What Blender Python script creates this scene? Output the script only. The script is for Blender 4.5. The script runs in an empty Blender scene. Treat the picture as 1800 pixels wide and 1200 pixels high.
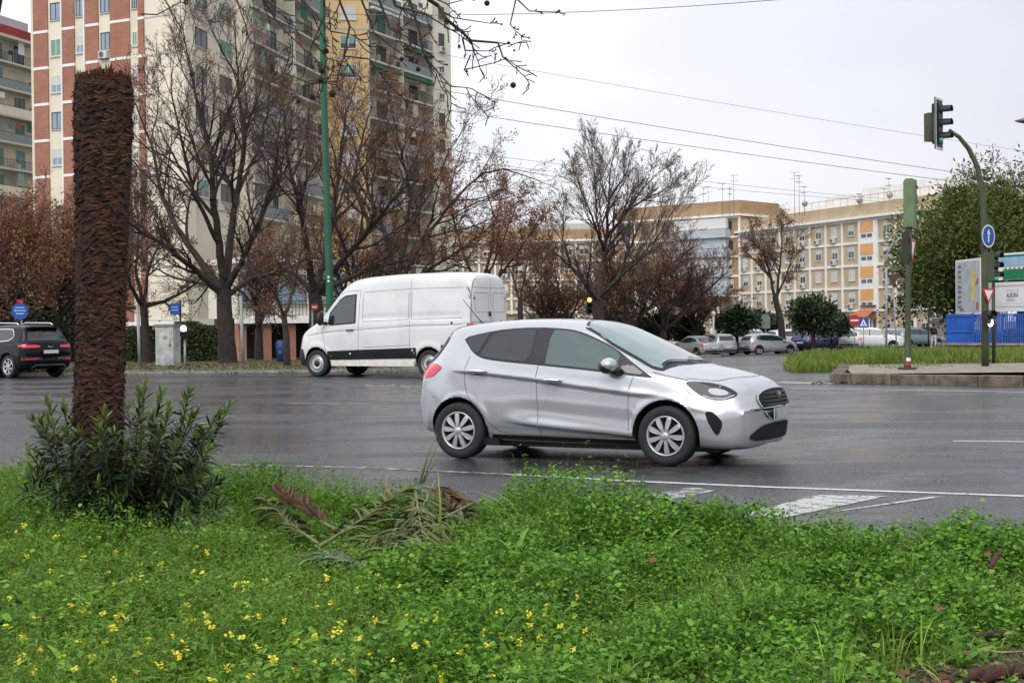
import bpy, bmesh, math, random
import numpy as np
from mathutils import Vector, Matrix
from mathutils.bvhtree import BVHTree
from mathutils.geometry import tessellate_polygon

scene = bpy.context.scene
COL = scene.collection
PI = math.pi
# ------------------------------------------------------------------ camera
EYE = 1.5; FPX = 2600.0; PITCH = math.atan(31 / FPX); ROLL = math.radians(-0.6)
cam_data = bpy.data.cameras.new("camera"); cam = bpy.data.objects.new("camera", cam_data); COL.objects.link(cam)
cam_data.sensor_width = 36.0; cam_data.lens = 36.0 * FPX / 1800.0
cam_data.clip_start = 0.1; cam_data.clip_end = 3000.0
CAMR = Matrix.Rotation(PI / 2 - PITCH, 4, 'X') @ Matrix.Rotation(ROLL, 4, 'Z')
cam.matrix_world = Matrix.Translation((0, 0, EYE)) @ CAMR
scene.camera = cam
# ------------------------------------------------------------------ sky and sun
SUN_EL = math.radians(48); SUN_AZ = math.radians(-168)      # azimuth from +Y towards +X
world = bpy.data.worlds.new("World"); scene.world = world; world.use_nodes = True
wn = world.node_tree.nodes; wl = world.node_tree.links; wn.clear()
wo = wn.new('ShaderNodeOutputWorld'); bg = wn.new('ShaderNodeBackground')
sky = wn.new('ShaderNodeTexSky'); sky.sky_type = 'NISHITA'; sky.sun_disc = False
sky.sun_elevation = SUN_EL; sky.sun_rotation = SUN_AZ
tc = wn.new('ShaderNodeTexCoord'); mp = wn.new('ShaderNodeMapping'); mp.inputs['Scale'].default_value = (1.2, 1.2, 3.0)
mp.inputs['Location'].default_value = (0.35, 0.2, 0.1)
nz = wn.new('ShaderNodeTexNoise'); nz.inputs['Scale'].default_value = 1.6; nz.inputs['Detail'].default_value = 3.5
cr = wn.new('ShaderNodeValToRGB'); cr.color_ramp.elements[0].position = 0.36; cr.color_ramp.elements[1].position = 0.60
cr.color_ramp.elements[0].color = (7.0, 7.3, 8.3, 1); cr.color_ramp.elements[1].color = (8.8, 8.9, 9.2, 1)
# the cloud deck is brighter towards the upper left
sep = wn.new('ShaderNodeSeparateXYZ')
dotn = wn.new('ShaderNodeVectorMath'); dotn.operation = 'DOT_PRODUCT'
dotn.inputs[1].default_value = (-.72, .12, .68)
mr = wn.new('ShaderNodeMapRange'); mr.inputs['From Min'].default_value = -0.25; mr.inputs['From Max'].default_value = 0.75
mr.inputs['To Min'].default_value = 0.66; mr.inputs['To Max'].default_value = 1.22
vm = wn.new('ShaderNodeVectorMath'); vm.operation = 'SCALE'
mx = wn.new('ShaderNodeMix'); mx.data_type = 'RGBA'; mx.inputs['Factor'].default_value = 0.93
wl.new(tc.outputs['Generated'], mp.inputs['Vector']); wl.new(mp.outputs['Vector'], nz.inputs['Vector'])
wl.new(nz.outputs['Fac'], cr.inputs['Fac']); wl.new(tc.outputs['Generated'], dotn.inputs[0])
wl.new(dotn.outputs['Value'], mr.inputs['Value']); wl.new(cr.outputs['Color'], vm.inputs[0]); wl.new(mr.outputs['Result'], vm.inputs['Scale'])
wl.new(sky.outputs['Color'], mx.inputs['A']); wl.new(vm.outputs['Vector'], mx.inputs['B'])
wl.new(mx.outputs['Result'], bg.inputs['Color']); bg.inputs['Strength'].default_value = 0.1
wl.new(bg.outputs['Background'], wo.inputs['Surface'])
sun_d = bpy.data.lights.new("sun", 'SUN'); sun_d.energy = 1.5; sun_d.angle = math.radians(48); sun_d.color = (1, .97, .93)
sun = bpy.data.objects.new("sun", sun_d); COL.objects.link(sun)
sv = Vector((math.sin(SUN_AZ) * math.cos(SUN_EL), math.cos(SUN_AZ) * math.cos(SUN_EL), math.sin(SUN_EL)))
sun.rotation_euler = sv.to_track_quat('Z', 'Y').to_euler()
scene.view_settings.view_transform = 'Standard'; scene.view_settings.look = 'None'
scene.view_settings.exposure = 0.42; scene.view_settings.gamma = 1.0
scene.cycles.max_bounces = 6; scene.cycles.diffuse_bounces = 2; scene.cycles.glossy_bounces = 3; scene.cycles.transparent_max_bounces = 4

# ------------------------------------------------------------------ placing helpers
def ray(u, v):
    d = CAMR.to_3x3() @ Vector(((u - 900) / FPX, (600 - v) / FPX, -1.0)); return d / d.y
def at(u, v, Y): return Vector((0, 0, EYE)) + ray(u, v) * Y
def sstep(t): t = min(1, max(0, t)); return t * t * (3 - 2 * t)
def gz(x, y):
    """height of the terrain: flat to the far kerb, then falling away gently"""
    return -sstep((y - 52) / 60.0) * min(1.05, max(0.5, 1.2 - x * 0.02))
def gp(u, v, up=0.0):
    z = up
    for _ in range(30):
        d = ray(u, v); t = (z - EYE) / d.z; p = Vector((0, 0, EYE)) + d * t
        z = z * 0.5 + 0.5 * (gz(p.x, p.y) + up)
    return p
def gu(u, Y, up=0.0):
    """ground point under picture column u at depth Y"""
    x = (u - 900) / FPX * Y
    p = None
    for _ in range(4):
        z = gz(x, Y) + up; v = 569 + (EYE - z) / Y * FPX
        p = at(u, v, Y); x = p.x
    return Vector((p.x, Y, gz(p.x, Y) + up))
# ------------------------------------------------------------------ materials
MATS = {}
def mat(name, col, rough=0.7, metal=0.0, var=0.0, vscale=8.0, bump=0.0, bscale=60.0, spec=0.5, emis=None, estr=0.0,
        coat=0.0, island=None, trans=0.0, col2=None, detail=4.0, ior=None, cr=(.38, .62)):
    if name in MATS: return MATS[name]
    m = bpy.data.materials.new(name); m.use_nodes = True; N = m.node_tree.nodes; L = m.node_tree.links
    b = N['Principled BSDF']; b.inputs['Base Color'].default_value = (*col, 1); b.inputs['Roughness'].default_value = rough
    b.inputs['Metallic'].default_value = metal; b.inputs['Specular IOR Level'].default_value = spec
    b.inputs['Coat Weight'].default_value = coat; b.inputs['Coat Roughness'].default_value = 0.06
    if ior: b.inputs['IOR'].default_value = ior
    if emis: b.inputs['Emission Color'].default_value = (*emis, 1); b.inputs['Emission Strength'].default_value = estr
    out = None
    if island:
        g = N.new('ShaderNodeNewGeometry'); r = N.new('ShaderNodeValToRGB'); r.color_ramp.interpolation = 'LINEAR'
        el = r.color_ramp.elements
        for i, c in enumerate(island):
            p = i / (len(island) - 1)
            e = el[i] if i < 2 else el.new(p)
            e.position = p; e.color = (*c, 1)
        L.new(g.outputs['Random Per Island'], r.inputs['Fac']); out = r.outputs['Color']
    if var or col2:
        t = N.new('ShaderNodeTexCoord'); n = N.new('ShaderNodeTexNoise'); n.inputs['Scale'].default_value = vscale; n.inputs['Detail'].default_value = detail
        L.new(t.outputs['Object'], n.inputs['Vector'])
        if col2:
            r = N.new('ShaderNodeValToRGB'); r.color_ramp.elements[0].position = cr[0]; r.color_ramp.elements[1].position = cr[1]
            r.color_ramp.elements[0].color = (*col, 1); r.color_ramp.elements[1].color = (*col2, 1)
            L.new(n.outputs['Fac'], r.inputs['Fac']); out = r.outputs['Color']
        if var:
            mrn = N.new('ShaderNodeMapRange'); mrn.inputs['From Min'].default_value = .3; mrn.inputs['From Max'].default_value = .7
            mrn.inputs['To Min'].default_value = 1 - var; mrn.inputs['To Max'].default_value = 1 + var
            L.new(n.outputs['Fac'], mrn.inputs['Value'])
            s = N.new('ShaderNodeVectorMath'); s.operation = 'SCALE'; L.new(mrn.outputs['Result'], s.inputs['Scale'])
            if out: L.new(out, s.inputs[0])
            else: s.inputs[0].default_value = col
            out = s.outputs['Vector']
    if out: L.new(out, b.inputs['Base Color'])
    if bump:
        t = N.new('ShaderNodeTexCoord'); n = N.new('ShaderNodeTexNoise'); n.inputs['Scale'].default_value = bscale; n.inputs['Detail'].default_value = 3
        bp = N.new('ShaderNodeBump'); bp.inputs['Strength'].default_value = bump; bp.inputs['Distance'].default_value = 0.02
        L.new(t.outputs['Object'], n.inputs['Vector']); L.new(n.outputs['Fac'], bp.inputs['Height']); L.new(bp.outputs['Normal'], b.inputs['Normal'])
    if trans:
        tr = N.new('ShaderNodeBsdfTranslucent'); ms = N.new('ShaderNodeMixShader'); ms.inputs['Fac'].default_value = trans
        if out: L.new(out, tr.inputs['Color'])
        else: tr.inputs['Color'].default_value = (*col, 1)
        o = N['Material Output']; L.new(b.outputs['BSDF'], ms.inputs[1]); L.new(tr.outputs['BSDF'], ms.inputs[2]); L.new(ms.outputs['Shader'], o.inputs['Surface'])
    MATS[name] = m; return m

def brick_mat(name, c1, c2, mortar, scale=1.0, rough=.9, zup=True, offset=.5):
    """bricks laid in courses: U = distance along the wall, V = height (mapped from object space)"""
    if name in MATS: return MATS[name]
    m = bpy.data.materials.new(name); m.use_nodes = True; N = m.node_tree.nodes; L = m.node_tree.links
    b = N['Principled BSDF']; b.inputs['Roughness'].default_value = rough
    t = N.new('ShaderNodeTexCoord'); s = N.new('ShaderNodeSeparateXYZ'); a = N.new('ShaderNodeMath'); a.operation = 'ADD'
    c = N.new('ShaderNodeCombineXYZ'); L.new(t.outputs['Object'], s.inputs[0]); L.new(s.outputs['X'], a.inputs[0]); L.new(s.outputs['Y'], a.inputs[1])
    L.new(a.outputs[0], c.inputs['X']); L.new(s.outputs['Z'], c.inputs['Y'])
    bt = N.new('ShaderNodeTexBrick'); bt.inputs['Scale'].default_value = 1 / scale; bt.inputs['Color1'].default_value = (*c1, 1); bt.inputs['Color2'].default_value = (*c2, 1)
    bt.inputs['Mortar'].default_value = (*mortar, 1); bt.inputs['Brick Width'].default_value = .26; bt.inputs['Row Height'].default_value = .075
    bt.inputs['Mortar Size'].default_value = .008; L.new(c.outputs[0], bt.inputs['Vector'])
    n = N.new('ShaderNodeTexNoise'); n.inputs['Scale'].default_value = .6; n.inputs['Detail'].default_value = 6; L.new(t.outputs['Object'], n.inputs['Vector'])
    mrn = N.new('ShaderNodeMapRange'); mrn.inputs['To Min'].default_value = .72; mrn.inputs['To Max'].default_value = 1.28; L.new(n.outputs['Fac'], mrn.inputs['Value'])
    sc = N.new('ShaderNodeVectorMath'); sc.operation = 'SCALE'; L.new(bt.outputs['Color'], sc.inputs[0]); L.new(mrn.outputs['Result'], sc.inputs['Scale'])
    L.new(sc.outputs['Vector'], b.inputs['Base Color']); MATS[name] = m; return m

# ------------------------------------------------------------------ mesh builders
class MB:
    """collects faces with material slots, then links them as one mesh object"""
    def __init__(s): s.v = []; s.f = []; s.m = []; s.mats = []; s.sm = []
    def mi(s, m):
        if m not in s.mats: s.mats.append(m)
        return s.mats.index(m)
    def face(s, pts, m, smooth=False):
        k = len(s.v); s.v += [tuple(p) for p in pts]; s.f.append(tuple(range(k, k + len(pts)))); s.m.append(s.mi(m)); s.sm.append(smooth)
    def box(s, lo, hi, m, X=None, skip=()):
        x0, y0, z0 = lo; x1, y1, z1 = hi
        P = [(x0, y0, z0), (x1, y0, z0), (x1, y1, z0), (x0, y1, z0), (x0, y0, z1), (x1, y0, z1), (x1, y1, z1), (x0, y1, z1)]
        if X is not None: P = [tuple(X @ Vector(p)) for p in P]
        k = len(s.v); s.v += P; i = s.mi(m)
        for n, q in enumerate(((0, 3, 2, 1), (4, 5, 6, 7), (0, 1, 5, 4), (1, 2, 6, 5), (2, 3, 7, 6), (3, 0, 4, 7))):
            if n in skip: continue
            s.f.append(tuple(k + a for a in q)); s.m.append(i); s.sm.append(False)
    def tube(s, pts, rad, m, n=8, cap=True, smooth=True):
        pts = [Vector(p) for p in pts]
        if not hasattr(rad, '__len__'): rad = [rad] * len(pts)
        k = len(s.v); i = s.mi(m); up = None
        for j, p in enumerate(pts):
            d = (pts[min(j + 1, len(pts) - 1)] - pts[max(j - 1, 0)]).normalized()
            if up is None:
                up = d.orthogonal().normalized()
            else:
                up = (up - d * up.dot(d)).normalized()
            w = d.cross(up)
            for q in range(n):
                a = 2 * PI * q / n; s.v.append(tuple(p + (up * math.cos(a) + w * math.sin(a)) * rad[j]))
        for j in range(len(pts) - 1):
            for q in range(n):
                a = k + j * n + q; b2 = k + j * n + (q + 1) % n
                s.f.append((a, b2, b2 + n, a + n)); s.m.append(i); s.sm.append(smooth)
        if cap:
            s.f.append(tuple(k + q for q in range(n))[::-1]); s.m.append(i); s.sm.append(False)
            e = k + (len(pts) - 1) * n; s.f.append(tuple(e + q for q in range(n))); s.m.append(i); s.sm.append(False)
    def lathe(s, prof, m, n=24, X=None, a0=0, a1=2 * PI, smooth=True):
        """profile [(radius, height)] turned about local Z, X places it"""
        X = X or Matrix(); k = len(s.v); i = s.mi(m); full = abs(a1 - a0 - 2 * PI) < 1e-6; nn = n if full else n + 1
        for r, h in prof:
            for q in range(nn):
                a = a0 + (a1 - a0) * q / n; s.v.append(tuple(X @ Vector((r * math.cos(a), r * math.sin(a), h))))
        for j in range(len(prof) - 1):
            for q in range(n):
                a = k + j * nn + q; b2 = k + j * nn + (q + 1) % nn
                s.f.append((a, b2, b2 + nn, a + nn)); s.m.append(i); s.sm.append(smooth)
    def prism(s, poly, d0, d1, m, X=None, msides=None):
        """2D polygon (x,z) extruded along y from d0 to d1"""
        X = X or Matrix(); n = len(poly)
        A = [X @ Vector((p[0], d0, p[1])) for p in poly]; B = [X @ Vector((p[0], d1, p[1])) for p in poly]
        s.face(A, m); s.face(B[::-1], m)
        for q in range(n): s.face([A[q], B[q], B[(q + 1) % n], A[(q + 1) % n]], msides or m)
    def ball(s, c, r, m, nu=10, nv=6, sc=(1, 1, 1), X=None):
        X = X or Matrix()
        prof = [(math.cos(-PI / 2 + PI * j / nv), math.sin(-PI / 2 + PI * j / nv)) for j in range(nv + 1)]
        T = X @ Matrix.Translation(c) @ Matrix.Diagonal((r * sc[0], r * sc[1], r * sc[2], 1))
        s.lathe(prof, m, nu, T)
    def build(s, name, parent=None, loc=None, rotz=0.0, mat_world=None):
        me = bpy.data.meshes.new(name); me.from_pydata(s.v, [], s.f)
        for m in s.mats: me.materials.append(m)
        me.polygons.foreach_set('material_index', s.m); me.polygons.foreach_set('use_smooth', s.sm); me.update()
        o = bpy.data.objects.new(name, me); COL.objects.link(o)
        if parent: o.parent = parent
        if loc is not None: o.location = loc
        if rotz: o.rotation_euler = (0, 0, rotz)
        return o
def npmesh(name, V, F, m, parent=None, smooth=False, mi=None, mats=None, loc=None):
    """V (n,3), F (k,3|4) arrays"""
    V = np.asarray(V, dtype=np.float32); F = np.asarray(F, dtype=np.int32); k, c = F.shape
    me = bpy.data.meshes.new(name); me.vertices.add(len(V)); me.vertices.foreach_set('co', V.ravel())
    me.loops.add(k * c); me.loops.foreach_set('vertex_index', F.ravel())
    me.polygons.add(k); me.polygons.foreach_set('loop_start', np.arange(0, k * c, c, dtype=np.int32)); me.polygons.foreach_set('loop_total', np.full(k, c, dtype=np.int32))
    for q in (mats or [m]): me.materials.append(q)
    if mi is not None: me.polygons.foreach_set('material_index', np.asarray(mi, dtype=np.int32))
    me.polygons.foreach_set('use_smooth', np.full(k, smooth)); me.update(calc_edges=True); me.validate()
    o = bpy.data.objects.new(name, me); COL.objects.link(o)
    if parent: o.parent = parent
    if loc is not None: o.location = loc
    return o
def empty(name, loc=(0, 0, 0), rotz=0.0, label=None, cat=None, group=None):
    o = bpy.data.objects.new(name, None); COL.objects.link(o); o.location = loc; o.rotation_euler = (0, 0, rotz); o.empty_display_size = .2
    return tag(o, label, cat, group)
def tag(o, label=None, cat=None, group=None, kind=None):
    if label: o['label'] = label
    if cat: o['category'] = cat
    if group: o['group'] = group
    if kind: o['kind'] = kind
    return o
def copy_tree(o, parent=None):
    c = o.copy(); COL.objects.link(c); c.parent = parent
    for ch in list(o.children): copy_tree(ch, c)
    return c
def pchip(T, x):
    """monotone cubic through table T at array x"""
    X = np.array([t[0] for t in T], float); Y = np.array([t[1] for t in T], float); h = np.diff(X); d = np.diff(Y) / h
    m = np.zeros(len(X)); m[0] = d[0]; m[-1] = d[-1]
    for i in range(1, len(X) - 1):
        if d[i - 1] * d[i] > 0:
            w1 = 2 * h[i] + h[i - 1]; w2 = h[i] + 2 * h[i - 1]; m[i] = (w1 + w2) / (w1 / d[i - 1] + w2 / d[i])
    x = np.clip(np.asarray(x, float), X[0], X[-1]); i = np.clip(np.searchsorted(X, x, side='right') - 1, 0, len(X) - 2)
    t = (x - X[i]) / h[i]
    return (2 * t**3 - 3 * t**2 + 1) * Y[i] + (t**3 - 2 * t**2 + t) * h[i] * m[i] + (-2 * t**3 + 3 * t**2) * Y[i + 1] + (t**3 - t**2) * h[i] * m[i + 1]
def chaikin(P, it=2, closed=True):
    P = [tuple(p) for p in P]
    for _ in range(it):
        Q = []
        n = len(P)
        for i in range(n if closed else n - 1):
            a = P[i]; b = P[(i + 1) % n]
            Q += [tuple(a[k] * .75 + b[k] * .25 for k in range(len(a))), tuple(a[k] * .25 + b[k] * .75 for k in range(len(a)))]
        if not closed: Q = [P[0]] + Q[1:-1] + [P[-1]]
        P = Q
    return P
# ------------------------------------------------------------------ vehicles
M_TYRE = mat('tyre_rubber', (.018, .018, .019), .75, bump=.3, bscale=90)
M_BLACK = mat('black_plastic', (.012, .012, .013), .45, var=.15)
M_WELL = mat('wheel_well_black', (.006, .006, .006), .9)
M_GLASS = mat('car_side_glass', (.012, .024, .026), .02, spec=.5, ior=1.9)
M_GLASSH = mat('door_glass_teal_reflection', (.016, .055, .05), .015, spec=.5, ior=2.1)  # the pane's teal reflection is put into its base colour
M_TINT = mat('tinted_glass', (.012, .013, .018), .02, spec=.5, ior=1.75)
M_SCREEN = mat('windscreen_glass', (.17, .245, .235), .05, spec=1.0, coat=.6, var=.15, vscale=3)  # pale base colour stands in for the reflected sky
M_SILVER = mat('silver_car_paint', (.50, .52, .54), .22, metal=.5, coat=.8, var=.02, vscale=3)
M_SILVER2 = mat('silver_grey_paint', (.42, .44, .45), .3, metal=.4, coat=.5)
M_WHITE = mat('white_car_paint', (.70, .70, .70), .3, coat=.5, col2=(.62, .62, .60), vscale=1.6, detail=8)
M_NAVY = mat('dark_blue_paint', (.004, .006, .009), .22, coat=.12, spec=.2)
M_BLUE = mat('blue_car_paint', (.03, .05, .16), .25, metal=.3, coat=.7)
M_TEAL = mat('grey_green_paint', (.16, .22, .24), .3, metal=.4, coat=.7)
M_DKGREY = mat('dark_grey_paint', (.04, .042, .045), .3, metal=.3, coat=.7)
M_CHROME = mat('bright_chrome', (.75, .76, .78), .18, metal=1.0)
M_ALLOY = mat('silver_wheel_cover', (.55, .56, .57), .35, metal=.6)
M_STEEL = mat('steel_wheel', (.30, .30, .31), .45, metal=.5)
M_GAP = mat('panel_gap', (.10, .105, .11), .7)
M_GAPW = mat('panel_gap_and_crease_shade', (.18, .19, .20), .7)  # besides gaps, this grey paints shade in pressed creases and handle hollows
M_RED = mat('red_lamp_lens', (.65, .02, .06), .12, coat=1.0, emis=(1, .08, .15), estr=.03)
M_LAMP = mat('clear_lamp_lens', (.50, .52, .54), .4, spec=.3)
M_LAMPD = mat('smoked_lamp_lens', (.035, .037, .04), .12, spec=.4)
M_PLATE = mat('number_plate', (.42, .46, .42), .5, var=.25, vscale=14, detail=1)
M_PLATEW = mat('white_plate', (.6, .6, .6), .5)
M_EUB = mat('plate_blue_band', (.02, .13, .5), .4)
M_DIRT = mat('dirty_white_sill', (.62, .58, .50), .5, col2=(.72, .7, .66), vscale=5)
M_ORANGE = mat('amber_lens', (.7, .3, .03), .3)

def crspan(P, n):
    """Catmull-Rom (centripetal) through P (k,2) -> points, n per span"""
    P = np.array(P, float); Q = np.vstack([2 * P[0] - P[1], P, 2 * P[-1] - P[-2]])
    out = []
    for i in range(1, len(Q) - 2):
        p0, p1, p2, p3 = Q[i - 1:i + 3]
        t0 = 0; t1 = t0 + max(1e-4, np.linalg.norm(p1 - p0)**.5); t2 = t1 + max(1e-4, np.linalg.norm(p2 - p1)**.5); t3 = t2 + max(1e-4, np.linalg.norm(p3 - p2)**.5)
        t = np.linspace(t1, t2, n, endpoint=False)[:, None]
        A1 = (t1 - t) / (t1 - t0) * p0 + (t - t0) / (t1 - t0) * p1; A2 = (t2 - t) / (t2 - t1) * p1 + (t - t1) / (t2 - t1) * p2; A3 = (t3 - t) / (t3 - t2) * p2 + (t - t2) / (t3 - t2) * p3
        B1 = (t2 - t) / (t2 - t0) * A1 + (t - t0) / (t2 - t0) * A2; B2 = (t3 - t) / (t3 - t1) * A2 + (t - t1) / (t3 - t1) * A3
        out.append((t2 - t) / (t2 - t1) * B1 + (t - t1) / (t2 - t1) * B2)
    out.append(P[-1:]); return np.vstack(out)

def loft_body(S, nx=150, ns=8):
    L = S['L']
    t = np.linspace(0, 1, nx); k = S.get('endbias', .75); xs = L * ((1 - k) * t + k * (.5 - .5 * np.cos(PI * t)))
    T = {q: pchip(S[q], xs) for q in ('zt', 'zb', 'zs', 'ws', 'zm', 'wm', 'zr', 'wr')}
    rings = []
    for i, x in enumerate(xs):
        g = {q: float(T[q][i]) for q in T}
        zt = g['zt']; zb = min(g['zb'], zt - .03); h = zt - zb
        zs = min(max(g['zs'], zb + .55 * h * .9), zt - .02 * min(1, h)) ; zm = min(max(g['zm'], zb + .3 * h), zs - .1 * h)
        zr = min(max(g['zr'], zs + .3 * (zt - zs)), zt - .02 * (zt - zs)); wm, ws, wr = g['wm'], g['ws'], g['wr']
        ws = min(ws, wm)
        P = [(0, zb), (wm * .86, zb), (wm * .955, zb + .10 * h), (wm * .985, zb + .5 * (zm - zb)), (wm, zm), (wm * .45 + ws * .55 + .012, zm + .6 * (zs - zm)), (ws, zs),
             (ws * .5 + wr * .5 + S.get('tumble', .012), (zs + zr) / 2), (wr, zr), (wr * .80, zr + .62 * (zt - zr)), (wr * .4, zt - .08 * (zt - zr)), (0, zt)]
        R = crspan(P, ns)
        if 'feat' in S:
            lo, hi = ns * 1, ns * 6 + 2
            for j in range(lo, hi):
                R[j, 0] += S['feat'](x, R[j, 1])
        rings.append(R)
    m = len(rings[0]); V = []
    bf, bfp, bfl = S['bowf']; br, brp, brl = S['bowr']
    for x, R in zip(xs, rings):
        full = [(y, z) for y, z in R] + [(-y, z) for y, z in R[-2:0:-1]]
        for y, z in full:
            a = abs(y) / .87; xx = x
            u = (x - (L - bfl)) / bfl
            if u > 0: xx -= bf * u**1.3 * min(a, 1.15)**bfp
            u = (brl - x) / brl
            if u > 0: xx += br * u**1.3 * min(a, 1.15)**brp
            V.append((xx, y, z))
    n = 2 * m - 2; F = []
    for i in range(nx - 1):
        for j in range(n):
            a = i * n + j; b = i * n + (j + 1) % n
            F.append((a, a + n, b + n, b))
    F.append(tuple(range(n))); F.append(tuple((nx - 1) * n + q for q in range(n))[::-1])
    return V, F
def body_mesh(name, S, m, parent, arches=(), nx=150, ns=8, bool_cut=True):
    V, F = loft_body(S, nx, ns)
    me = bpy.data.meshes.new(name); me.from_pydata(V, [], F); me.materials.append(m); me.materials.append(M_WELL)
    me.polygons.foreach_set('use_smooth', [True] * len(F)); me.update()
    bm = bmesh.new(); bm.from_mesh(me); bmesh.ops.recalc_face_normals(bm, faces=bm.faces); bm.to_mesh(me)
    bvh = BVHTree.FromBMesh(bm); bm.free()
    o = bpy.data.objects.new(name, me); COL.objects.link(o); o.parent = parent
    if bool_cut and arches:
        cut = MB()
        for (ax, az, ar) in arches:
            for s in (1, -1):
                X = Matrix.Translation((ax, s * .62 * S.get('W', .87) / .87, az)) @ Matrix.Rotation(-s * PI / 2, 4, 'X')
                cut.lathe([(0, 0), (ar, 0), (ar, .6), (0, .6)], M_WELL, 48, X)
        co = cut.build('cutter'); cb = bmesh.new(); cb.from_mesh(co.data); bmesh.ops.remove_doubles(cb, verts=cb.verts, dist=1e-5); bmesh.ops.recalc_face_normals(cb, faces=cb.faces); cb.to_mesh(co.data); cb.free()
        for p in co.data.polygons: p.use_smooth = False
        md = o.modifiers.new('cut', 'BOOLEAN'); md.operation = 'DIFFERENCE'; md.object = co; md.solver = 'EXACT'
        try: md.material_mode = 'TRANSFER'
        except Exception: pass
        dg = bpy.context.evaluated_depsgraph_get(); dg.update()
        nm = bpy.data.meshes.new_from_object(o.evaluated_get(dg)); o.modifiers.clear(); o.data = nm
        bpy.data.objects.remove(co)
    return o, bvh
DIRS = {'L': lambda a, b: (Vector((a, 4, b)), Vector((0, -1, 0))), 'R': lambda a, b: (Vector((a, -4, b)), Vector((0, 1, 0))),
        'F': lambda a, b: (Vector((12, a, b)), Vector((-1, 0, 0))), 'B': lambda a, b: (Vector((-5, a, b)), Vector((1, 0, 0))),
        'T': lambda a, b: (Vector((a, b, 6)), Vector((0, 0, -1)))}
def onto(bvh, pl, a, b, off):
    o, d = DIRS[pl](a, b); h = bvh.ray_cast(o, d)
    if h[0] is None:
        h = bvh.find_nearest(o + d * 4)
        return h[0] - d * off
    n = h[1] if h[1].dot(d) < 0 else -h[1]
    return h[0] + (n * .6 - d * .4) * off
def patch(mb, bvh, poly, pl, m, off=.004, cell=.06, rim=None):
    """a panel with the given outline, laid on the body along direction pl"""
    bm = bmesh.new(); vs = [bm.verts.new((p[0], p[1], 0)) for p in poly]
    f = bm.faces.new(vs); bmesh.ops.triangulate(bm, faces=[f])
    x0, x1 = min(p[0] for p in poly), max(p[0] for p in poly); y0, y1 = min(p[1] for p in poly), max(p[1] for p in poly)
    for ax, lo, hi in ((0, x0, x1), (1, y0, y1)):
        q = lo + cell
        while q < hi:
            co = (q, 0, 0) if ax == 0 else (0, q, 0); no = (1, 0, 0) if ax == 0 else (0, 1, 0)
            bmesh.ops.bisect_plane(bm, geom=bm.verts[:] + bm.edges[:] + bm.faces[:], plane_co=co, plane_no=no); q += cell
    bm.verts.ensure_lookup_table(); k = len(mb.v); i = mb.mi(m)
    for v in bm.verts: mb.v.append(tuple(onto(bvh, pl, v.co.x, v.co.y, off)))
    for f in bm.faces: mb.f.append(tuple(k + v.index for v in f.verts)); mb.m.append(i); mb.sm.append(True)
    bm.free()
def ribbon(mb, bvh, pts, pl, w, m, off=.002, closed=False, step=.04):
    P = [Vector((p[0], p[1])) for p in pts]
    if closed: P.append(P[0])
    Q = [P[0]]
    for a, b in zip(P, P[1:]):
        n = max(1, int((b - a).length / step))
        Q += [a.lerp(b, (j + 1) / n) for j in range(n)]
    k = len(mb.v); i = mb.mi(m)
    for j, q in enumerate(Q):
        if closed: d = Q[(j + 1) % (len(Q) - 1)] - Q[(j - 1) % (len(Q) - 1)]
        else: d = Q[min(j + 1, len(Q) - 1)] - Q[max(j - 1, 0)]
        d = d.normalized() if d.length > 1e-6 else Vector((1, 0)); nn = Vector((-d.y, d.x)) * w / 2
        for s in (-1, 1):
            r = q + nn * s; mb.v.append(tuple(onto(bvh, pl, r.x, r.y, off)))
    for j in range(len(Q) - 1):
        mb.f.append((k + 2 * j, k + 2 * j + 1, k + 2 * j + 3, k + 2 * j + 2)); mb.m.append(i); mb.sm.append(True)
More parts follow.
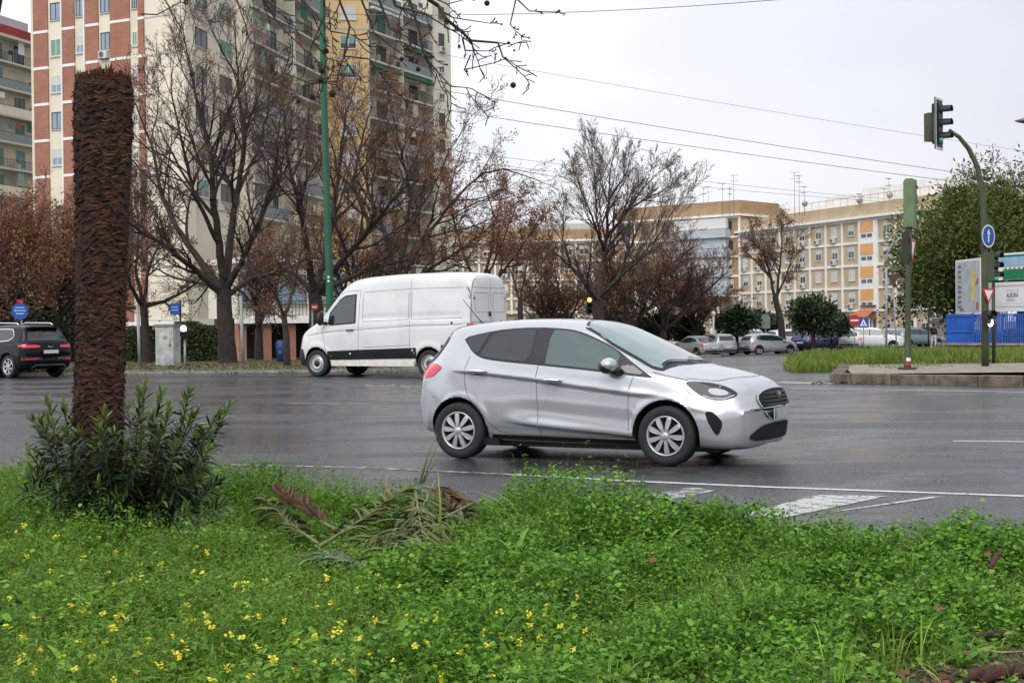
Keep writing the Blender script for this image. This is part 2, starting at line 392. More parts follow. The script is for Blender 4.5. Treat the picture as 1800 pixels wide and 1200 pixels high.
def wheel(parent, x, y, R, w, side, style, spin=0.0, lod=False):
    """wheel part with tyre and rim sub-parts; side=+1 faces +y"""
    e = empty('wheel', (x, y, R)); e.parent = parent
    n = 20 if lod else 44; X = Matrix.Rotation(-side * PI / 2, 4, 'X')
    rr = R * (.66 if style != 'suv' else .70)
    t = MB(); t.lathe([(rr, -.015), (rr + .008, .0), (rr + .02, .004), ((rr + R) / 2, .014), (R * .955, .002), (R * .99, -.022), (R, -.04), (R, -w + .04), (R * .97, -w + .01), (rr, -w)], M_TYRE, n, X)
    t.build('tyre', e)
    r = MB(); sm = M_STEEL if style == 'steel' else M_ALLOY
    r.lathe([(0, -.035), (rr * .9, -.035), (rr, -.02), (rr, .0)], M_WELL if style != 'steel' else M_STEEL, n, X)
    r.lathe([(rr * 1.01, -.02), (rr * 1.01, .004), (rr * .97, .008), (rr * .915, -.002), (rr * .90, -.03)], sm, n, X)
    def petal(pts, hs, a):
        c, s = math.cos(a), math.sin(a)
        top = [X @ Vector((p[0] * c - p[1] * s, p[0] * s + p[1] * c, h)) for p, h in zip(pts, hs)]
        bot = [X @ Vector((p[0] * c - p[1] * s, p[0] * s + p[1] * c, h - .025)) for p, h in zip(pts, hs)]
        r.face(top if side > 0 else top, sm); q = len(pts)
        for j in range(q): r.face([top[j], bot[j], bot[(j + 1) % q], top[(j + 1) % q]], sm)
    if style == 'cover':
        for k in range(9):
            a = spin + k * 2 * PI / 9
            P = [(.16, -.055), (.40, -.095), (.66, -.125), (.88, -.12), (.94, 0), (.88, .12), (.66, .125), (.40, .095), (.16, .055)]
            petal([(p[0] * rr, p[1] * rr * .98) for p in P], [.012, .014, .012, .006, .0, .006, .012, .014, .012], a)
            petal([(.22 * rr, -.012 * rr), (.9 * rr, -.02 * rr), (.9 * rr, .02 * rr), (.22 * rr, .012 * rr)], [.018, .008, .008, .018], a)
        r.lathe([(0, .026), (rr * .12, .026), (rr * .19, .018), (rr * .21, .0)], sm, 20, X)
    elif style in ('alloy', 'suv'):
        N_ = 5 if style == 'alloy' else 7
        for k in range(N_):
            a = spin + k * 2 * PI / N_
            petal([(.1 * rr, -.1 * rr), (.55 * rr, -.1 * rr), (.93 * rr, .02 * rr), (.93 * rr, .2 * rr), (.5 * rr, .1 * rr), (.1 * rr, .1 * rr)], [.0, .0, .004, .004, .0, .0], a)
        r.lathe([(0, .012), (rr * .16, .012), (rr * .2, .0), (rr * .2, -.02)], sm, 16, X)
    else:
        r.lathe([(0, .02), (rr * .30, .02), (rr * .36, .0), (rr * .36, -.03)], M_BLACK, n, X)
        r.lathe([(rr * .36, -.012), (rr * .62, .002), (rr * .68, .0), (rr * .74, -.028), (rr * .90, -.028)], M_ALLOY, n, X)
        for k in range(14):
            a = k * 2 * PI / 14; r.ball((rr * .69 * math.cos(a), rr * .69 * math.sin(a), .001), .016, M_WELL, 6, 4, (1, 1, .2), X)
    r.build('rim', e); return e

def side_set(mb, bvh, fn, *a, sides='LR', **k):
    for s in sides: fn(mb, bvh, a[0], s, *a[1:], **k)
def place_vehicle(e, wheel_x, wr, front_c, rear_c, s=1.0):
    """put the vehicle so its near wheels' outer contacts stand at the two ground points"""
    pass

# ---- silver hatchback (nose to +x, left side = +y ... the camera sees its right side, -y)
def zsh(x): return float(np.interp(x, [.55, 1.13, 1.73, 2.04, 2.63, 2.9, 3.2], [1.0, .958, .897, .853, .783, .752, .73]))
def zlo(x): return float(np.interp(x, [1.27, 1.52, 1.75, 2.2, 2.63, 2.85], [.46, .425, .40, .36, .33, .31]))
def hatch_feat(x, z):
    y = 0.0
    f = sstep((x - .5) / .5) * sstep((3.25 - x) / .35)
    d = z - zsh(x)
    if f > 0:
        if d > 0: y += .018 * math.exp(-(d / .05)**2) * f
        else: y += (.018 - .040 * sstep(-d / .024) + .022 * sstep((-d - .02) / .30)) * f
    f = sstep((x - 1.15) / .75) * sstep((2.95 - x) / .12); d = z - zlo(x)
    if f > 0:
        if d > 0: y += (.026 * math.exp(-(d / .055)**2) - .016 * math.exp(-((d - .17) / .09)**2)) * f
        else: y += (.026 - .044 * sstep(-d / .04)) * f
    for ax in (.735, 3.22):
        r = math.hypot(x - ax, z - .33); y += .009 * math.exp(-((r - .385) / .035)**2) * (1 if z > .3 else 0)
    # lower bumper corner and its side crease
    if x > 3.45: y += .014 * math.exp(-((z - .62 + (x - 3.6) * .12) / .03)**2) * sstep((x - 3.45) / .2) * sstep((3.95 - x) / .2)
    return y
HATCH = dict(L=4.19, W=.87, feat=hatch_feat,
    zt=[(0, .66), (.012, .82), (.04, .93), (.09, 1.05), (.25, 1.23), (.38, 1.40), (.43, 1.47), (.62, 1.51), (.95, 1.545), (1.4, 1.565), (1.8, 1.56), (2.1, 1.535), (2.3, 1.495), (2.6, 1.38), (2.9, 1.245), (3.2, 1.105), (3.31, 1.06), (3.68, .985), (3.95, .905), (4.07, .84), (4.15, .75), (4.19, .60)],
    tumble=.016, zb=[(0, .62), (.01, .50), (.04, .38), (.12, .31), (.45, .26), (1.1, .22), (3.0, .21), (3.6, .2), (3.9, .19), (4.09, .21), (4.155, .30), (4.18, .48), (4.19, .58)],
    zs=[(0, .6), (.02, .78), (.06, .9), (.2, 1.0), (.7, 1.05), (1.3, 1.07), (2.4, .995), (3.06, .94), (3.4, .905), (3.7, .86), (3.9, .79), (4.0, .70), (4.07, .6)],
    ws=[(0, .70), (.1, .78), (.3, .81), (.8, .83), (1.5, .835), (2.5, .83), (3.1, .79), (3.5, .75), (3.8, .70), (4.07, .62)],
    zm=[(0, .6), (.1, .6), (1, .62), (3, .58), (3.9, .52), (4.07, .55)],
    wm=[(0, .72), (.15, .82), (.5, .865), (1.2, .87), (3.2, .87), (3.6, .865), (3.9, .82), (4.07, .70)],
    zr=[(0, .6), (.05, .91), (.1, .99), (.3, 1.18), (.45, 1.34), (.51, 1.41), (.65, 1.455), (.95, 1.487), (1.4, 1.507), (1.8, 1.50), (2.1, 1.47), (2.3, 1.415), (2.57, 1.275), (2.8, 1.15), (3.06, 1.015), (3.2, .975), (3.5, .925), (3.8, .865), (3.95, .80), (4.07, .6)],
    wr=[(0, .62), (.1, .62), (.3, .575), (.6, .58), (1.5, .60), (2.2, .585), (2.6, .645), (2.9, .69), (3.2, .70), (3.5, .64), (3.9, .56), (4.07, .5)],
    bowf=(.33, 3.3, .95), bowr=(.30, 3.0, .8))
for k_ in ('zs', 'ws', 'zm', 'wm', 'zr', 'wr'): HATCH[k_] = [(x_ if x_ <= 3.6 else 3.6 + (x_ - 3.6) * .59 / .47, v_) for x_, v_ in HATCH[k_]]
def make_hatch():
    e = empty('hatchback_car', label='silver five-door hatchback crossing the wet road in front', cat='car')
    body, bv = body_mesh('body', HATCH, M_SILVER, e, arches=((.735, .325, .365), (3.22, .325, .372)), nx=210, ns=12)
    # windows: black surrounds then the panes, each its own part
    dlo = chaikin([(.715, 1.355), (.80, 1.275), (.87, 1.205), (.97, 1.145), (1.08, 1.115), (1.35, 1.085), (1.73, 1.055), (2.4, .993), (2.75, .955), (3.075, .92), (3.05, .935), (2.84, 1.065), (2.57, 1.25), (2.29, 1.37), (2.13, 1.425), (1.96, 1.452), (1.65, 1.468), (1.27, 1.455), (.97, 1.412)], 1)
    for s in 'RL':
        m = MB(); patch(m, bv, dlo, s, M_BLACK, .003, .05); m.build('window_trim', e)
        def pane(nm, P, mt, it=1):
            m = MB(); patch(m, bv, chaikin(P, it), s, mt, .007, .05); m.build(nm, e)
        pane('quarter_window', [(.745, 1.352), (.86, 1.232), (.955, 1.17), (1.005, 1.30), (1.06, 1.405), (.97, 1.392)], M_TINT)
        pane('rear_door_window', [(.995, 1.165), (1.08, 1.138), (1.34, 1.11), (1.63, 1.087), (1.635, 1.435), (1.63, 1.447), (1.3, 1.432), (1.115, 1.405), (1.04, 1.28)], M_TINT)
        pane('front_door_window', [(1.815, 1.075), (1.83, 1.066), (2.2, 1.034), (2.62, .992), (2.655, 1.10), (2.66, 1.175), (2.45, 1.285), (2.28, 1.35), (2.12, 1.405), (1.95, 1.432), (1.825, 1.437)], M_GLASSH)
        pane('front_quarter_window', [(2.70, .985), (2.99, .95), (2.83, 1.05), (2.71, 1.135)], M_TINT)
        m = MB()
        ribbon(m, bv, chaikin([(.865, 1.15), (.815, .986), (.825, .81), (.896, .667), (1.039, .526), (1.163, .385), (1.27, .301), (1.74, .285)], 1, False), s, .007, M_GAP, .0015)
        ribbon(m, bv, [(1.735, 1.06), (1.712, .881), (1.735, .601), (1.745, .285)], s, .007, M_GAP, .0015)
        ribbon(m, bv, [(2.85, .94), (2.80, .769), (2.80, .467), (2.806, .285), (1.74, .285)], s, .007, M_GAP, .0015)
        ribbon(m, bv, [(3.05, .985), (3.2, .945), (3.44, .90)], s, .008, M_GAP, .0015)
        ribbon(m, bv, [(3.42, .87), (3.44, .80), (3.50, .74)], s, .006, M_GAP, .0015)
        ribbon(m, bv, [(.38, .70), (.44, .69), (.46, .62)], s, .006, M_GAP, .0015)
        m.build('panel_gap', e)
        m = MB(); ribbon(m, bv, [(1.14, .262), (1.9, .250), (2.86, .235)], s, .05, M_BLACK, .006); m.build('sill_strip', e)
        sg = 1 if s == 'L' else -1
        for hx, hz in ((1.0, .982), (1.925, .89)):
            p = onto(bv, s, hx, hz, 0); m = MB()
            patch(m, bv, [(hx + .075 * math.cos(a), hz - .014 + .034 * math.sin(a)) for a in np.linspace(0, 2 * PI, 14, endpoint=False)], s, M_GAPW, .002, .03)  # grey oval paints the shaded hollow behind the handle
            pts = [(hx + q, p.y + sg * (.006 + .046 * math.sin(PI * (q + .115) / .23)**.5), hz + .006 - q * .05) for q in np.linspace(-.115, .115, 11)]
            m.tube(pts, [.010, .018, .023, .024, .024, .024, .024, .024, .023, .018, .010], M_CHROME, 10); m.build('door_handle', e)
        # mirror
        p = onto(bv, s, 2.66, 1.0, 0); m = MB()
        m.tube([(2.70, p.y - sg * .01, .975), (2.67, p.y + sg * .07, .985), (2.64, p.y + sg * .13, 1.02)], [.045, .035, .04], M_BLACK, 8)
        X = Matrix.Translation((2.635, p.y + sg * .155, 1.055)) @ Matrix.Rotation(sg * -.12, 4, 'Z')
        m.ball((0, 0, .01), 1, M_SILVER, 16, 10, (.095, .125, .078), X)
        m.ball((-.022, 0, -.012), 1, M_BLACK, 16, 8, (.092, .120, .075), X)
        m.build('wing_mirror', e)
        # lamps
        m = MB(); patch(m, bv, chaikin([(.02, .90), (.02, 1.06), (.30, 1.06), (.42, 1.07), (.515, 1.03), (.50, 1.005), (.37, .90)], 1), s, M_RED, .010, .03); m.build('tail_light', e)
        hl = MB(); patch(hl, bv, chaikin([(3.40, .885), (3.55, .885), (3.72, .865), (3.86, .82), (3.95, .765), (3.93, .725), (3.83, .695), (3.70, .70), (3.57, .755), (3.48, .82)], 1), s, M_LAMPD, .006, .03); h = hl.build('headlight', e)
        l2 = MB(); patch(l2, bv, chaikin([(3.66, .815), (3.76, .815), (3.85, .785), (3.87, .755), (3.80, .742), (3.72, .75), (3.67, .775)], 1), s, M_LAMP, .011, .03); l2.build('lamp_unit', h)
        l3 = MB(); ribbon(l3, bv, [(3.62, .745), (3.70, .715), (3.83, .71), (3.92, .745)], s, .011, M_LAMP, .013); l3.build('daytime_strip', h)
        fp = MB(); patch(fp, bv, chaikin([(3.66, .58), (3.72, .585), (3.80, .52), (3.835, .46), (3.80, .355), (3.765, .33), (3.70, .45), (3.66, .545)], 1), s, M_WELL, .006, .03); fp.build('fog_pocket', e)
    # windscreen
    m = MB(); ws = [(2.20, -.585), (2.34, -.615), (2.55, -.665), (2.80, -.70), (3.04, -.715), (3.14, -.70), (3.24, -.58), (3.31, -.3), (3.33, 0), (3.31, .3), (3.24, .58), (3.14, .70), (3.04, .715), (2.80, .70), (2.55, .665), (2.34, .615), (2.20, .585), (2.12, .35), (2.08, 0), (2.12, -.35)]
    patch(m, bv, ws, 'T', M_BLACK, .003, .07); m.build('windscreen_trim', e)
    m = MB(); patch(m, bv, [(2.23 if p[0] < 2.3 and abs(p[1]) > .5 else (p[0] + .03 if p[0] < 2.3 else min(p[0] - .02, 3.155 - .0 * abs(p[1]) if abs(p[1]) > .5 else 3.24)), p[1] * .955) for p in ws], 'T', M_SCREEN, .008, .07); m.build('windscreen', e)
    m = MB()
    for pts in ([(3.28, -.10), (3.22, -.35), (3.11, -.64)], [(3.29, .48), (3.25, .2), (3.19, -.08)]):
        ribbon(m, bv, pts, 'T', .028, M_BLACK, .022)
    m.build('wiper', e)
    m = MB(); patch(m, bv, [(-.55, 1.06), (.55, 1.06), (.56, 1.10), (.50, 1.37), (-.50, 1.37), (-.56, 1.10)], 'B', M_TINT, .006, .07)
    for sg in (-1, 1): patch(m, bv, [(sg * .57, 1.08), (sg * .62, 1.10), (sg * .58, 1.36), (sg * .52, 1.36)][::sg], 'B', M_BLACK, .012, .05)
    m.build('rear_window', e)
    # bonnet edge
    m = MB(); ribbon(m, bv, chaikin([(3.42, -.72), (3.62, -.66), (3.80, -.52), (3.89, -.3), (3.92, 0), (3.89, .3), (3.80, .52), (3.62, .66), (3.42, .72)], 1, False), 'T', .010, M_GAP, .0015)
    m.build('bonnet_gap', e)
    # front: grille, lower intake, number plate
    g = MB(); gp_ = chaikin([(-.44, .765), (-.2, .80), (.2, .80), (.44, .765), (.51, .67), (.43, .56), (.28, .475), (-.28, .475), (-.43, .56), (-.51, .67)], 1)
    patch(g, bv, gp_, 'F', M_WELL, .012, .02); gr = g.build('grille', e)
    g = MB(); ribbon(g, bv, gp_, 'F', .014, M_CHROME, .018, closed=True, step=.02); g.build('grille_surround', gr)
    g = MB()
    for z in (.55, .59, .63, .67, .71, .75):
        w = .42 if z < .74 else .38
        if z < .58: w = .32
        ribbon(g, bv, [(-w, z), (w, z)], 'F', .012, M_BLACK, .020, step=.02)
    g.build('grille_bars', gr)
    g = MB(); c = onto(bv, 'F', 0, .72, .02); X = Matrix.Translation(c) @ Matrix.Rotation(PI / 2, 4, 'Y')
    g.lathe([(0, .012), (.8, .010), (1, 0)], M_DKGREY, 20, X @ Matrix.Diagonal((.045, .085, 1, 1))); g.build('emblem', gr)
    g = MB(); patch(g, bv, chaikin([(-.50, .41), (-.34, .44), (.34, .44), (.50, .41), (.66, .30), (.48, .262), (-.48, .262), (-.66, .30)], 1), 'F', M_WELL, .010, .025); g.build('lower_intake', e)
    c = onto(bv, 'F', 0, .535, .012).x + .012
    g = MB(); g.box((c, -.26, .475), (c + .012, .26, .595), M_PLATE)
    g.box((c + .0125, -.26, .477), (c + .014, -.215, .593), M_EUB); g.build('number_plate', e)
    # underside shadowed floor pan and exhaust, antenna
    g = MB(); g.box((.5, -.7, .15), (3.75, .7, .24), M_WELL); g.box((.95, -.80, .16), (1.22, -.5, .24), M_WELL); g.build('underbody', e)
    g = MB(); g.tube([(.62, 0, 1.50), (.56, 0, 1.56), (.34, 0, 1.80)], [.014, .006, .004], M_BLACK, 6); g.build('aerial', e)
    for x in (.735, 3.22):
        for sg in (-1, 1): wheel(e, x, sg * .855, .318, .21, sg, 'cover', spin=.2 + x)
    return e
hatch = make_hatch()
a = gp(806, 806); b = gp(1170, 819.5); dv = (b - a); hd = math.atan2(dv.y, dv.x); ks = dv.length / 2.485
hatch.scale = (ks, ks, ks); fwd = Vector((math.cos(hd), math.sin(hd), 0)); lft = Vector((-math.sin(hd), math.cos(hd), 0))
hatch.location = a - fwd * .735 * ks + lft * .855 * ks; hatch.rotation_euler = (0, 0, hd)
# ---- white high-roof van
def van_feat(x, z):
    y = 0.0
    for ax in (1.33, 4.99):
        r = math.hypot(x - ax, z - .36)
        if z > .3: y += .022 * sstep((.60 - r) / .05) * (1 if r < .7 else 0)
    d = z - float(np.interp(x, [.2, 1.8, 3.6, 5.4], [1.38, 1.36, 1.28, 1.13]))
    y += -.010 * math.exp(-(d / .03)**2)
    # pressed side panels
    if .35 < x < 3.5 and 1.5 < z < 2.24:
        e = min(x - .35, 3.5 - x, abs(x - 1.93) + .0, z - 1.5, 2.24 - z)
        y -= .016 * sstep(e / .05)
    return y
VAN = dict(L=5.98, W=1.02, feat=van_feat, tumble=.03, endbias=.85,
    zt=[(0, .75), (.01, 1.2), (.03, 2.3), (.07, 2.62), (.2, 2.72), (1.0, 2.775), (2.2, 2.77), (3.2, 2.73), (3.85, 2.665), (4.15, 2.53), (4.45, 2.26), (4.7, 1.96), (4.95, 1.66), (5.1, 1.52), (5.4, 1.40), (5.7, 1.27), (5.86, 1.12), (5.94, .9), (5.98, .65)],
    zb=[(0, .55), (.05, .45), (.3, .40), (1, .36), (4.9, .32), (5.7, .28), (5.88, .30), (5.95, .4), (5.98, .5)],
    zs=[(0, .7), (.03, 1.5), (.2, 1.6), (4.0, 1.55), (4.6, 1.45), (5.1, 1.36), (5.5, 1.25), (5.8, 1.1), (5.98, .62)],
    ws=[(0, .93), (.2, .97), (3.5, .975), (4.6, .955), (5.2, .90), (5.7, .83), (5.98, .70)],
    zm=[(0, .65), (.2, 1.0), (5, .9), (5.8, .75), (5.98, .6)],
    wm=[(0, .95), (.2, 1.0), (4.8, 1.01), (5.5, .97), (5.8, .92), (5.98, .8)],
    zr=[(0, .72), (.03, 2.2), (.1, 2.5), (.3, 2.58), (1.2, 2.62), (3.2, 2.58), (3.8, 2.52), (4.1, 2.38), (4.4, 2.12), (4.7, 1.82), (4.95, 1.56), (5.15, 1.45), (5.5, 1.32), (5.8, 1.13), (5.98, .63)],
    wr=[(0, .80), (.3, .82), (3.0, .82), (3.9, .80), (4.4, .80), (4.9, .80), (5.3, .74), (5.98, .6)],
    bowf=(.34, 2.6, .9), bowr=(.05, 4, .3))
def make_van():
    e = empty('delivery_van', label='white high-roof delivery van on the far lane behind the silver hatchback', cat='van')
    body, bv = body_mesh('body', VAN, M_WHITE, e, arches=((1.33, .37, .44), (4.99, .37, .44)), nx=150, ns=8)
    for s in 'LR':
        sg = 1 if s == 'L' else -1
        m = MB(); patch(m, bv, [(4.62, 1.42), (4.60, 1.74), (4.26, 2.10), (4.06, 2.20), (3.68, 2.235), (3.67, 1.44), (4.5, 1.39)], s, M_BLACK, .004, .12); m.build('window_trim', e)
        m = MB(); patch(m, bv, [(4.56, 1.46), (4.54, 1.72), (4.24, 2.06), (4.04, 2.16), (3.72, 2.20), (3.72, 1.475), (4.48, 1.43)], s, M_GLASS, .009, .12); m.build('door_window', e)
        m = MB()
        for P in ([(3.56, 2.3), (3.575, 1.4), (3.58, .42)], [(3.55, 2.32), (4.1, 2.31), (4.30, 2.14), (4.68, 1.74), (4.79, 1.3), (4.74, 1.0), (4.64, .70)], [(1.93, 2.62), (1.93, .8)], [(3.5, 2.27), (1.92, 2.34), (.3, 2.34)], [(.09, 2.6), (.08, 1.0)]):
            ribbon(m, bv, P, s, .012, M_GAPW, .002)
        for P in ([(5.40, 1.11), (4.62, 1.225), (3.62, 1.27), (1.79, 1.37), (.3, 1.39)], [(3.45, 1.49), (3.45, 2.2)], [(1.98, 1.55), (1.98, 2.25)], [(1.88, 1.55), (1.88, 2.25)], [(3.45, 1.49), (1.98, 1.53)], [(1.88, 1.53), (.3, 1.56)], [(3.4, .80), (1.95, .86)]):
            ribbon(m, bv, P, s, .014, M_GAPW, .0015)  # these strips paint the shade of pressed creases, not open gaps
        m.build('panel_gap', e)
        m = MB(); patch(m, bv, [(4.62, .46), (4.60, .70), (3.6, .735), (1.72, .79), (1.72, .51)], s, M_BLACK, .012, .15)
        patch(m, bv, [(.95, .50), (.95, .86), (.05, .90), (.05, .52)], s, M_BLACK, .012, .15)
        patch(m, bv, [(5.40, .30), (5.44, .60), (5.50, .76), (5.9, .76), (5.93, .5), (5.85, .32)], s, M_BLACK, .014, .1); m.build('side_cladding', e)
        m = MB(); y = sg * .985
        m.box((1.8, min(y, y - sg * .12), .30), (4.50, max(y, y - sg * .12), .44), M_DIRT); m.build('side_step', e)
        m = MB()
        for px, pz in ((3.86, .63), (1.84, .72)):
            p = onto(bv, s, px, pz, .014); m.ball(p, .03, M_PLATEW, 8, 5, (1, .4, 1))
        m.build('side_marker', e)
        m = MB(); p = onto(bv, s, .62, 1.43, .0); m.ball(p, .035, M_BLACK, 8, 5, (1, .3, 1)); m.build('lock_cover', e)
        p = onto(bv, s, 3.85, 1.27, 0); m = MB()
        m.tube([(3.72, p.y + sg * .01, 1.265), (3.76, p.y + sg * .045, 1.265), (3.93, p.y + sg * .045, 1.262), (3.98, p.y + sg * .01, 1.26)], [.014, .02, .02, .014], M_BLACK, 6); m.build('door_handle', e)
        m = MB(); X = Matrix.Translation((4.72, sg * 1.17, 1.58)) @ Matrix.Rotation(sg * -.2, 4, 'Z')
        m.tube([(4.66, sg * .96, 1.45), (4.70, sg * 1.10, 1.46)], [.05, .045], M_BLACK, 6)
        m.ball((0, 0, 0), 1, M_BLACK, 14, 8, (.08, .12, .19), X); m.build('wing_mirror', e)
        m = MB(); patch(m, bv, chaikin([(5.55, 1.20), (5.70, 1.20), (5.83, 1.10), (5.86, .92), (5.80, .88), (5.66, 1.0)], 1), s, M_LAMP, .008, .05); m.build('headlight', e)
        m = MB(); zz = [(sg * .975, 1.05), (sg * .88, 1.05), (sg * .86, 1.42), (sg * .965, 1.42)]
        patch(m, bv, zz[::sg], 'B', M_RED, .01, .06); patch(m, bv, [(.01, 1.28), (.01, 1.42), (.16, 1.42), (.16, 1.30)], s, M_RED, .01, .05); m.build('tail_light', e)
    m = MB(); ws = [(-.72, 1.50), (-.3, 1.47), (.3, 1.47), (.72, 1.50), (.78, 1.62), (.70, 2.36), (.5, 2.42), (-.5, 2.42), (-.70, 2.36), (-.78, 1.62)]
    patch(m, bv, ws, 'F', M_BLACK, .006, .12); patch(m, bv, [(p[0] * .95, 1.94 + (p[1] - 1.94) * .94) for p in ws], 'F', M_SCREEN, .012, .12); m.build('windscreen', e)
    m = MB(); patch(m, bv, [(-.62, .9), (-.5, 1.05), (.5, 1.05), (.62, .9), (.5, .78), (-.5, .78)], 'F', M_BLACK, .008, .1)
    patch(m, bv, [(-.85, .35), (-.85, .72), (.85, .72), (.85, .35)], 'F', M_BLACK, .008, .1); m.build('grille', e)
    m = MB()
    for P in ([(0, 2.6), (0, .6)], [(-.86, 2.35), (-.3, 2.33), (.3, 2.33), (.86, 2.35)], [(-.87, 1.45), (.87, 1.45)], [(.88, 2.5), (.9, .6)], [(-.88, 2.5), (-.9, .6)]):
        ribbon(m, bv, P, 'B', .014, M_GAPW, .002)
    for sg in (-1, 1):
        ribbon(m, bv, [(sg * .12, 1.7), (sg * .75, 1.7), (sg * .76, 2.2), (sg * .12, 2.2), (sg * .12, 1.7)], 'B', .012, M_GAPW, .0015)
        for z in (.9, 2.05): ribbon(m, bv, [(sg * .93, z), (sg * .93, z + .09)], 'B', .05, M_BLACK, .015)
    m.build('rear_door_gap', e)
    m = MB(); p = onto(bv, 'B', -.10, 1.67, 0)
    m.tube([(p.x - .02, .1, 1.60), (p.x - .03, .1, 1.72)], .035, M_BLACK, 8); m.ball(onto(bv, 'B', -.5, 1.45, .005), .04, M_BLACK, 8, 5, (.3, 1, 1)); m.build('rear_door_handle', e)
    m = MB(); m.box((-.06, -.98, .42), (.05, .98, .60), M_BLACK); m.build('rear_bumper', e)
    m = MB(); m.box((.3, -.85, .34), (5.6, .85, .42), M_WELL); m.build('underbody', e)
    for x in (1.33, 4.99):
        for sg in (-1, 1): wheel(e, x, sg * .99, .365, .24, sg, 'steel')
    return e
van = make_van()
kv = 1.08; th = math.radians(150); A = gp(557, 662); fwd = Vector((math.cos(th), math.sin(th), 0)); lft = Vector((-math.sin(th), math.cos(th), 0))
van.scale = (kv,) * 3; van.rotation_euler = (0, 0, th); van.location = A - fwd * 4.99 * kv - lft * .99 * kv
# the camera sees the van's left side (nose to the left)
# ---- dark suv seen from behind, leaving the frame on the left
SUV = dict(L=4.57, W=.93,
    zt=[(0, .7), (.02, .95), (.06, 1.08), (.16, 1.16), (.30, 1.36), (.42, 1.55), (.5, 1.60), (.9, 1.63), (1.6, 1.645), (2.3, 1.62), (2.7, 1.55), (3.0, 1.38), (3.3, 1.18), (3.5, 1.10), (4.0, 1.03), (4.35, .93), (4.5, .78), (4.57, .65)],
    zb=[(0, .55), (.05, .38), (.15, .30), (.5, .26), (4.0, .24), (4.4, .26), (4.53, .4), (4.57, .6)],
    zs=[(0, .68), (.05, .95), (.2, 1.05), (1, 1.06), (2.8, 1.0), (3.4, .98), (4.2, .9), (4.57, .63)],
    ws=[(0, .80), (.2, .86), (1, .87), (3.0, .86), (4.2, .80), (4.57, .6)], zm=[(0, .65), (1, .68), (4, .62), (4.57, .6)],
    wm=[(0, .84), (.3, .92), (3.8, .92), (4.3, .86), (4.57, .7)],
    zr=[(0, .69), (.06, 1.04), (.2, 1.14), (.34, 1.36), (.45, 1.50), (.9, 1.56), (2.3, 1.55), (2.7, 1.46), (3.0, 1.28), (3.3, 1.10), (4.2, .92), (4.57, .64)],
    wr=[(0, .72), (.3, .66), (.6, .62), (2.3, .62), (3.0, .70), (3.4, .74), (4.57, .5)], bowf=(.3, 2.6, .8), bowr=(.16, 3.2, .6))
def make_suv():
    e = empty('suv_car', label='dark blue-black SUV seen from behind at the left edge of the road', cat='car')
    body, bv = body_mesh('body', SUV, M_NAVY, e, arches=((.92, .35, .42), (3.60, .35, .42)), nx=110, ns=7)
    for s in 'LR':
        sg = 1 if s == 'L' else -1
        P = chaikin([(.72, 1.24), (1.0, 1.12), (2.9, 1.06), (3.1, 1.08), (2.7, 1.36), (2.4, 1.49), (1.0, 1.50), (.9, 1.46)], 1)
        m = MB(); patch(m, bv, P, s, M_TINT, .005, .08); m.build('side_window', e)
        m = MB(); ribbon(m, bv, P, s, .025, M_CHROME, .009, closed=True); m.build('window_trim', e)
        m = MB(); ribbon(m, bv, [(.55, .36), (.58, .6), (.75, .80), (.95, .84), (1.2, .78), (1.34, .55), (1.38, .33), (3.15, .33)], s, .07, M_BLACK, .010); m.build('side_cladding', e)
        m = MB()
        ribbon(m, bv, [(.3, 1.06), (1.0, 1.0), (3.4, .95)], s, .008, M_GAP, .002); ribbon(m, bv, [(1.62, 1.06), (1.6, .7), (1.62, .35)], s, .008, M_GAP, .002); m.build('panel_gap', e)
        m = MB(); m.tube([(.75, sg * .60, 1.61), (.85, sg * .60, 1.67), (2.2, sg * .60, 1.69), (2.4, sg * .60, 1.62)], .022, M_CHROME, 8); m.build('roof_rail', e)
        m = MB(); Q = [(sg * .86, .92), (sg * .38, .93), (sg * .34, .98), (sg * .40, 1.01), (sg * .86, 1.02)]
        patch(m, bv, Q[::-sg], 'B', M_RED, .010, .06); patch(m, bv, [(.15, .94), (.15, 1.03), (.34, 1.01), (.42, .97)], s, M_RED, .01, .05)
        m.build('tail_light', e)
        m = MB(); Q = [(sg * .88, .55), (sg * .28, .56), (sg * .28, .62), (sg * .88, .64)]; patch(m, bv, Q[::-sg], 'B', mat('dark_red_reflector', (.25, .01, .02), .2, coat=.6), .010, .06); m.build('rear_reflector', e)
        m = MB(); X = Matrix.Translation((2.95, sg * 1.0, 1.12)); m.ball((0, 0, 0), 1, M_NAVY, 12, 8, (.09, .13, .08), X); m.build('wing_mirror', e)
    m = MB(); P = [(-.66, 1.14), (.66, 1.14), (.60, 1.36), (.50, 1.52), (-.50, 1.52), (-.60, 1.36)]
    patch(m, bv, P, 'B', M_TINT, .006, .08); m.build('rear_window', e)
    m = MB(); m.box((.26, -.56, 1.535), (.50, .56, 1.565), M_NAVY); m.build('roof_spoiler', e)
    m = MB(); ribbon(m, bv, [(-.62, .30), (-.50, .40), (.50, .40), (.62, .30)], 'B', .03, M_CHROME, .014); m.build('bumper_trim', e)
    m = MB(); c = onto(bv, 'B', 0, .80, .012).x - .01; m.box((c - .012, -.26, .745), (c, .26, .85), M_PLATEW); m.build('number_plate', e)
    m = MB(); c = onto(bv, 'B', 0, .94, .012); m.tube([(c.x - .01, .09, .96), (c.x - .01, 0, .925), (c.x - .01, -.09, .96)], .014, M_CHROME, 5); m.build('emblem', e)
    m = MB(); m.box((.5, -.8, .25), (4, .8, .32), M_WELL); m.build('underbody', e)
    for x in (.92, 3.60):
        for sg in (-1, 1): wheel(e, x, sg * .90, .355, .24, sg, 'suv')
    return e
suv = make_suv()
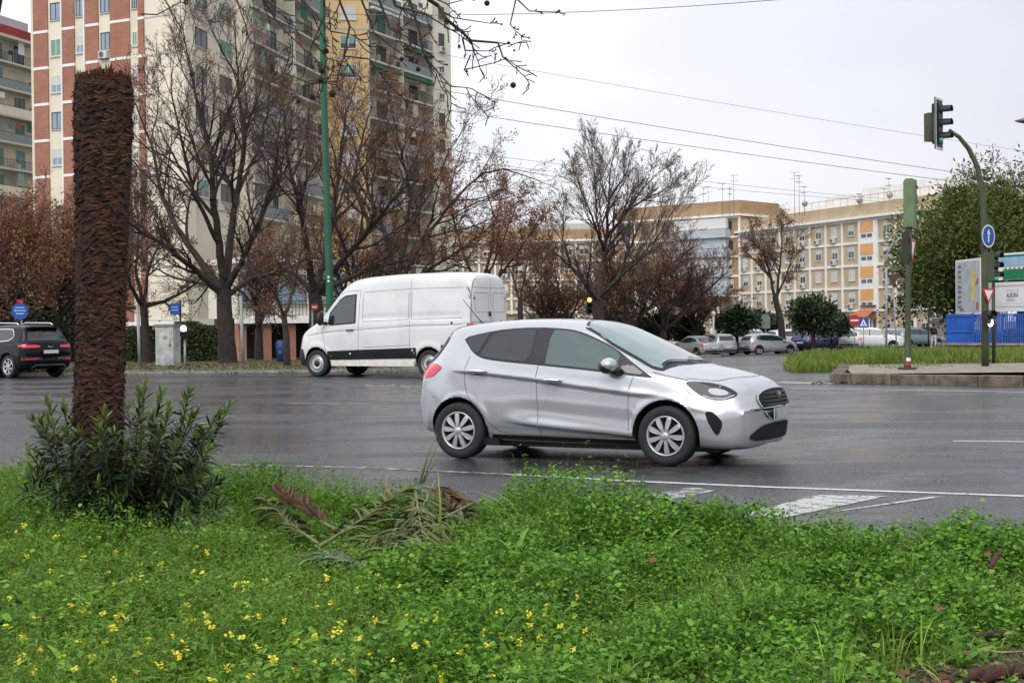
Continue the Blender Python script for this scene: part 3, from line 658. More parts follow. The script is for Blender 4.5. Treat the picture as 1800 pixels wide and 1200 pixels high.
th = math.radians(142); A = gp(14, 664.5); fwd = Vector((math.cos(th), math.sin(th), 0)); lft = Vector((-math.sin(th), math.cos(th), 0))
suv.rotation_euler = (0, 0, th); suv.location = A - fwd * .92 - lft * .90

# ---- parked cars of the far car park: five body kinds, fewer details
def small_spec(L, H, W, kind):
    k = L / 4.1; h = H / 1.5
    base = dict(L=L, W=W / 2, endbias=.8,
        zb=[(0, .5), (.05 * k, .35), (.3 * k, .24), (3.5 * k, .22), (3.9 * k, .22), (4.05 * k, .35), (4.1 * k, .5)],
        zs=[(0, .6), (.1 * k, .9 * h), (.6 * k, .97 * h), (2.4 * k, .93 * h), (3.3 * k, .88 * h), (3.9 * k, .78 * h), (4.1 * k, .6)],
        ws=[(0, W * .42), (.4 * k, W * .47), (3 * k, W * .465), (4.1 * k, W * .35)], zm=[(0, .58), (1, .6), (4.1 * k, .55)],
        wm=[(0, W * .44), (.4 * k, W * .5), (3.6 * k, W * .5), (4.1 * k, W * .38)],
        wr=[(0, W * .38), (.5 * k, W * .34), (2.4 * k, W * .34), (3.2 * k, W * .40), (4.1 * k, W * .3)], bowf=(.26, 2.6, .8), bowr=(.16, 3, .6))
    if kind in ('hatch', 'suv', 'mpv'):
        r = {'hatch': .30, 'suv': .22, 'mpv': .16}[kind]
        base['zt'] = [(0, .62), (.03, .85 * h), (.1, 1.0 * h), (r + .12, 1.36 * h), (r + .22, 1.42 * h), (.9 * k, 1.48 * h), (1.7 * k, 1.5 * h), (2.3 * k, 1.44 * h), (2.8 * k, 1.22 * h), (3.2 * k, 1.0 * h), (3.7 * k, .92 * h), (4.0 * k, .80 * h), (4.1 * k, .55)]
        base['zr'] = [(0, .61), (.1, .96 * h), (r + .14, 1.30 * h), (.9 * k, 1.41 * h), (1.7 * k, 1.43 * h), (2.3 * k, 1.35 * h), (2.8 * k, 1.12 * h), (3.15 * k, .94 * h), (3.8 * k, .83 * h), (4.1 * k, .54)]
        base['gl'] = [(r + .28, 1.02 * h), (2.9 * k, .96 * h), (3.0 * k, .99 * h), (2.65 * k, 1.20 * h), (2.25 * k, 1.33 * h), (1.0 * k, 1.37 * h), (r + .38, 1.30 * h)]
        base['rw'] = (1.03 * h, 1.32 * h)
    elif kind == 'saloon':
        base['zt'] = [(0, .62), (.03, .85), (.1, .95), (.6 * k, 1.0), (1.1 * k, 1.30), (1.5 * k, 1.42), (2.0 * k, 1.43), (2.5 * k, 1.30), (3.0 * k, 1.0), (3.6 * k, .92), (4.0 * k, .80), (4.1 * k, .55)]
        base['zr'] = [(0, .61), (.1, .92), (.6 * k, .96), (1.1 * k, 1.22), (1.5 * k, 1.34), (2.0 * k, 1.35), (2.5 * k, 1.2), (3.0 * k, .94), (3.8 * k, .83), (4.1 * k, .54)]
        base['gl'] = [(.85 * k, 1.0), (2.85 * k, .95), (2.45 * k, 1.17), (2.0 * k, 1.29), (1.5 * k, 1.29), (1.15 * k, 1.2)]
        base['rw'] = (1.0, 1.32)
    return base
def make_parked(spec, kind, paint, rear_dark=False):
    e = empty('parked_car')
    W = spec['W']; L = spec['L']
    body, bv = body_mesh('body', spec, paint, e, nx=46, ns=4, bool_cut=False)
    gl = chaikin(spec['gl'], 1)
    x0 = min(p[0] for p in gl); x1 = max(p[0] for p in gl); xm = (x0 + x1) / 2
    for s in 'LR':
        m = MB(); patch(m, bv, gl, s, M_GLASS, .012, .25); zt = [p[1] for p in gl]
        ribbon(m, bv, [(xm + .05, min(zt) - .02), (xm + .05, max(zt))], s, .07, M_BLACK, .02, step=.2); m.build('side_window', e)
        for ax in (.19 * L, .80 * L):
            m = MB(); patch(m, bv, [(ax + .37 * math.cos(a), .33 + .37 * math.sin(a)) for a in np.linspace(-.1, PI + .1, 14)], s, M_WELL, .008, .2); m.build('wheel_arch', e)
        sg = 1 if s == 'L' else -1
        hl = [(.90 * L, .62 * spec['zs'][2][1] / .95), (.90 * L, .80 * spec['zs'][2][1] / .95), (.965 * L, .76 * spec['zs'][2][1] / .95), (.975 * L, .64)]
        m = MB(); patch(m, bv, hl, s, M_LAMP, .012, .15); m.build('headlight', e)
        m = MB(); q = spec['zs'][1][1]; patch(m, bv, [(.05, q - .22), (.05, q + .02), (.36, q + .02), (.30, q - .18)], s, M_RED, .012, .15)
        Q = [(sg * W * .93, q - .22), (sg * W * .72, q - .20), (sg * W * .74, q + .02), (sg * W * .90, q + .04)]; patch(m, bv, Q[::-sg], 'B', M_RED, .012, .15); m.build('tail_light', e)
        m = MB(); m.ball((.67 * L, sg * (W + .06), spec['zs'][3][1] + .06), 1, paint, 8, 6, (.08, .11, .07)); m.build('wing_mirror', e)
    lo, hi = spec['rw']; m = MB(); patch(m, bv, [(-W * .66, lo), (W * .66, lo), (W * .58, hi), (-W * .58, hi)], 'B', M_GLASS, .012, .2); m.build('rear_window', e)
    fb = spec['zs'][4][1] + .12; m = MB(); patch(m, bv, [(-W * .70, fb), (W * .70, fb), (W * .60, hi), (-W * .60, hi)], 'F', M_GLASS, .012, .2); m.build('windscreen', e)
    m = MB(); patch(m, bv, [(-W * .5, .34), (W * .5, .34), (W * .55, .60), (-W * .55, .60)], 'F', M_WELL, .012, .2); m.build('grille', e)
    m = MB(); c = onto(bv, 'B', 0, .62, .012).x - .02; m.box((c - .01, -.26, .57), (c + .01, .26, .68), M_PLATEW)
    m.build('number_plate', e)
    m = MB(); patch(m, bv, [(-W * .8, .36), (W * .8, .36), (W * .8, .46), (-W * .8, .46)], 'B', M_BLACK, .012, .2); m.build('rear_bumper_trim', e)
    for x in (.19 * L, .80 * L):
        for sg in (-1, 1): wheel(e, x, sg * (W - .01), .315, .2, sg, 'alloy', lod=True)
    return e
PARK = {}
def parked(key, L, H, W, kind, paint): PARK[key] = make_parked(small_spec(L, H, W, kind), kind, paint)
parked('sil_mpv', 4.2, 1.56, 1.74, 'mpv', M_SILVER2); parked('wht_suv', 4.5, 1.64, 1.84, 'suv', M_WHITE); parked('sil_hatch', 4.0, 1.46, 1.72, 'hatch', M_SILVER2)
parked('grn_hatch', 3.9, 1.48, 1.70, 'hatch', M_TEAL); parked('blu_hatch', 4.1, 1.46, 1.74, 'hatch', M_BLUE); parked('sal', 4.4, 1.45, 1.74, 'saloon', M_SILVER2)
parked('wht_mpv', 4.3, 1.80, 1.80, 'mpv', M_WHITE); parked('dk', 4.3, 1.46, 1.76, 'hatch', M_DKGREY); parked('wht_hatch', 4.1, 1.47, 1.74, 'hatch', M_WHITE)
USED = set()
def put_car(key, u, Y, heading, label):
    """u = picture column of the car's middle, heading in degrees (0 = nose to the right)"""
    src = PARK[key]; L = {'sal': 4.4, 'wht_suv': 4.5}.get(key, 4.1)
    e = src if key not in USED else copy_tree(src); USED.add(key)
    p = gu(u, Y); a = math.radians(heading); e.rotation_euler = (0, 0, a)
    e.location = p - Vector((math.cos(a), math.sin(a), 0)) * L / 2
    tag(e, label, 'car', 'cars parked in the far car park'); return e
put_car('sal', 1222, 98, 118, 'leftmost parked car, a silver saloon with its tail to the road')
put_car('sil_mpv', 1253, 101, 112, 'silver people carrier with a large rear window parked beside the silver saloon')
put_car('sil_hatch', 1352, 101, 22, 'small silver hatchback parked alone along the kerb left of the orange tree')
put_car('wht_mpv', 1322, 112, -75, 'tall white people carrier facing the road behind the small silver hatchback')
put_car('dk', 1284, 116, 100, 'dark grey car half hidden by a slender trunk in the car park')
put_car('dk', 1304, 122, 80, 'dark grey hatchback just left of the tall white people carrier')
put_car('wht_suv', 1394, 114, 25, 'long white car parked just left of the blue hatchback, partly behind a tree')
put_car('blu_hatch', 1422, 112, 60, 'dark blue hatchback half hidden by the trunk of the orange tree')
put_car('blu_hatch', 1447, 111, 160, 'bright blue hatchback parked right of the orange tree trunk')
put_car('grn_hatch', 1470, 117, -70, 'grey-green car facing the road between the blue and the white cars')
put_car('wht_hatch', 1484, 117, -85, 'white hatchback nose-on between the grey-green car and the white SUV')
put_car('wht_hatch', 1503, 110, 65, 'white hatchback seen from behind beside the larger white SUV')
put_car('wht_suv', 1536, 109, -12, 'white SUV with its nose to the right, in front of the building entrance')
put_car('sil_hatch', 1568, 118, -100, 'silver hatchback facing the road just right of the white SUV')
put_car('sal', 1587, 115, -80, 'silver saloon nose-on just left of the thick green signal post')
put_car('grn_hatch', 1616, 112, 12, 'small grey-green hatchback between the thick signal post and the pedestrian')
# ------------------------------------------------------------------ ground, road, pavements
M_ASPH = mat('wet_asphalt', (.05, .05, .052), .3)
def asphalt():
    m = M_ASPH; N = m.node_tree.nodes; L = m.node_tree.links; b = N['Principled BSDF']
    t = N.new('ShaderNodeTexCoord')
    def noise(sc, det, vec=None, mapsc=None):
        n = N.new('ShaderNodeTexNoise'); n.inputs['Scale'].default_value = sc; n.inputs['Detail'].default_value = det
        if mapsc:
            mp_ = N.new('ShaderNodeMapping'); mp_.inputs['Scale'].default_value = mapsc; L.new(t.outputs['Object'], mp_.inputs['Vector']); L.new(mp_.outputs['Vector'], n.inputs['Vector'])
        else: L.new(t.outputs['Object'], n.inputs['Vector'])
        return n.outputs['Fac']
    def rng(s, a0, a1, b0, b1):
        q = N.new('ShaderNodeMapRange'); q.inputs['From Min'].default_value = a0; q.inputs['From Max'].default_value = a1; q.inputs['To Min'].default_value = b0; q.inputs['To Max'].default_value = b1
        L.new(s, q.inputs['Value']); return q.outputs['Result']
    def mul(a_, b_, op='MULTIPLY'):
        q = N.new('ShaderNodeMath'); q.operation = op; L.new(a_, q.inputs[0])
        if isinstance(b_, float): q.inputs[1].default_value = b_
        else: L.new(b_, q.inputs[1])
        return q.outputs[0]
    patches = noise(.55, 5, mapsc=(.35, 1.0, 1)); streak = noise(1.4, 4, mapsc=(.12, 1.6, 1)); grain = noise(160, 2); stones = noise(45, 2)
    # colour: aggregate grain, long worn streaks, dark sealed cracks
    c = mul(rng(grain, .3, .7, .4, 1.75), rng(streak, .3, .7, .75, 1.25))
    c = mul(c, rng(stones, .35, .7, .7, 1.4)); speck = noise(30, 2); c = mul(c, rng(speck, .35, .65, .45, 1.6)); c = mul(c, rng(noise(7, 5), .35, .65, .72, 1.28)); c = mul(c, rng(noise(.23, 2), .42, .58, .84, 1.16))
    v = N.new('ShaderNodeTexVoronoi'); v.feature = 'DISTANCE_TO_EDGE'; v.inputs['Scale'].default_value = .30
    mp_ = N.new('ShaderNodeMapping'); mp_.inputs['Scale'].default_value = (.5, 1.5, 1); wn_ = N.new('ShaderNodeTexNoise'); wn_.inputs['Scale'].default_value = 1.8; wn_.inputs['Detail'].default_value = 6
    ad = N.new('ShaderNodeVectorMath'); ad.operation = 'ADD'; L.new(t.outputs['Object'], wn_.inputs['Vector']); L.new(t.outputs['Object'], ad.inputs[0]); L.new(wn_.outputs['Color'], ad.inputs[1])
    L.new(ad.outputs['Vector'], mp_.inputs['Vector']); L.new(mp_.outputs['Vector'], v.inputs['Vector'])
    crack = rng(v.outputs['Distance'], .0, .014, .30, 1.0); c = mul(c, crack)
    s = N.new('ShaderNodeVectorMath'); s.operation = 'SCALE'; s.inputs[0].default_value = (.036, .036, .039); L.new(c, s.inputs['Scale']); L.new(s.outputs['Vector'], b.inputs['Base Color'])
    r = mul(rng(patches, .44, .56, .10, .42), rng(speck, .35, .65, .7, 1.35)); L.new(r, b.inputs['Roughness'])
    h = mul(mul(speck, 2.2), mul(stones, .9), 'ADD'); h2 = mul(noise(9, 3), .5); h = mul(h, h2, 'ADD')
    bp = N.new('ShaderNodeBump'); bp.inputs['Strength'].default_value = .8; bp.inputs['Distance'].default_value = .007; L.new(h, bp.inputs['Height']); L.new(bp.outputs['Normal'], b.inputs['Normal'])
    b.inputs['Specular IOR Level'].default_value = .36
asphalt()
M_SOIL = mat('damp_soil', (.045, .032, .02), .95, col2=(.075, .055, .032), vscale=6, bump=.6, bscale=40)
M_VERGE = mat('leaf_strewn_verge', (.075, .065, .04), .95, col2=(.10, .12, .045), vscale=2.2, bump=.6, bscale=30, detail=8)
M_CONC = mat('weathered_concrete', (.20, .17, .135), .9, col2=(.30, .27, .23), vscale=3.0, bump=.5, bscale=30, detail=8)
M_KERBD = mat('stained_kerb_concrete', (.085, .062, .045), .85, col2=(.17, .135, .105), vscale=4.5, bump=.7, bscale=25, detail=8)
M_KERB = mat('pale_kerb_stone', (.30, .29, .27), .8, var=.2, vscale=2, bump=.3)
M_PAVE = mat('wet_pavement', (.16, .15, .14), .5, var=.2, vscale=2, bump=.3)
M_LINE = mat('worn_road_paint', (.44, .44, .43), .4, col2=(.07, .07, .07), vscale=9, detail=10, cr=(.52, .60))
M_LINE2 = mat('solid_road_paint', (.66, .66, .64), .45, col2=(.48, .48, .47), vscale=7, detail=8)

def sheet(name, rows, nx, m, up, kind='structure', rot=False):
    """rows = [(y, x_left, x_right)], draped on the terrain at height `up`"""
    V = []; F = []
    for (y, xl, xr) in rows:
        for i in range(nx + 1):
            x = xl + (xr - xl) * i / nx; V.append((x, y, gz(x, y) + up))
    w = nx + 1
    for j in range(len(rows) - 1):
        for i in range(nx): a_ = j * w + i; F.append((a_, a_ + 1, a_ + w + 1, a_ + w))
    o = npmesh(name, V, F, m, smooth=True); tag(o, kind=kind); return o
ys = list(np.arange(-8, 60, 6)) + list(np.arange(60, 130, 5)) + [140, 160, 200, 260, 340, 460, 700, 1200]
sheet('ground', [(y, -420 - y * .3, 420 + y * .3) for y in ys], 60, mat('bare_ground', (.09, .085, .06), .95, col2=(.07, .09, .04), vscale=.5, bump=.4, bscale=5), -.06)
# near edge of the road follows the weedy bank
EDGE = [(-60, 13.9), (0, 13.7), (400, 12.7), (550, 12.0), (700, 11.8), (850, 11.3), (900, 10.7), (1280, 9.9), (1530, 9.35), (1800, 9.1), (2300, 8.4)]
EX = []
for u, Y in EDGE: EX.append((gu(u, Y).x, Y))
EX = [(-30, 17.0), (-12, 14.8)] + EX + [(12, 6.5), (30, 2)]
def edge_y(x): return float(np.interp(x, [e[0] for e in EX], [e[1] for e in EX]))
def road_sheet():
    V = []; F = []; xs = np.linspace(-75, 75, 101); nr = 60
    for x in xs:
        y0 = edge_y(x); y1 = 150.0
        for j in range(nr + 1):
            t = (j / nr)**1.6; y = y0 + (y1 - y0) * t; V.append((x, y, gz(x, y)))
    w = nr + 1
    for i in range(100):
        for j in range(nr): a_ = i * w + j; F.append((a_, a_ + w, a_ + w + 1, a_ + 1))
    o = npmesh('road', V, F, M_ASPH, smooth=True); tag(o, kind='structure')
road_sheet()
def edge_strip(name, P, w, h, m, up=0.0, label=None, joint=False):
    """a kerb of width w and height h along ground points P"""
    mb = MB(); P = [Vector((p[0], p[1], 0)) for p in P]; L_ = []
    Q = [P[0]]
    for a_, b_ in zip(P, P[1:]):
        n = max(1, int((b_ - a_).length / (1.0 if joint else 2.0))); Q += [a_.lerp(b_, (j + 1) / n) for j in range(n)]
    rows = []
    for j, q in enumerate(Q):
        d = (Q[min(j + 1, len(Q) - 1)] - Q[max(j - 1, 0)]).normalized(); nn = Vector((-d.y, d.x, 0)); z = gz(q.x, q.y) + up
        a_, b_ = q, q + nn * w
        rows.append([Vector((a_.x, a_.y, z - .1)), Vector((a_.x, a_.y, z + h - .02)), Vector((a_.x + nn.x * .02, a_.y + nn.y * .02, z + h)), Vector((b_.x, b_.y, z + h)), Vector((b_.x, b_.y, z - .1))])
    rj = random.Random(9)
    for r0, r1 in zip(rows, rows[1:]):
        if joint:       # separate kerb stones with open joints, each settled a little differently
            g = .012 / max(.1, (r1[0] - r0[0]).length); dz = Vector((0, 0, rj.uniform(-.012, .012)))
            A_ = [a_.lerp(b_, g) + dz for a_, b_ in zip(r0, r1)]; B_ = [a_.lerp(b_, 1 - g) + dz for a_, b_ in zip(r0, r1)]
            for k in range(4): mb.face([A_[k], B_[k], B_[k + 1], A_[k + 1]], m)
            mb.face(A_, m); mb.face(B_[::-1], m); continue
        for k in range(4): mb.face([r0[k], r1[k], r1[k + 1], r0[k + 1]], m)
    mb.face(rows[0], m); mb.face(rows[-1][::-1], m)
    o = mb.build(name); tag(o, kind='structure'); return o
# far verge (left) with its kerb
K0 = [(-75, 45.6), (gp(0, 659).x, gp(0, 659).y), (gp(520, 655).x, gp(520, 655).y), (gp(1010, 650).x, gp(1010, 650).y)]
corner = gp(1090, 640)
KP = K0 + [(corner.x - 1.2, corner.y - 2.5), (corner.x, corner.y), (corner.x + 1.5, corner.y + 8), (gp(1170, 617).x - 2, 80), (13, 92)]
edge_strip('kerb', KP, .18, .13, M_KERB)
def verge():
    V = []; F = []
    xs = np.linspace(-75, 13, 60); kx = [p[0] for p in KP[:6]]; ky = [p[1] for p in KP[:6]]
    for x in xs:
        if x <= corner.x: y0 = float(np.interp(x, kx, ky)) + .17
        else: y0 = float(np.interp(x, [corner.x, corner.x + 1.5, KP[7][0], 13], [corner.y, corner.y + 8, 80, 92])) + .3
        for j in range(31): y = y0 + (150 - y0) * (j / 30)**1.5; V.append((x, y, gz(x, y) + .125))
    for i in range(59):
        for j in range(30): a_ = i * 31 + j; F.append((a_, a_ + 31, a_ + 32, a_ + 1))
    o = npmesh('verge', V, F, M_VERGE, smooth=True); tag(o, kind='structure')
verge()
# pale footpath behind the trees on the left
sheet('footpath', [(y, -75, 3) for y in (60, 62, 64)], 20, M_PAVE, .135)
# pavement in front of the far blocks and the car park ground
sheet('car_park', [(y, 7.5, 46) for y in (93, 98, 104, 110, 116, 122)], 16, mat('car_park_asphalt', (.075, .07, .068), .6, var=.3, vscale=1.5, bump=.3), .012)
E_K = [gp(1130, 619), gp(1300, 617), gp(1420, 612), gp(1500, 607)]
edge_strip('car_park_kerb', [(p.x, p.y) for p in E_K], .25, .14, mat('brown_kerb', (.16, .11, .07), .9, var=.3, vscale=3))
# median island on the right: a raised stained kerb with a concrete top
isl = [gp(1466, 674), gp(1800, 680)]
iy0 = isl[0].y; ix0 = isl[0].x
edge_strip('island_kerb', [(gu(1474, iy0 + 9).x, iy0 + 9), (gu(1470, iy0 + 4).x, iy0 + 4), (ix0, iy0 + .5), (ix0 + .4, iy0), (isl[1].x, isl[1].y), (40, isl[1].y - 1.2)], .32, .235, M_KERBD, joint=True)
sheet('island_top', [(iy0 + .28, ix0 + .50, 42), (iy0 + 4, gu(1470, iy0 + 4).x + .28, 42), (iy0 + 9, gu(1474, iy0 + 9).x + .28, 42), (iy0 + 18, gu(1480, iy0 + 18).x, 42)], 12, M_CONC, .215)
for (u0, v0, u1, v1) in ():
    pass
# painted lines
def line(name, P, w, m, up=.004):
    V = []; F = []; P = [Vector((p[0], p[1], 0)) for p in P]; Q = [P[0]]
    for a_, b_ in zip(P, P[1:]):
        n = max(1, int((b_ - a_).length / 1.0)); Q += [a_.lerp(b_, (j + 1) / n) for j in range(n)]
    for j, q in enumerate(Q):
        d = (Q[min(j + 1, len(Q) - 1)] - Q[max(j - 1, 0)]).normalized(); nn = Vector((-d.y, d.x, 0)) * w / 2
        for s in (-1, 1): r = q + nn * s; V.append((r.x, r.y, gz(r.x, r.y) + up))
    F = [(2 * j, 2 * j + 2, 2 * j + 3, 2 * j + 1) for j in range(len(Q) - 1)]
    o = npmesh(name, V, F, m); tag(o, kind='structure'); return o
def gl(*uv): return [(gp(u, v).x, gp(u, v).y) for u, v in uv]
M_LINEF = mat('faded_road_paint', (.44, .44, .43), .4, col2=(.06, .06, .062), vscale=9, detail=9, cr=(.42, .52))
line('road_marking_edge', gl((900, 834), (1100, 845), (1350, 856), (1800, 872)), .10, M_LINE2)
line('road_marking_edge', gl((380, 816), (640, 822), (900, 834)), .09, M_LINEF)
line('road_marking_dash', gl((500, 709), (685, 709.5)), .11, M_LINE)
line('road_marking_dash', gl((1675, 775), (1850, 777)), .11, M_LINE2)
line('road_marking_dash', gl((300, 741), (370, 744)), .1, M_LINE)
line('road_marking_far', gl((640, 692), (880, 689)), .12, M_LINEF)
line('road_marking_far', gl((1390, 683), (1480, 683.5), (1850, 690)), .13, M_LINE2)
line('road_marking_far', gl((1370, 672), (1466, 674)), .35, M_LINE2)
def poly_mark(name, uv, m, up=.004):
    mb = MB(); mb.face([Vector((*gl(p)[0], up + 0)) for p in uv], m); o = mb.build(name); tag(o, kind='structure')
poly_mark('road_marking_hatching', [(1290, 906), (1370, 912), (1560, 872), (1440, 870)], M_LINE)
poly_mark('road_marking_hatching', [(1420, 906), (1445, 903), (1660, 873), (1635, 873)], M_LINE)
poly_mark('road_marking_hatching', [(1130, 872), (1180, 879), (1260, 862), (1215, 856)], M_LINEF)

# darker repair patches, and two round covers in the far lanes
M_PATCH = mat('asphalt_repair', (.022, .022, .024), .3, var=.35, vscale=30, bump=.6, bscale=120)
for u, v, lb in ((669, 677, 'round dark manhole cover in the road below the van, left one'), (731, 678, 'round dark manhole cover in the road below the van, right one')):
    p = gp(u, v); m = MB(); m.lathe([(0, .012), (.30, .012)], mat('cast_iron', (.03, .03, .032), .5, var=.4, vscale=40), 24); m.lathe([(.30, .009), (.38, .009), (.39, .0)], M_CONC, 24); tag(m.build('manhole_cover', loc=p), lb, 'manhole cover')
# ------------------------------------------------------------------ buildings
M_CREAM = mat('cream_render', (.78, .71, .57), .9, col2=(.68, .62, .50), vscale=.35, detail=8)
M_CREAM2 = mat('cream_render_pale', (.72, .66, .55), .9, var=.1, vscale=.5, detail=8)
M_YEL = mat('ochre_render', (.70, .50, .24), .9, col2=(.62, .45, .23), vscale=.4, detail=8)
M_WHT = mat('white_masonry_paint', (.82, .81, .79), .85, var=.08, vscale=.7, detail=8)
M_BAND = mat('greyish_floor_band', (.50, .47, .46), .85)
M_BRK = brick_mat('red_brick', (.38, .145, .09), (.30, .11, .07), (.36, .25, .19), 1.0)
M_BRKT = brick_mat('tan_brick', (.55, .42, .26), (.46, .345, .21), (.52, .44, .32), 1.0)
M_BRKO = brick_mat('orange_brick', (.42, .27, .14), (.34, .215, .11), (.40, .30, .20), 1.0)
M_ORG = mat('orange_render', (.72, .40, .16), .9, var=.06, vscale=.8)
M_SHG = mat('green_roller_shutter', (.22, .38, .31), .7)
M_SHW = mat('white_roller_shutter', (.66, .66, .64), .7)
M_WGL = mat('building_window_glass', (.03, .04, .05), .08, spec=.8, var=.4, vscale=.3)
M_WGB = mat('building_window_glass_bright', (.22, .30, .38), .1, spec=.9)
M_FRM = mat('white_window_frame', (.68, .67, .65), .6)
M_FRD = mat('dark_window_frame', (.06, .05, .045), .6)
M_AC = mat('air_conditioner_casing', (.60, .59, .56), .6)
M_ACD = mat('air_conditioner_fan', (.10, .11, .12), .6)
M_RAIL = mat('dark_iron_railing', (.025, .03, .03), .6)
M_SLAB = mat('balcony_slab_edge', (.55, .53, .50), .85, var=.1)
M_GREYP = mat('grey_balcony_panel', (.22, .25, .27), .7)
M_GRNP = mat('green_awning', (.02, .12, .075), .8)
M_DRED = mat('dark_red_parapet', (.26, .035, .03), .85, var=.15, vscale=1)
M_ROOF = mat('grey_roofing', (.45, .46, .48), .8, var=.1)
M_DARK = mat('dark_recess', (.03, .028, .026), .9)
_wcache = {}
def window_mesh(w, h, style):
    """origin bottom centre of the opening, wall plane y=0, outside is -y"""
    k = (round(w, 2), round(h, 2), style)
    if k in _wcache: return _wcache[k]
    m = MB(); d = .10; glz = M_WGL if style[0] != 'b' else M_WGB; fr = M_FRM if 'd' not in style else M_FRD
    # reveal: recessed pane with a frame proud of the wall
    m.box((-w / 2, -.012, 0), (w / 2, .02, h), glz)
    t = .06
    for lo, hi in (((-w / 2 - t, -.05, -t), (w / 2 + t, .02, 0)), ((-w / 2 - t, -.05, h), (w / 2 + t, .02, h + t)), ((-w / 2 - t, -.045, 0), (-w / 2, .02, h)), ((w / 2, -.045, 0), (w / 2 + t, .02, h)), ((-t / 2, -.035, 0), (t / 2, .02, h))):
        m.box(lo, hi, fr)
    fsh = {'g': 1.0, 'G': .62, 'w': 1.0, 'W': .55, 'h': .35}.get(style[-1], 0)
    if fsh:
        sm = M_SHG if style[-1] in 'gG' else M_SHW
        z = h * (1 - fsh)
        while z < h - .02:
            m.box((-w / 2 + .01, -.034, z), (w / 2 - .01, -.014, min(h, z + .085)), sm); z += .10
    m.box((-w / 2 - .12, -.10, -t - .07), (w / 2 + .12, .02, -t), M_SLAB)
    o = m.build('window'); me = o.data; bpy.data.objects.remove(o); _wcache[k] = me; return me
def ac_mesh():
    if 'ac' in _wcache: return _wcache['ac']
    m = MB(); m.box((-.42, -.38, 0), (.42, -.05, .58), M_AC)
    m.lathe([(0, 0), (.21, 0), (.23, .01)], M_ACD, 16, Matrix.Translation((-.1, -.40, .29)) @ Matrix.Rotation(-PI / 2, 4, 'X') @ Matrix.Rotation(PI, 4, 'X'))
    m.box((-.36, -.36, -.06), (-.32, .0, 0), M_FRD); m.box((.32, -.36, -.06), (.36, .0, 0), M_FRD)
    o = m.build('ac'); me = o.data; bpy.data.objects.remove(o); _wcache['ac'] = me; return me
class Face:
    """a facade from ground point A to ground point B (seen with A on the left); s runs along it, n outwards"""
    def __init__(s, root, A, B, z0):
        s.root = root; s.A = Vector((A[0], A[1], 0)); s.B = Vector((B[0], B[1], 0)); s.L = (s.B - s.A).length; s.z0 = z0
        s.d = (s.B - s.A).normalized(); s.rz = math.atan2(s.d.y, s.d.x)
        s.X = Matrix.Translation((s.A.x, s.A.y, z0)) @ Matrix.Rotation(s.rz, 4, 'Z')
    def box(s, mb, s0, s1, z0, z1, n0, n1, m):          # n outward distance (towards the camera side = local -y)
        mb.box((s0, -n1, z0), (s1, -n0, z1), m, s.X)
    def put(s, me, name, u, z, label=None):
        o = bpy.data.objects.new(name, me); COL.objects.link(o); o.parent = s.root
        p = s.X @ Vector((u, 0, z)); o.location = p; o.rotation_euler = (0, 0, s.rz); return o
def uD(u, Y): p = gu(u, Y); return (p.x, p.y)
rng_b = random.Random(5)

CLUT = [mat('balcony_cloth_white', (.7, .7, .68), .9), mat('balcony_cloth_blue', (.10, .16, .30), .9), mat('balcony_plant', (.03, .09, .03), .9), mat('balcony_wood', (.20, .11, .06), .8), mat('balcony_cloth_red', (.35, .06, .05), .9), M_AC, mat('balcony_blind_cream', (.55, .48, .35), .9)]
def clutter(f, mb, s0, s1, z, n0, n1):
    """what people keep on a balcony: plants, cupboards, drying cloth, half lowered blinds"""
    for _ in range(rng_b.randint(3, 7)):
        s_ = rng_b.uniform(s0, s1); k = rng_b.random(); m = rng_b.choice(CLUT); n = rng_b.uniform(n0, n1 - .3)
        if k < .35: f.box(mb, s_, s_ + rng_b.uniform(.3, .7), z + .13, z + rng_b.uniform(.6, 1.5), n, n + .25, m)
        elif k < .7: h = z + rng_b.uniform(1.3, 1.9); f.box(mb, s_, s_ + rng_b.uniform(.4, 1.1), h, h + rng_b.uniform(.3, .7), n1 - .04, n1 - .02, rng_b.choice(CLUT[:2] + CLUT[4:5]))
        else: f.box(mb, s_, s_ + rng_b.uniform(.8, 1.8), z + 2.67 - rng_b.uniform(.4, 1.5), z + 2.67, n1 - .09, n1 - .06, rng_b.choice([CLUT[6], M_SHG, CLUT[0], M_GRNP]))
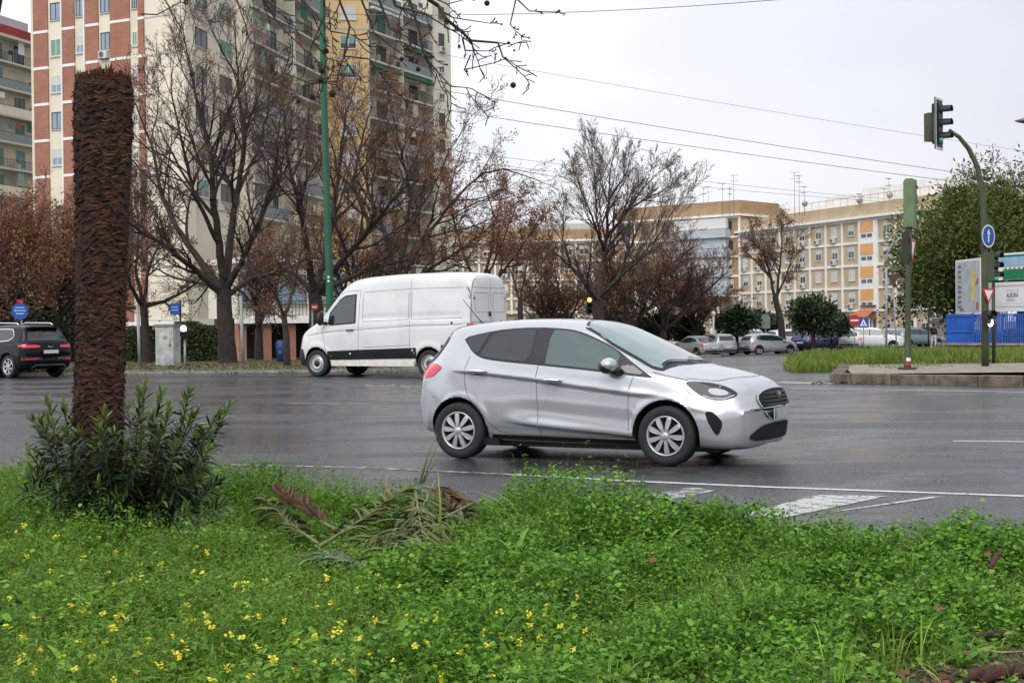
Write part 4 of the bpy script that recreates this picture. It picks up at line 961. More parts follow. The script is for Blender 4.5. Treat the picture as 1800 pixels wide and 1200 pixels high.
# --- B: brick and cream tower block
def tower_brick():
    e = empty('apartment_tower', label='tall tower block with red brick strips and cream walls, behind the palm stump', cat='building')
    FH = 2.9; z0 = -1.05; NF = 13; g0 = 3.0
    P0 = uD(62, 119.6); P1 = uD(333, 112); P2 = uD(566, 143)
    f1 = Face(e, P0, P1, z0); f2 = Face(e, P1, P2, z0); top = g0 + NF * FH
    L1 = f1.L; w = MB()
    # walls of both faces, back closed
    bk = Vector((f2.d.x, f2.d.y, 0)) * 0
    f1.box(w, 0, L1, g0, top, -1.0, 0, M_CREAM); f2.box(w, 0, f2.L, g0, top, -1.0, -.0, M_CREAM)
    w.box((P0[0] + 1.5, P0[1] + 1.5, z0), (P1[0] + 3, P0[1] + 16, z0 + top), M_CREAM)
    w.build('wall', e)
    # left face: u positions measured from the picture, converted to metres along the face
    def su(u):
        d = ray(u, 200); A = f1.A; # intersect the vertical plane of the face
        dx, dy = d.x, d.y; t = (A.x * f1.d.y - A.y * f1.d.x) / (dx * f1.d.y - dy * f1.d.x); return (Vector((dx * t, dy * t, 0)) - A).dot(f1.d)
    cols = [(62, 87), (113, 134), (154, 176), (197, 231), (246, 256)]
    for a_, b_ in cols:
        bricks = MB(); f1.box(bricks, max(0, su(a_)), su(b_), g0, g0 + NF * FH, 0, .12, M_BRK); bricks.build('brick_strip', e)
    for k in range(NF + 1):
        for a_, b_ in cols:
            if k > 3: bd = MB(); f1.box(bd, max(0, su(a_)) - .003, su(b_) + .003, g0 + k * FH, g0 + k * FH + .215, .002, .15, M_WHT); bd.build('brick_band', e)
        bd = MB(); f1.box(bd, su(256) + .005, L1, g0 + k * FH + .05, g0 + k * FH + .16, .001, .03, M_BAND); bd.build('floor_band', e)
    for u in (111, 151): pipes = MB(); f1.box(pipes, su(u), su(u) + .12, g0, top, .001, .2, M_WHT); pipes.build('drain_pipe', e)
    sty = {0: 'xg', 1: 'xg', 2: 'xd', 3: 'xW'}
    for k in range(4, NF):
        for c, (a_, b_) in enumerate(((90, 111), (135, 151), (178, 196), (233, 245))):
            sc = (su(a_) + su(b_)) / 2; ww = su(b_) - su(a_) - .25
            st = rng_b.choice(['xg', 'bd', 'bd', 'xW', 'bW']) if k < 12 else ('xg' if c < 2 else 'xd')
            if c == 3: ww *= .9
            f1.put(window_mesh(ww, 1.25 if c < 3 else 1.0, st), 'window', sc, g0 + k * FH + 1.0)
            if (k == 12 and c < 2) or rng_b.random() < .12: f1.put(ac_mesh(), 'air_conditioner', sc, g0 + k * FH + .25)
    for k in range(6):
        pass
    # right face: plain cream strip with one window bay, then a long run of balconies
    def s2(u):
        d = ray(u, 200); A = f2.A; dx, dy = d.x, d.y; t = (A.x * f2.d.y - A.y * f2.d.x) / (dx * f2.d.y - dy * f2.d.x); return (Vector((dx * t, dy * t, 0)) - A).dot(f2.d)
    for k in range(3, NF + 1): b2 = MB(); f2.box(b2, 0, s2(420), g0 + k * FH + .05, g0 + k * FH + .16, .001, .03, M_BAND); b2.build('floor_band', e)
    for k in range(3, NF):
        z = g0 + k * FH
        f2.put(window_mesh(2.2, 1.3, rng_b.choice(['xG', 'xg', 'xd'])), 'window', s2(355), z + .95)
        f2.put(window_mesh(2.6, 1.3, rng_b.choice(['xG', 'xg', 'xd'])), 'window', s2(398), z + .95)
        if rng_b.random() < .5: f2.put(ac_mesh(), 'air_conditioner', s2(372), z + .4)
        bal = MB(); a_, b_ = s2(424), f2.L - .6
        for (p, q) in ((a_, a_ + (b_ - a_) * .47), (a_ + (b_ - a_) * .53, b_)):
            f2.box(bal, p, q, z - .12, z + .06, 0.003, 1.25, M_SLAB)
            pm = rng_b.choice([M_RAIL, M_RAIL, M_RAIL, M_GREYP])
            f2.box(bal, p + .02, q - .02, z + .98, z + 1.03, 1.17, 1.22, M_RAIL)
            if pm is M_RAIL:
                s_ = p + .05
                while s_ < q: f2.box(bal, s_, s_ + .03, z + .061, z + .979, 1.18, 1.21, M_RAIL); s_ += .22
            else: f2.box(bal, p + .04, q - .04, z + .10, z + .97, 1.18, 1.21, pm)
            f2.box(bal, p, p + .08, z + .061, z + 2.6, .01, 1.1, M_CREAM2)
        clutter(f2, bal, a_ + .4, b_ - .6, z, .2, 1.05)
        bal.build('balcony', e)
        for j in range(4):
            s_ = a_ + (b_ - a_) * (j + .5) / 4
            f2.put(window_mesh(2.2, 2.1, rng_b.choice(['xd', 'xG', 'xW', 'xd'])), 'balcony_door', s_, z + .1)
    # arcade on the ground floor
    ar = MB(); q = 0
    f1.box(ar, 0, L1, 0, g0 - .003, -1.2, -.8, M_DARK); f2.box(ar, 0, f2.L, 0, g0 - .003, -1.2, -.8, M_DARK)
    s_ = 0
    while s_ < f1.L - .8: f1.box(ar, s_, s_ + .7, 0, g0 - .30, -.7, 0.0, M_BRK); s_ += 3.1
    s_ = .3
    while s_ < f2.L: f2.box(ar, s_, s_ + .9, 0, g0 - .30, -.7, 0.0, M_BRK); s_ += 3.4
    f1.box(ar, -.1, f1.L, g0 - .30, g0 - .004, -.7, .15, M_WHT); f2.box(ar, .0, f2.L, g0 - .30, g0 - .004, -.7, .15, M_WHT)
    ar.build('arcade', e)
    return e
tower_brick()
# --- low wing in front of the towers: glazed first floor over brick arcade (seen between the trunks)
def wing():
    e = empty('arcade_block', label='low block with glazed floor above a brick pillared arcade', cat='building')
    f = Face(e, uD(418, 96), uD(640, 101), -1.0); w = MB(); Z1 = 3.05; Z2 = 6.6
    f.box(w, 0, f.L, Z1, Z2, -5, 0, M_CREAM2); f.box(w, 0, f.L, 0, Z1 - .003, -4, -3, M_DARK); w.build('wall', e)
    m = MB(); f.box(m, -.2, f.L + .2, Z1 - .35, Z1 + .12, .003, .35, M_WHT); f.box(m, -.2, f.L + .2, Z2, Z2 + .35, -5.2, .30, M_WHT); m.build('canopy_slab', e)
    m = MB(); s_ = .1
    while s_ < f.L: f.box(m, s_, s_ + .55, 0, Z1 - .36, -.7, -.05, M_BRK); s_ += 1.75
    f.box(m, 0, f.L, 0, .35, -2.9, -2.4, M_BRK); m.build('brick_pillar', e)
    s_ = 1.2
    while s_ < f.L - 1: f.put(window_mesh(2.1, 1.9, rng_b.choice(['xd', 'bd', 'xd'])), 'window', s_, Z1 + .9); s_ += 2.6
    m = MB(); s_ = 0
    while s_ < f.L: f.box(m, s_, s_ + .03, Z1 + .13, Z1 + 1.1, .28, .31, M_RAIL); s_ += .25
    f.box(m, 0, f.L, Z1 + 1.1, Z1 + 1.14, .27, .32, M_RAIL); m.build('railing', e)
wing()
# --- C: ochre tower with balconies and a cream end
def tower_ochre():
    e = empty('apartment_tower', label='tall ochre tower block with stacked balconies and pale end wall, right of the green mast', cat='building')
    FH = 2.9; z0 = -1.05; NF = 12; g0 = 3.0; top = g0 + NF * FH + 1
    A = uD(520, 147); B = uD(652, 148); Cc = uD(765, 161); D = uD(798, 163.5)
    f1 = Face(e, A, B, z0); f2 = Face(e, B, Cc, z0); f3 = Face(e, Cc, D, z0)
    w = MB(); f1.box(w, 0, f1.L, 0, top, -9, 0, M_YEL); w.build('wall', e)
    w = MB(); f2.box(w, 0, f2.L, 0, top, -8, -1.4, M_CREAM2); f2.box(w, f2.L + .003, f2.L + .9, 0, top - .01, -8, .1, M_CREAM2); w.build('balcony_wall', e)
    w = MB(); f3.box(w, 0, f3.L, 0, top, -4, 0, M_CREAM2); w.build('end_wall', e)
    for k in range(NF + 1): bd = MB(); f1.box(bd, 0, f1.L, g0 + k * FH + .02, g0 + k * FH + .2, .001, .03, M_BAND); bd.build('floor_band', e)
    for k in range(0, NF):
        z = g0 + k * FH
        if k > 1:
            f1.put(window_mesh(1.5, 1.25, rng_b.choice(['xg', 'xw', 'xw', 'xG'])), 'window', f1.L - 1.9, z + 1.05)
            f1.put(window_mesh(1.3, 1.25, rng_b.choice(['xg', 'xw', 'xW'])), 'window', f1.L - 5.4, z + 1.05)
            f3.put(window_mesh(.8, 1.3, rng_b.choice(['xd', 'xW', 'xd'])), 'window', f3.L * .50, z + 1.0)
            if k in (3, 7, 10): f3.put(ac_mesh(), 'air_conditioner', f3.L * .5, z + .3)
        bal = MB(); L_ = f2.L
        for (p, q) in ((.15, L_ * .49), (L_ * .52, L_ - .1)):
            f2.box(bal, p, q, z - .10, z + .10, -1.39, .25, M_SLAB)
            pm = rng_b.choice([M_RAIL, M_RAIL, M_GREYP, M_RAIL])
            f2.box(bal, p + .03, q - .03, z + 1.06, z + 1.11, .16, .21, M_RAIL)
            if pm is M_RAIL:
                s_ = p + .05
                while s_ < q: f2.box(bal, s_, s_ + .035, z + .101, z + 1.059, .17, .20, M_RAIL); s_ += .24
            else: f2.box(bal, p + .04, q - .04, z + .12, z + 1.05, .17, .20, pm)
            if rng_b.random() < .45: # rolled out awning
                f2.box(bal, p + .3, q - .4, z + 2.2, z + 2.45, .05, .5, rng_b.choice([M_GRNP, M_GRNP, M_SHW, M_GREYP]))
            f2.box(bal, p - .1, p + .05, z + .101, z + 2.79, -1.39, .1, M_CREAM2)
        clutter(f2, bal, .5, L_ - .8, z, -1.1, .1)
        bal.build('balcony', e)
        for j in range(4): f2.put(window_mesh(1.9, 2.1, rng_b.choice(['xd', 'xG', 'xW', 'xd', 'xd'])), 'balcony_door', L_ * (j + .5) / 4, z + .12).location += f2.X.to_3x3() @ Vector((0, 1.4, 0))
tower_ochre()
# --- A: far left block with long balconies and a dark red parapet
def block_left():
    e = empty('apartment_block', label='balcony block with dark red parapet at the far left edge', cat='building')
    FH = 2.9; z0 = -1.05; NF = 11; g0 = 2.6; A = uD(-40, 156); B = uD(110, 171); f = Face(e, A, B, z0); top = g0 + NF * FH
    w = MB(); f.box(w, 0, f.L, 0, top, -9, -1.2, M_CREAM2); w.build('wall', e)
    m = MB(); f.box(m, -.3, f.L, top, top + 1.15, -9, -.1, M_DRED); f.box(m, -.4, f.L, top - .3, top - .003, -1.19, .5, M_SLAB); m.build('parapet', e)
    m = MB(); f.box(m, -.3, f.L, top + 1.2, top + 3.4, -8, -4, M_ROOF); m.build('roof_house', e)
    for k in range(NF):
        z = g0 + k * FH; bal = MB(); f.box(bal, 0, f.L, z - .1, z + .12, -1.19, .2, M_SLAB)
        pm = [M_RAIL, M_GREYP, M_CREAM2][k % 3] if k < NF - 2 else [M_GREYP, M_RAIL][k - NF + 2]
        f.box(bal, 0, f.L, z + 1.06, z + 1.1, .12, .17, M_RAIL)
        if pm is M_RAIL:
            s_ = 0
            while s_ < f.L: f.box(bal, s_, s_ + .035, z + .121, z + 1.059, .13, .16, M_RAIL); s_ += .25
        else: f.box(bal, 0, f.L, z + .14, z + 1.05, .13, .16, pm)
        clutter(f, bal, .5, f.L - .8, z, -1.0, .1)
        bal.build('balcony', e)
        for j in range(4): f.put(window_mesh(1.7, 1.9, rng_b.choice(['xG', 'xg', 'xd', 'xW'])), 'window', f.L * (j + .5) / 4, z + .5).location += f.X.to_3x3() @ Vector((0, 1.2, 0))
block_left()
# --- F: long five-storey block on the right: brick panels in a white frame
def estate(e, A, B, z0, nb, floors, FH, g0, top_extra, seed, stair=None, wall=M_BRKT, front=None, piers=True, win=('xw', 'xW', 'xh', 'xW'), depth=10, cols=None):
    R = random.Random(seed); f = Face(e, A, B, z0); L_ = f.L; top = g0 + floors * FH
    w = MB(); f.box(w, 0, L_, 0, top, -depth, 0, wall); w.build('wall', e)
    fr = MB(); bw = L_ / nb
    if piers:
        for j in range(nb + 1): f.box(fr, j * bw - .16, j * bw + .16, 0, top - .003, 0, .16, M_WHT)
    for k in range(floors + 1): f.box(fr, -.1, L_ + .1, g0 + k * FH - .18, g0 + k * FH + .12, 0, .13, M_WHT)
    f.box(fr, 0, L_, .0, .4, 0, .1, M_WHT)
    fr.build('white_frame', e)
    c = MB(); f.box(c, -.3, L_ + .3, top + .121, top + .42, -depth, .6, M_WHT); c.build('cornice', e)
    c = MB(); f.box(c, 0, L_, top + .421, top + .421 + top_extra, -depth, .1, wall if wall is not M_WHT else M_BRKO); c.build('parapet', e)
    n = 0
    for j in range(nb):
        for k in range(-1, floors):
            zz = g0 + k * FH if k >= 0 else .1
            if stair is not None and j in stair:
                continue
            if n >= 96: break
            st = R.choice(win); f.put(window_mesh(1.15, 1.2, st), 'window', (j + .5) * bw + R.choice([-.1, 0, .1]), zz + (.95 if k >= 0 else .8)); n += 1
            if k >= 0 and R.random() < .42: f.put(ac_mesh(), 'air_conditioner', (j + .5) * bw + R.choice([-.1, .2, 0]), zz + .22)
    return f, bw, top
def block_right():
    e = empty('apartment_block', label='long five-storey block of tan brick panels in white frames with orange stair tower', cat='building', group='estate blocks across the car park')
    t = -6.5; A = (42 - .368 * 27.4, 182 + .93 * 27.4); B = (42 + .368 * 16, 182 - .93 * 16)
    f, bw, top = estate(e, A, B, -.6, 12, 4, 2.75, 3.3, 1.5, 3, stair=(8,))
    # stair tower bay with orange panels and little landing windows
    m = MB(); s0 = 8 * bw + .17; s1 = 9 * bw - .17
    f.box(m, s0, s1, 3.9, top - .2, .14, .30, M_WHT); m.build('stair_tower', e)
    for k in range(4): m = MB(); f.box(m, s0 + .3, s1 - .3, 3.3 + k * 2.75 + .35 + .8, 3.3 + k * 2.75 + 2.15 + .4, .301, .33, M_ORG); m.build('orange_panel', e)
    for k in range(4):
        for q in (-.62, .62):
            m = MB(); z = 3.3 + k * 2.75 + .55; f.box(m, (s0 + s1) / 2 + q - .48, (s0 + s1) / 2 + q + .48, z, z + .42, .30, .34, M_WGL); m.build('landing_window', e)
    m = MB(); X = f.X; cx = (s0 + s1) / 2   # tiled porch and glazed door
    pts = [(cx - 2.0, 2.55), (cx + 2.0, 2.55), (cx + 1.5, 3.35), (cx - 1.5, 3.35)]
    a_, b_, c_, d_ = [X @ Vector((p[0], -(1.6 if i < 2 else .35), p[1])) for i, p in enumerate(pts)]
    m.face([a_, b_, c_, d_], mat('terracotta_tiles', (.45, .13, .05), .8, var=.3, vscale=6)); f.box(m, cx - 2, cx + 2, 2.42, 2.54, .3, 1.6, MATS['terracotta_tiles'])
    for q in (-1.7, 1.7): f.box(m, cx + q - .12, cx + q + .12, 0, 2.42, 1.2, 1.45, M_WHT)
    m.build('porch', e)
    m = MB(); f.box(m, cx - 1.25, cx + 1.25, 0, 2.3, .31, .35, M_WHT)
    for q in (-.62, 0.0, .62): f.box(m, cx + q - .26, cx + q + .26, .25, 2.1, .351, .37, M_WGL)
    m.build('entrance_door', e)
    m = MB(); f.box(m, 0, f.L, 3.02, 3.10, .35, .45, M_RAIL); m.build('cable_run', e)
    # roof terrace: white huts, railings
    r = MB(); zt = top + 1.95
    for (p, q, h_, dd) in ((6, 12, 1.2, 3), (17, 24, 1.8, 3), (24.5, 31, 2.3, 3.5), (33, 42, 2.2, 3)): f.box(r, p, q, zt, zt + h_, -dd - 4, -dd, M_WHT)
    r.build('roof_hut', e)
    r = MB(); f.box(r, 16, 44, zt + 1.0, zt + 1.06, -.6, -.5, mat('pink_rail', (.6, .35, .38), .7))
    s_ = 16
    while s_ < 44: f.box(r, s_, s_ + .05, zt - .04, zt + .999, -.6, -.5, M_FRM); s_ += 1.6
    r.build('roof_railing', e)
    return f, top
fR, topR = block_right()
def antenna(p, h, seed, label):
    R = random.Random(seed); m = MB(); m.tube([(0, 0, -.3), (0, 0, h)], .035, M_STEEL, 5)
    a_ = R.random() * PI; c, s = math.cos(a_), math.sin(a_)
    for k in range(2 if h > 3 else 1):
        z = h - .1 - k * .8; m.tube([(-.7 * c, -.7 * s, z), (.5 * c, .5 * s, z)], .025, M_STEEL, 4)
        for j in range(6): q = -.65 + j * .2; m.tube([(q * c + .3 * s, q * s - .3 * c, z), (q * c - .3 * s, q * s + .3 * c, z)], .015, M_STEEL, 3)
    if R.random() < .4: m.ball((0, -.3, h * .35), .4, M_STEEL, 10, 5, (1, .3, 1))
    o = m.build('tv_antenna', loc=p); tag(o, label, 'antenna', 'television antennas on the far roofs')
ANT = [(1290, 307, 205, 'tall thin antenna left of the lone bare tree, on the far roofs'), (1270, 322, 208, 'short antenna with a dish on the middle block roof'), (1397, 302, 192, 'tallest antenna above the long tan brick block'), (1405, 308, 192, 'thinner antenna just right of the tallest one'), (1414, 327, 190, 'short antenna with a crosspiece right of the tall pair'),
       (1237, 330, 214, 'thin faint antenna furthest left on the middle block'), (1245, 327, 214, 'second faint antenna on the middle block'), (1563, 313, 178, 'antenna beside the thick green signal post, above the roof railing'), (1554, 330, 178, 'faint thin antenna left of the one beside the green post'), (1510, 340, 180, 'small antenna on the white roof hut of the long block'),
       (938, 340, 228, 'left antenna of the two above the block behind the van'), (966, 338, 228, 'right antenna of the two above the block behind the van'), (1283, 330, 206, 'short antenna just left of the tall one over the bare tree')]
for i, (u, v, Y, lb) in enumerate(ANT):
    p = at(u, v, Y); base = at(u, 375 if u < 1480 else 360, Y); h = p.z - base.z; antenna(base, h, i, lb)
# --- E: middle block, pale balconies ; D: block behind the van
def blocks_mid():
    e = empty('apartment_block', label='middle estate block with brown roof band and pale grey balconies', cat='building', group='estate blocks across the car park')
    A = uD(1085, 222); B = uD(1302, 207); f, bw, top = estate(e, A, B, -.6, 6, 5, 2.75, 3.0, 1.9, 4, wall=M_BRKO, win=('xd', 'xW', 'xd'))
    m = MB()
    for k in range(1, 5):
        z = 3.0 + k * 2.75
        f.box(m, f.L * .50, f.L * .93, z - .1, z + 1.1, .17, 1.3, mat('pale_grey_balcony', (.46, .50, .54), .8, var=.12, vscale=.8)); f.box(m, f.L * .52, f.L * .92, z + 1.2, z + 2.6, .17, .8, MATS['pale_grey_balcony'] if k % 2 else M_FRM)
    m.build('balcony', e)
    e = empty('apartment_block', label='estate block with orange brick wall directly behind the tail of the van', cat='building', group='estate blocks across the car park')
    A = uD(760, 226); B = uD(1100, 222); f, bw, top = estate(e, A, B, -.9, 12, 4, 2.8, 3.4, 1.5, 6, wall=M_BRKO)
    r = MB(); f.box(r, 3, f.L - 3, top + 2.0, top + 3.0, -6, -3, M_ROOF)
    s_ = 1
    while s_ < f.L: f.box(r, s_, s_ + .06, top + 1.92, top + 3.0, -.6, -.5, M_FRM); s_ += 1.8
    f.box(r, 0, f.L, top + 3.0, top + 3.06, -.6, -.5, M_FRM); r.build('roof_railing', e)
    # low annex with beige wall and white piers behind the parked cars
    e = empty('boundary_wall', label='beige garden wall with white piers behind the parked cars', cat='wall')
    f = Face(e, uD(1120, 150), uD(1310, 146), -.95); m = MB(); f.box(m, 0, f.L, 0, 2.5, -.2, 0, M_BRKT); m.build('wall_panel', e)
    m = MB(); s_ = 0
    while s_ < f.L: f.box(m, s_, s_ + .35, 0, 2.7, -.25, .06, M_WHT); s_ += 1.9
    f.box(m, 0, f.L, 2.5, 2.62, -.22, .04, M_WHT); m.build('wall_pier', e)
    e = empty('boundary_wall', label='beige annex wall with white pillars and flat canopy, right of the van', cat='wall')
    f = Face(e, uD(880, 150), uD(1010, 150), -.95); m = MB(); f.box(m, 0, f.L, 0, 3.4, -.2, 0, M_BRKT); m.build('wall_panel', e)
    m = MB(); s_ = 0
    while s_ < f.L: f.box(m, s_, s_ + .3, 0, 3.5, -.25, .06, M_WHT); s_ += 2.4
    f.box(m, -.2, f.L + .2, 3.5, 3.75, -.5, .5, M_WHT); m.build('canopy', e)
blocks_mid()
# --- low brick garden wall, hedge base, on the far pavement at the left
def low_wall(u0, v0, u1, v1, h, label):
    a_, b_ = gp(u0, v0), gp(u1, v1); e = empty('garden_wall', label=label, cat='wall')
    f = Face(e, (a_.x, a_.y), (b_.x, b_.y), min(a_.z, b_.z) - .1); m = MB(); f.box(m, 0, f.L, 0, h + .1, -.25, 0, M_BRK); m.build('brickwork', e)
    m = MB(); f.box(m, -.03, f.L + .03, h + .1, h + .16, -.28, .03, M_CONC); m.build('coping', e)
low_wall(-30, 634, 400, 632, .55, 'long low red brick wall under the hedge at the far pavement')
low_wall(430, 630, 640, 628, .35, 'low red brick kerb wall before the arcade pillars')
# ------------------------------------------------------------------ trees
M_BARK = mat('dark_wet_bark', (.022, .016, .014), .9, col2=(.045, .034, .029), vscale=5, bump=.6, bscale=18)
M_TWIG = mat('bare_twigs', (.075, .045, .038), .9)
M_TWIGP = mat('purplish_twigs', (.115, .080, .072), .9)
M_TWIGG = mat('grey_brown_twigs', (.11, .085, .07), .9)
M_TWIGR = mat('red_brown_twigs', (.10, .048, .034), .9)
M_LFO = mat('dead_orange_leaves', (.2, .1, .04), .9, spec=.15, island=[(.14, .06, .030), (.30, .14, .06), (.42, .21, .09), (.20, .10, .055)], trans=.25)
M_LFB = mat('dry_brown_seed_heads', (.1, .08, .06), .9, island=[(.07, .05, .035), (.14, .10, .07), (.10, .07, .04)])
M_LFG = mat('evergreen_leaves', (.03, .06, .02), .6, island=[(.012, .028, .010), (.035, .065, .018), (.06, .095, .028), (.02, .045, .014)], trans=.15)
M_LFF = mat('feathery_green_leaves', (.08, .12, .03), .65, spec=.2, island=[(.018, .036, .010), (.06, .10, .02), (.14, .19, .04), (.22, .21, .05), (.035, .06, .015)], trans=.35)
M_LFD = mat('dark_glossy_leaves', (.02, .05, .015), .45, island=[(.008, .022, .010), (.02, .045, .015), (.045, .08, .025), (.012, .03, .01)])
M_LFH = mat('hedge_leaves', (.05, .08, .02), .6, island=[(.02, .035, .010), (.05, .08, .02), (.09, .12, .035), (.10, .08, .03)])
def frustums(segs, k):
    P0 = np.array([s[0] for s in segs]); P1 = np.array([s[1] for s in segs]); r0 = np.array([s[2] for s in segs]); r1 = np.array([s[3] for s in segs])
    d = P1 - P0; d /= np.maximum(np.linalg.norm(d, axis=1), 1e-6)[:, None]
    a = np.where(np.abs(d[:, 2:3]) < .8, [[0, 0, 1.]], [[1., 0, 0]]); u = np.cross(d, a); u /= np.linalg.norm(u, axis=1)[:, None]; w = np.cross(d, u)
    an = np.arange(k) * 2 * PI / k; n = len(segs)
    ring = u[:, None, :] * np.cos(an)[None, :, None] + w[:, None, :] * np.sin(an)[None, :, None]
    V = np.concatenate([P0[:, None, :] + ring * r0[:, None, None], P1[:, None, :] + ring * r1[:, None, None]], axis=1).reshape(-1, 3)
    q = np.arange(k); F = np.stack([q, (q + 1) % k, (q + 1) % k + k, q + k], axis=1)
    F = (F[None] + (np.arange(n) * 2 * k)[:, None, None]).reshape(-1, 4); return V, F
def grow(T, tips, p, d, L, r, lvl, R, P):
    maxl = P['levels']; n = max(2, min(14, int(L / P['seg'][min(lvl, len(P['seg']) - 1)]) + 1)); st = L / n
    kids = P['kids'][lvl] if lvl < maxl else 0; acc = 0.0; w = P['wob']; tr = P['trop'][min(lvl, len(P['trop']) - 1)]; rmin = P['rmin']
    for i in range(n):
        d = (d[0] + R.gauss(0, w), d[1] + R.gauss(0, w), d[2] + R.gauss(0, w) + tr); m = math.sqrt(d[0]**2 + d[1]**2 + d[2]**2); d = (d[0] / m, d[1] / m, d[2] / m)
        q = (p[0] + d[0] * st, p[1] + d[1] * st, p[2] + d[2] * st); t = (i + 1) / n; ra = max(rmin, r * (1 - .72 * i / n)); rb = max(rmin, r * (1 - .72 * t))
        T.append((p, q, ra, rb, lvl)); p = q
        if kids and t > P['start']:
            acc += kids / (n * (1 - P['start']))
            while acc > R.random():
                acc -= 1; spawn(T, tips, p, d, L * P['ratio'] * (1.15 - .5 * t) * R.uniform(.7, 1.25), rb * .68, lvl + 1, R, P)
    tips.append((p, d, lvl))
def spawn(T, tips, p, d, L, r, lvl, R, P):
    a = math.radians(R.uniform(*P['ang'])); x = Vector(d); o = x.orthogonal().normalized(); o.rotate(Matrix.Rotation(R.uniform(0, 2 * PI), 3, x))
    nd = x * math.cos(a) + o * math.sin(a); grow(T, tips, p, tuple(nd), L, r, lvl, R, P)
def limb(T, tips, pts, r0, r1, R, P, lvl=1, kids=8, start=.25):
    """a main limb along given points, with side branches"""
    pts = [Vector(p) for p in pts]; S = []
    for a, b in zip(pts, pts[1:]):
        n = max(1, int((b - a).length / .35)); S += [a.lerp(b, j / n) for j in range(n)]
    S.append(pts[-1]); n = len(S) - 1; tot = sum((b - a).length for a, b in zip(pts, pts[1:]))
    S = [S[0]] + [s + Vector((R.gauss(0, .02), R.gauss(0, .02), R.gauss(0, .02))) for s in S[1:]]
    for i in range(n):
        t0, t1 = i / n, (i + 1) / n; ra = r0 + (r1 - r0) * t0; rb = r0 + (r1 - r0) * t1
        T.append((tuple(S[i]), tuple(S[i + 1]), ra, rb, 0 if ra > .05 else 1))
        if t1 > start and kids:
            if R.random() < kids / (n * (1 - start)):
                d = (S[i + 1] - S[i]).normalized(); spawn(T, tips, tuple(S[i + 1]), tuple(d), tot * P['ratio'] * (1.1 - .5 * t1) * R.uniform(.6, 1.2), rb * .6, lvl + 1, R, P)
    d = (S[-1] - S[-2]).normalized(); grow(T, tips, tuple(S[-1]), tuple(d), tot * P.get('tipext', .24), r1, lvl + 1, R, P)
def leafquads(C, size, R, aspect=.55, elong=None):
    """C (n,3) centres -> small leaf quads with random attitude"""
    n = len(C); rs = np.random.RandomState(R); a = rs.normal(size=(n, 3)); a /= np.linalg.norm(a, axis=1)[:, None]
    b = np.cross(a, rs.normal(size=(n, 3))); b /= np.maximum(np.linalg.norm(b, axis=1), 1e-6)[:, None]
    s = size * rs.uniform(.6, 1.35, n)[:, None]; V = np.stack([C - a * s, C + b * s * aspect, C + a * s, C - b * s * aspect], axis=1).reshape(-1, 3)
    return V, np.arange(4 * n).reshape(-1, 4)
def finish_tree(T, tips, label, seed, mtw=M_TWIG, mleaf=None, leafn=0, leafs=.06, spread=.15, name='bare_tree', group=None, minlvl=3, cat='tree', aspect=.55, keep=1.0):
    base = Vector(T[0][0]); e = empty(name, base, label=label, cat=cat, group=group); off = np.array(base)
    tr = [s for s in T if s[4] <= 1 and s[2] > .03]; tw = [s for s in T if not (s[4] <= 1 and s[2] > .03)]
    V, F = frustums(tr, 9); npmesh('trunk', V - off, F, M_BARK, e, smooth=True)
    ms = []; Vs = []; Fs = []; MI = []; k = 0
    if tw:
        fat = [s for s in tw if s[2] > .02]; thin = [s for s in tw if s[2] <= .02]
        for gset, kk in ((fat, 5), (thin, 3)):
            if gset: V, F = frustums(gset, kk); Vs.append(V); Fs.append(F + k); MI += [0 if kk == 5 else 1] * len(F); k += len(V)
    mats = [M_BARK, mtw]
    if mleaf and leafn:
        rs = np.random.RandomState(seed); tp = np.array([t[0] for t in tips if t[2] >= minlvl])
        if keep < 1:
            f = np.sin(tp[:, 0] * 1.1 + seed) * np.sin(tp[:, 1] * 1.3) * np.sin(tp[:, 2] * .9 + 1); tp = tp[(f + rs.uniform(-.5, .5, len(tp))) > np.quantile(f, 1 - keep)]
        C = np.repeat(tp, leafn, axis=0) + rs.normal(size=(len(tp) * leafn, 3)) * spread
        V, F = leafquads(C, leafs, seed, aspect); Vs.append(V); Fs.append(F + k); MI += [2] * len(F); mats.append(mleaf)
    npmesh('crown', np.vstack(Vs) - off, np.vstack(Fs), None, e, mi=MI, mats=mats); return e
PBARE = dict(levels=4, seg=[.5, .4, .3, .22, .16], kids=[9, 9, 8, 6, 0], wob=.13, trop=[.03, .03, .05, .05, .04], start=.18, ratio=.55, ang=(25, 58), rmin=.0085)
def P2(**k): d = dict(PBARE); d.update(k); return d
def px(Y, *uvd):
    """picture points (u, v, depth offset) to world"""
    return [at(q[0], q[1], Y + (q[2] if len(q) > 2 else 0)) for q in uvd]
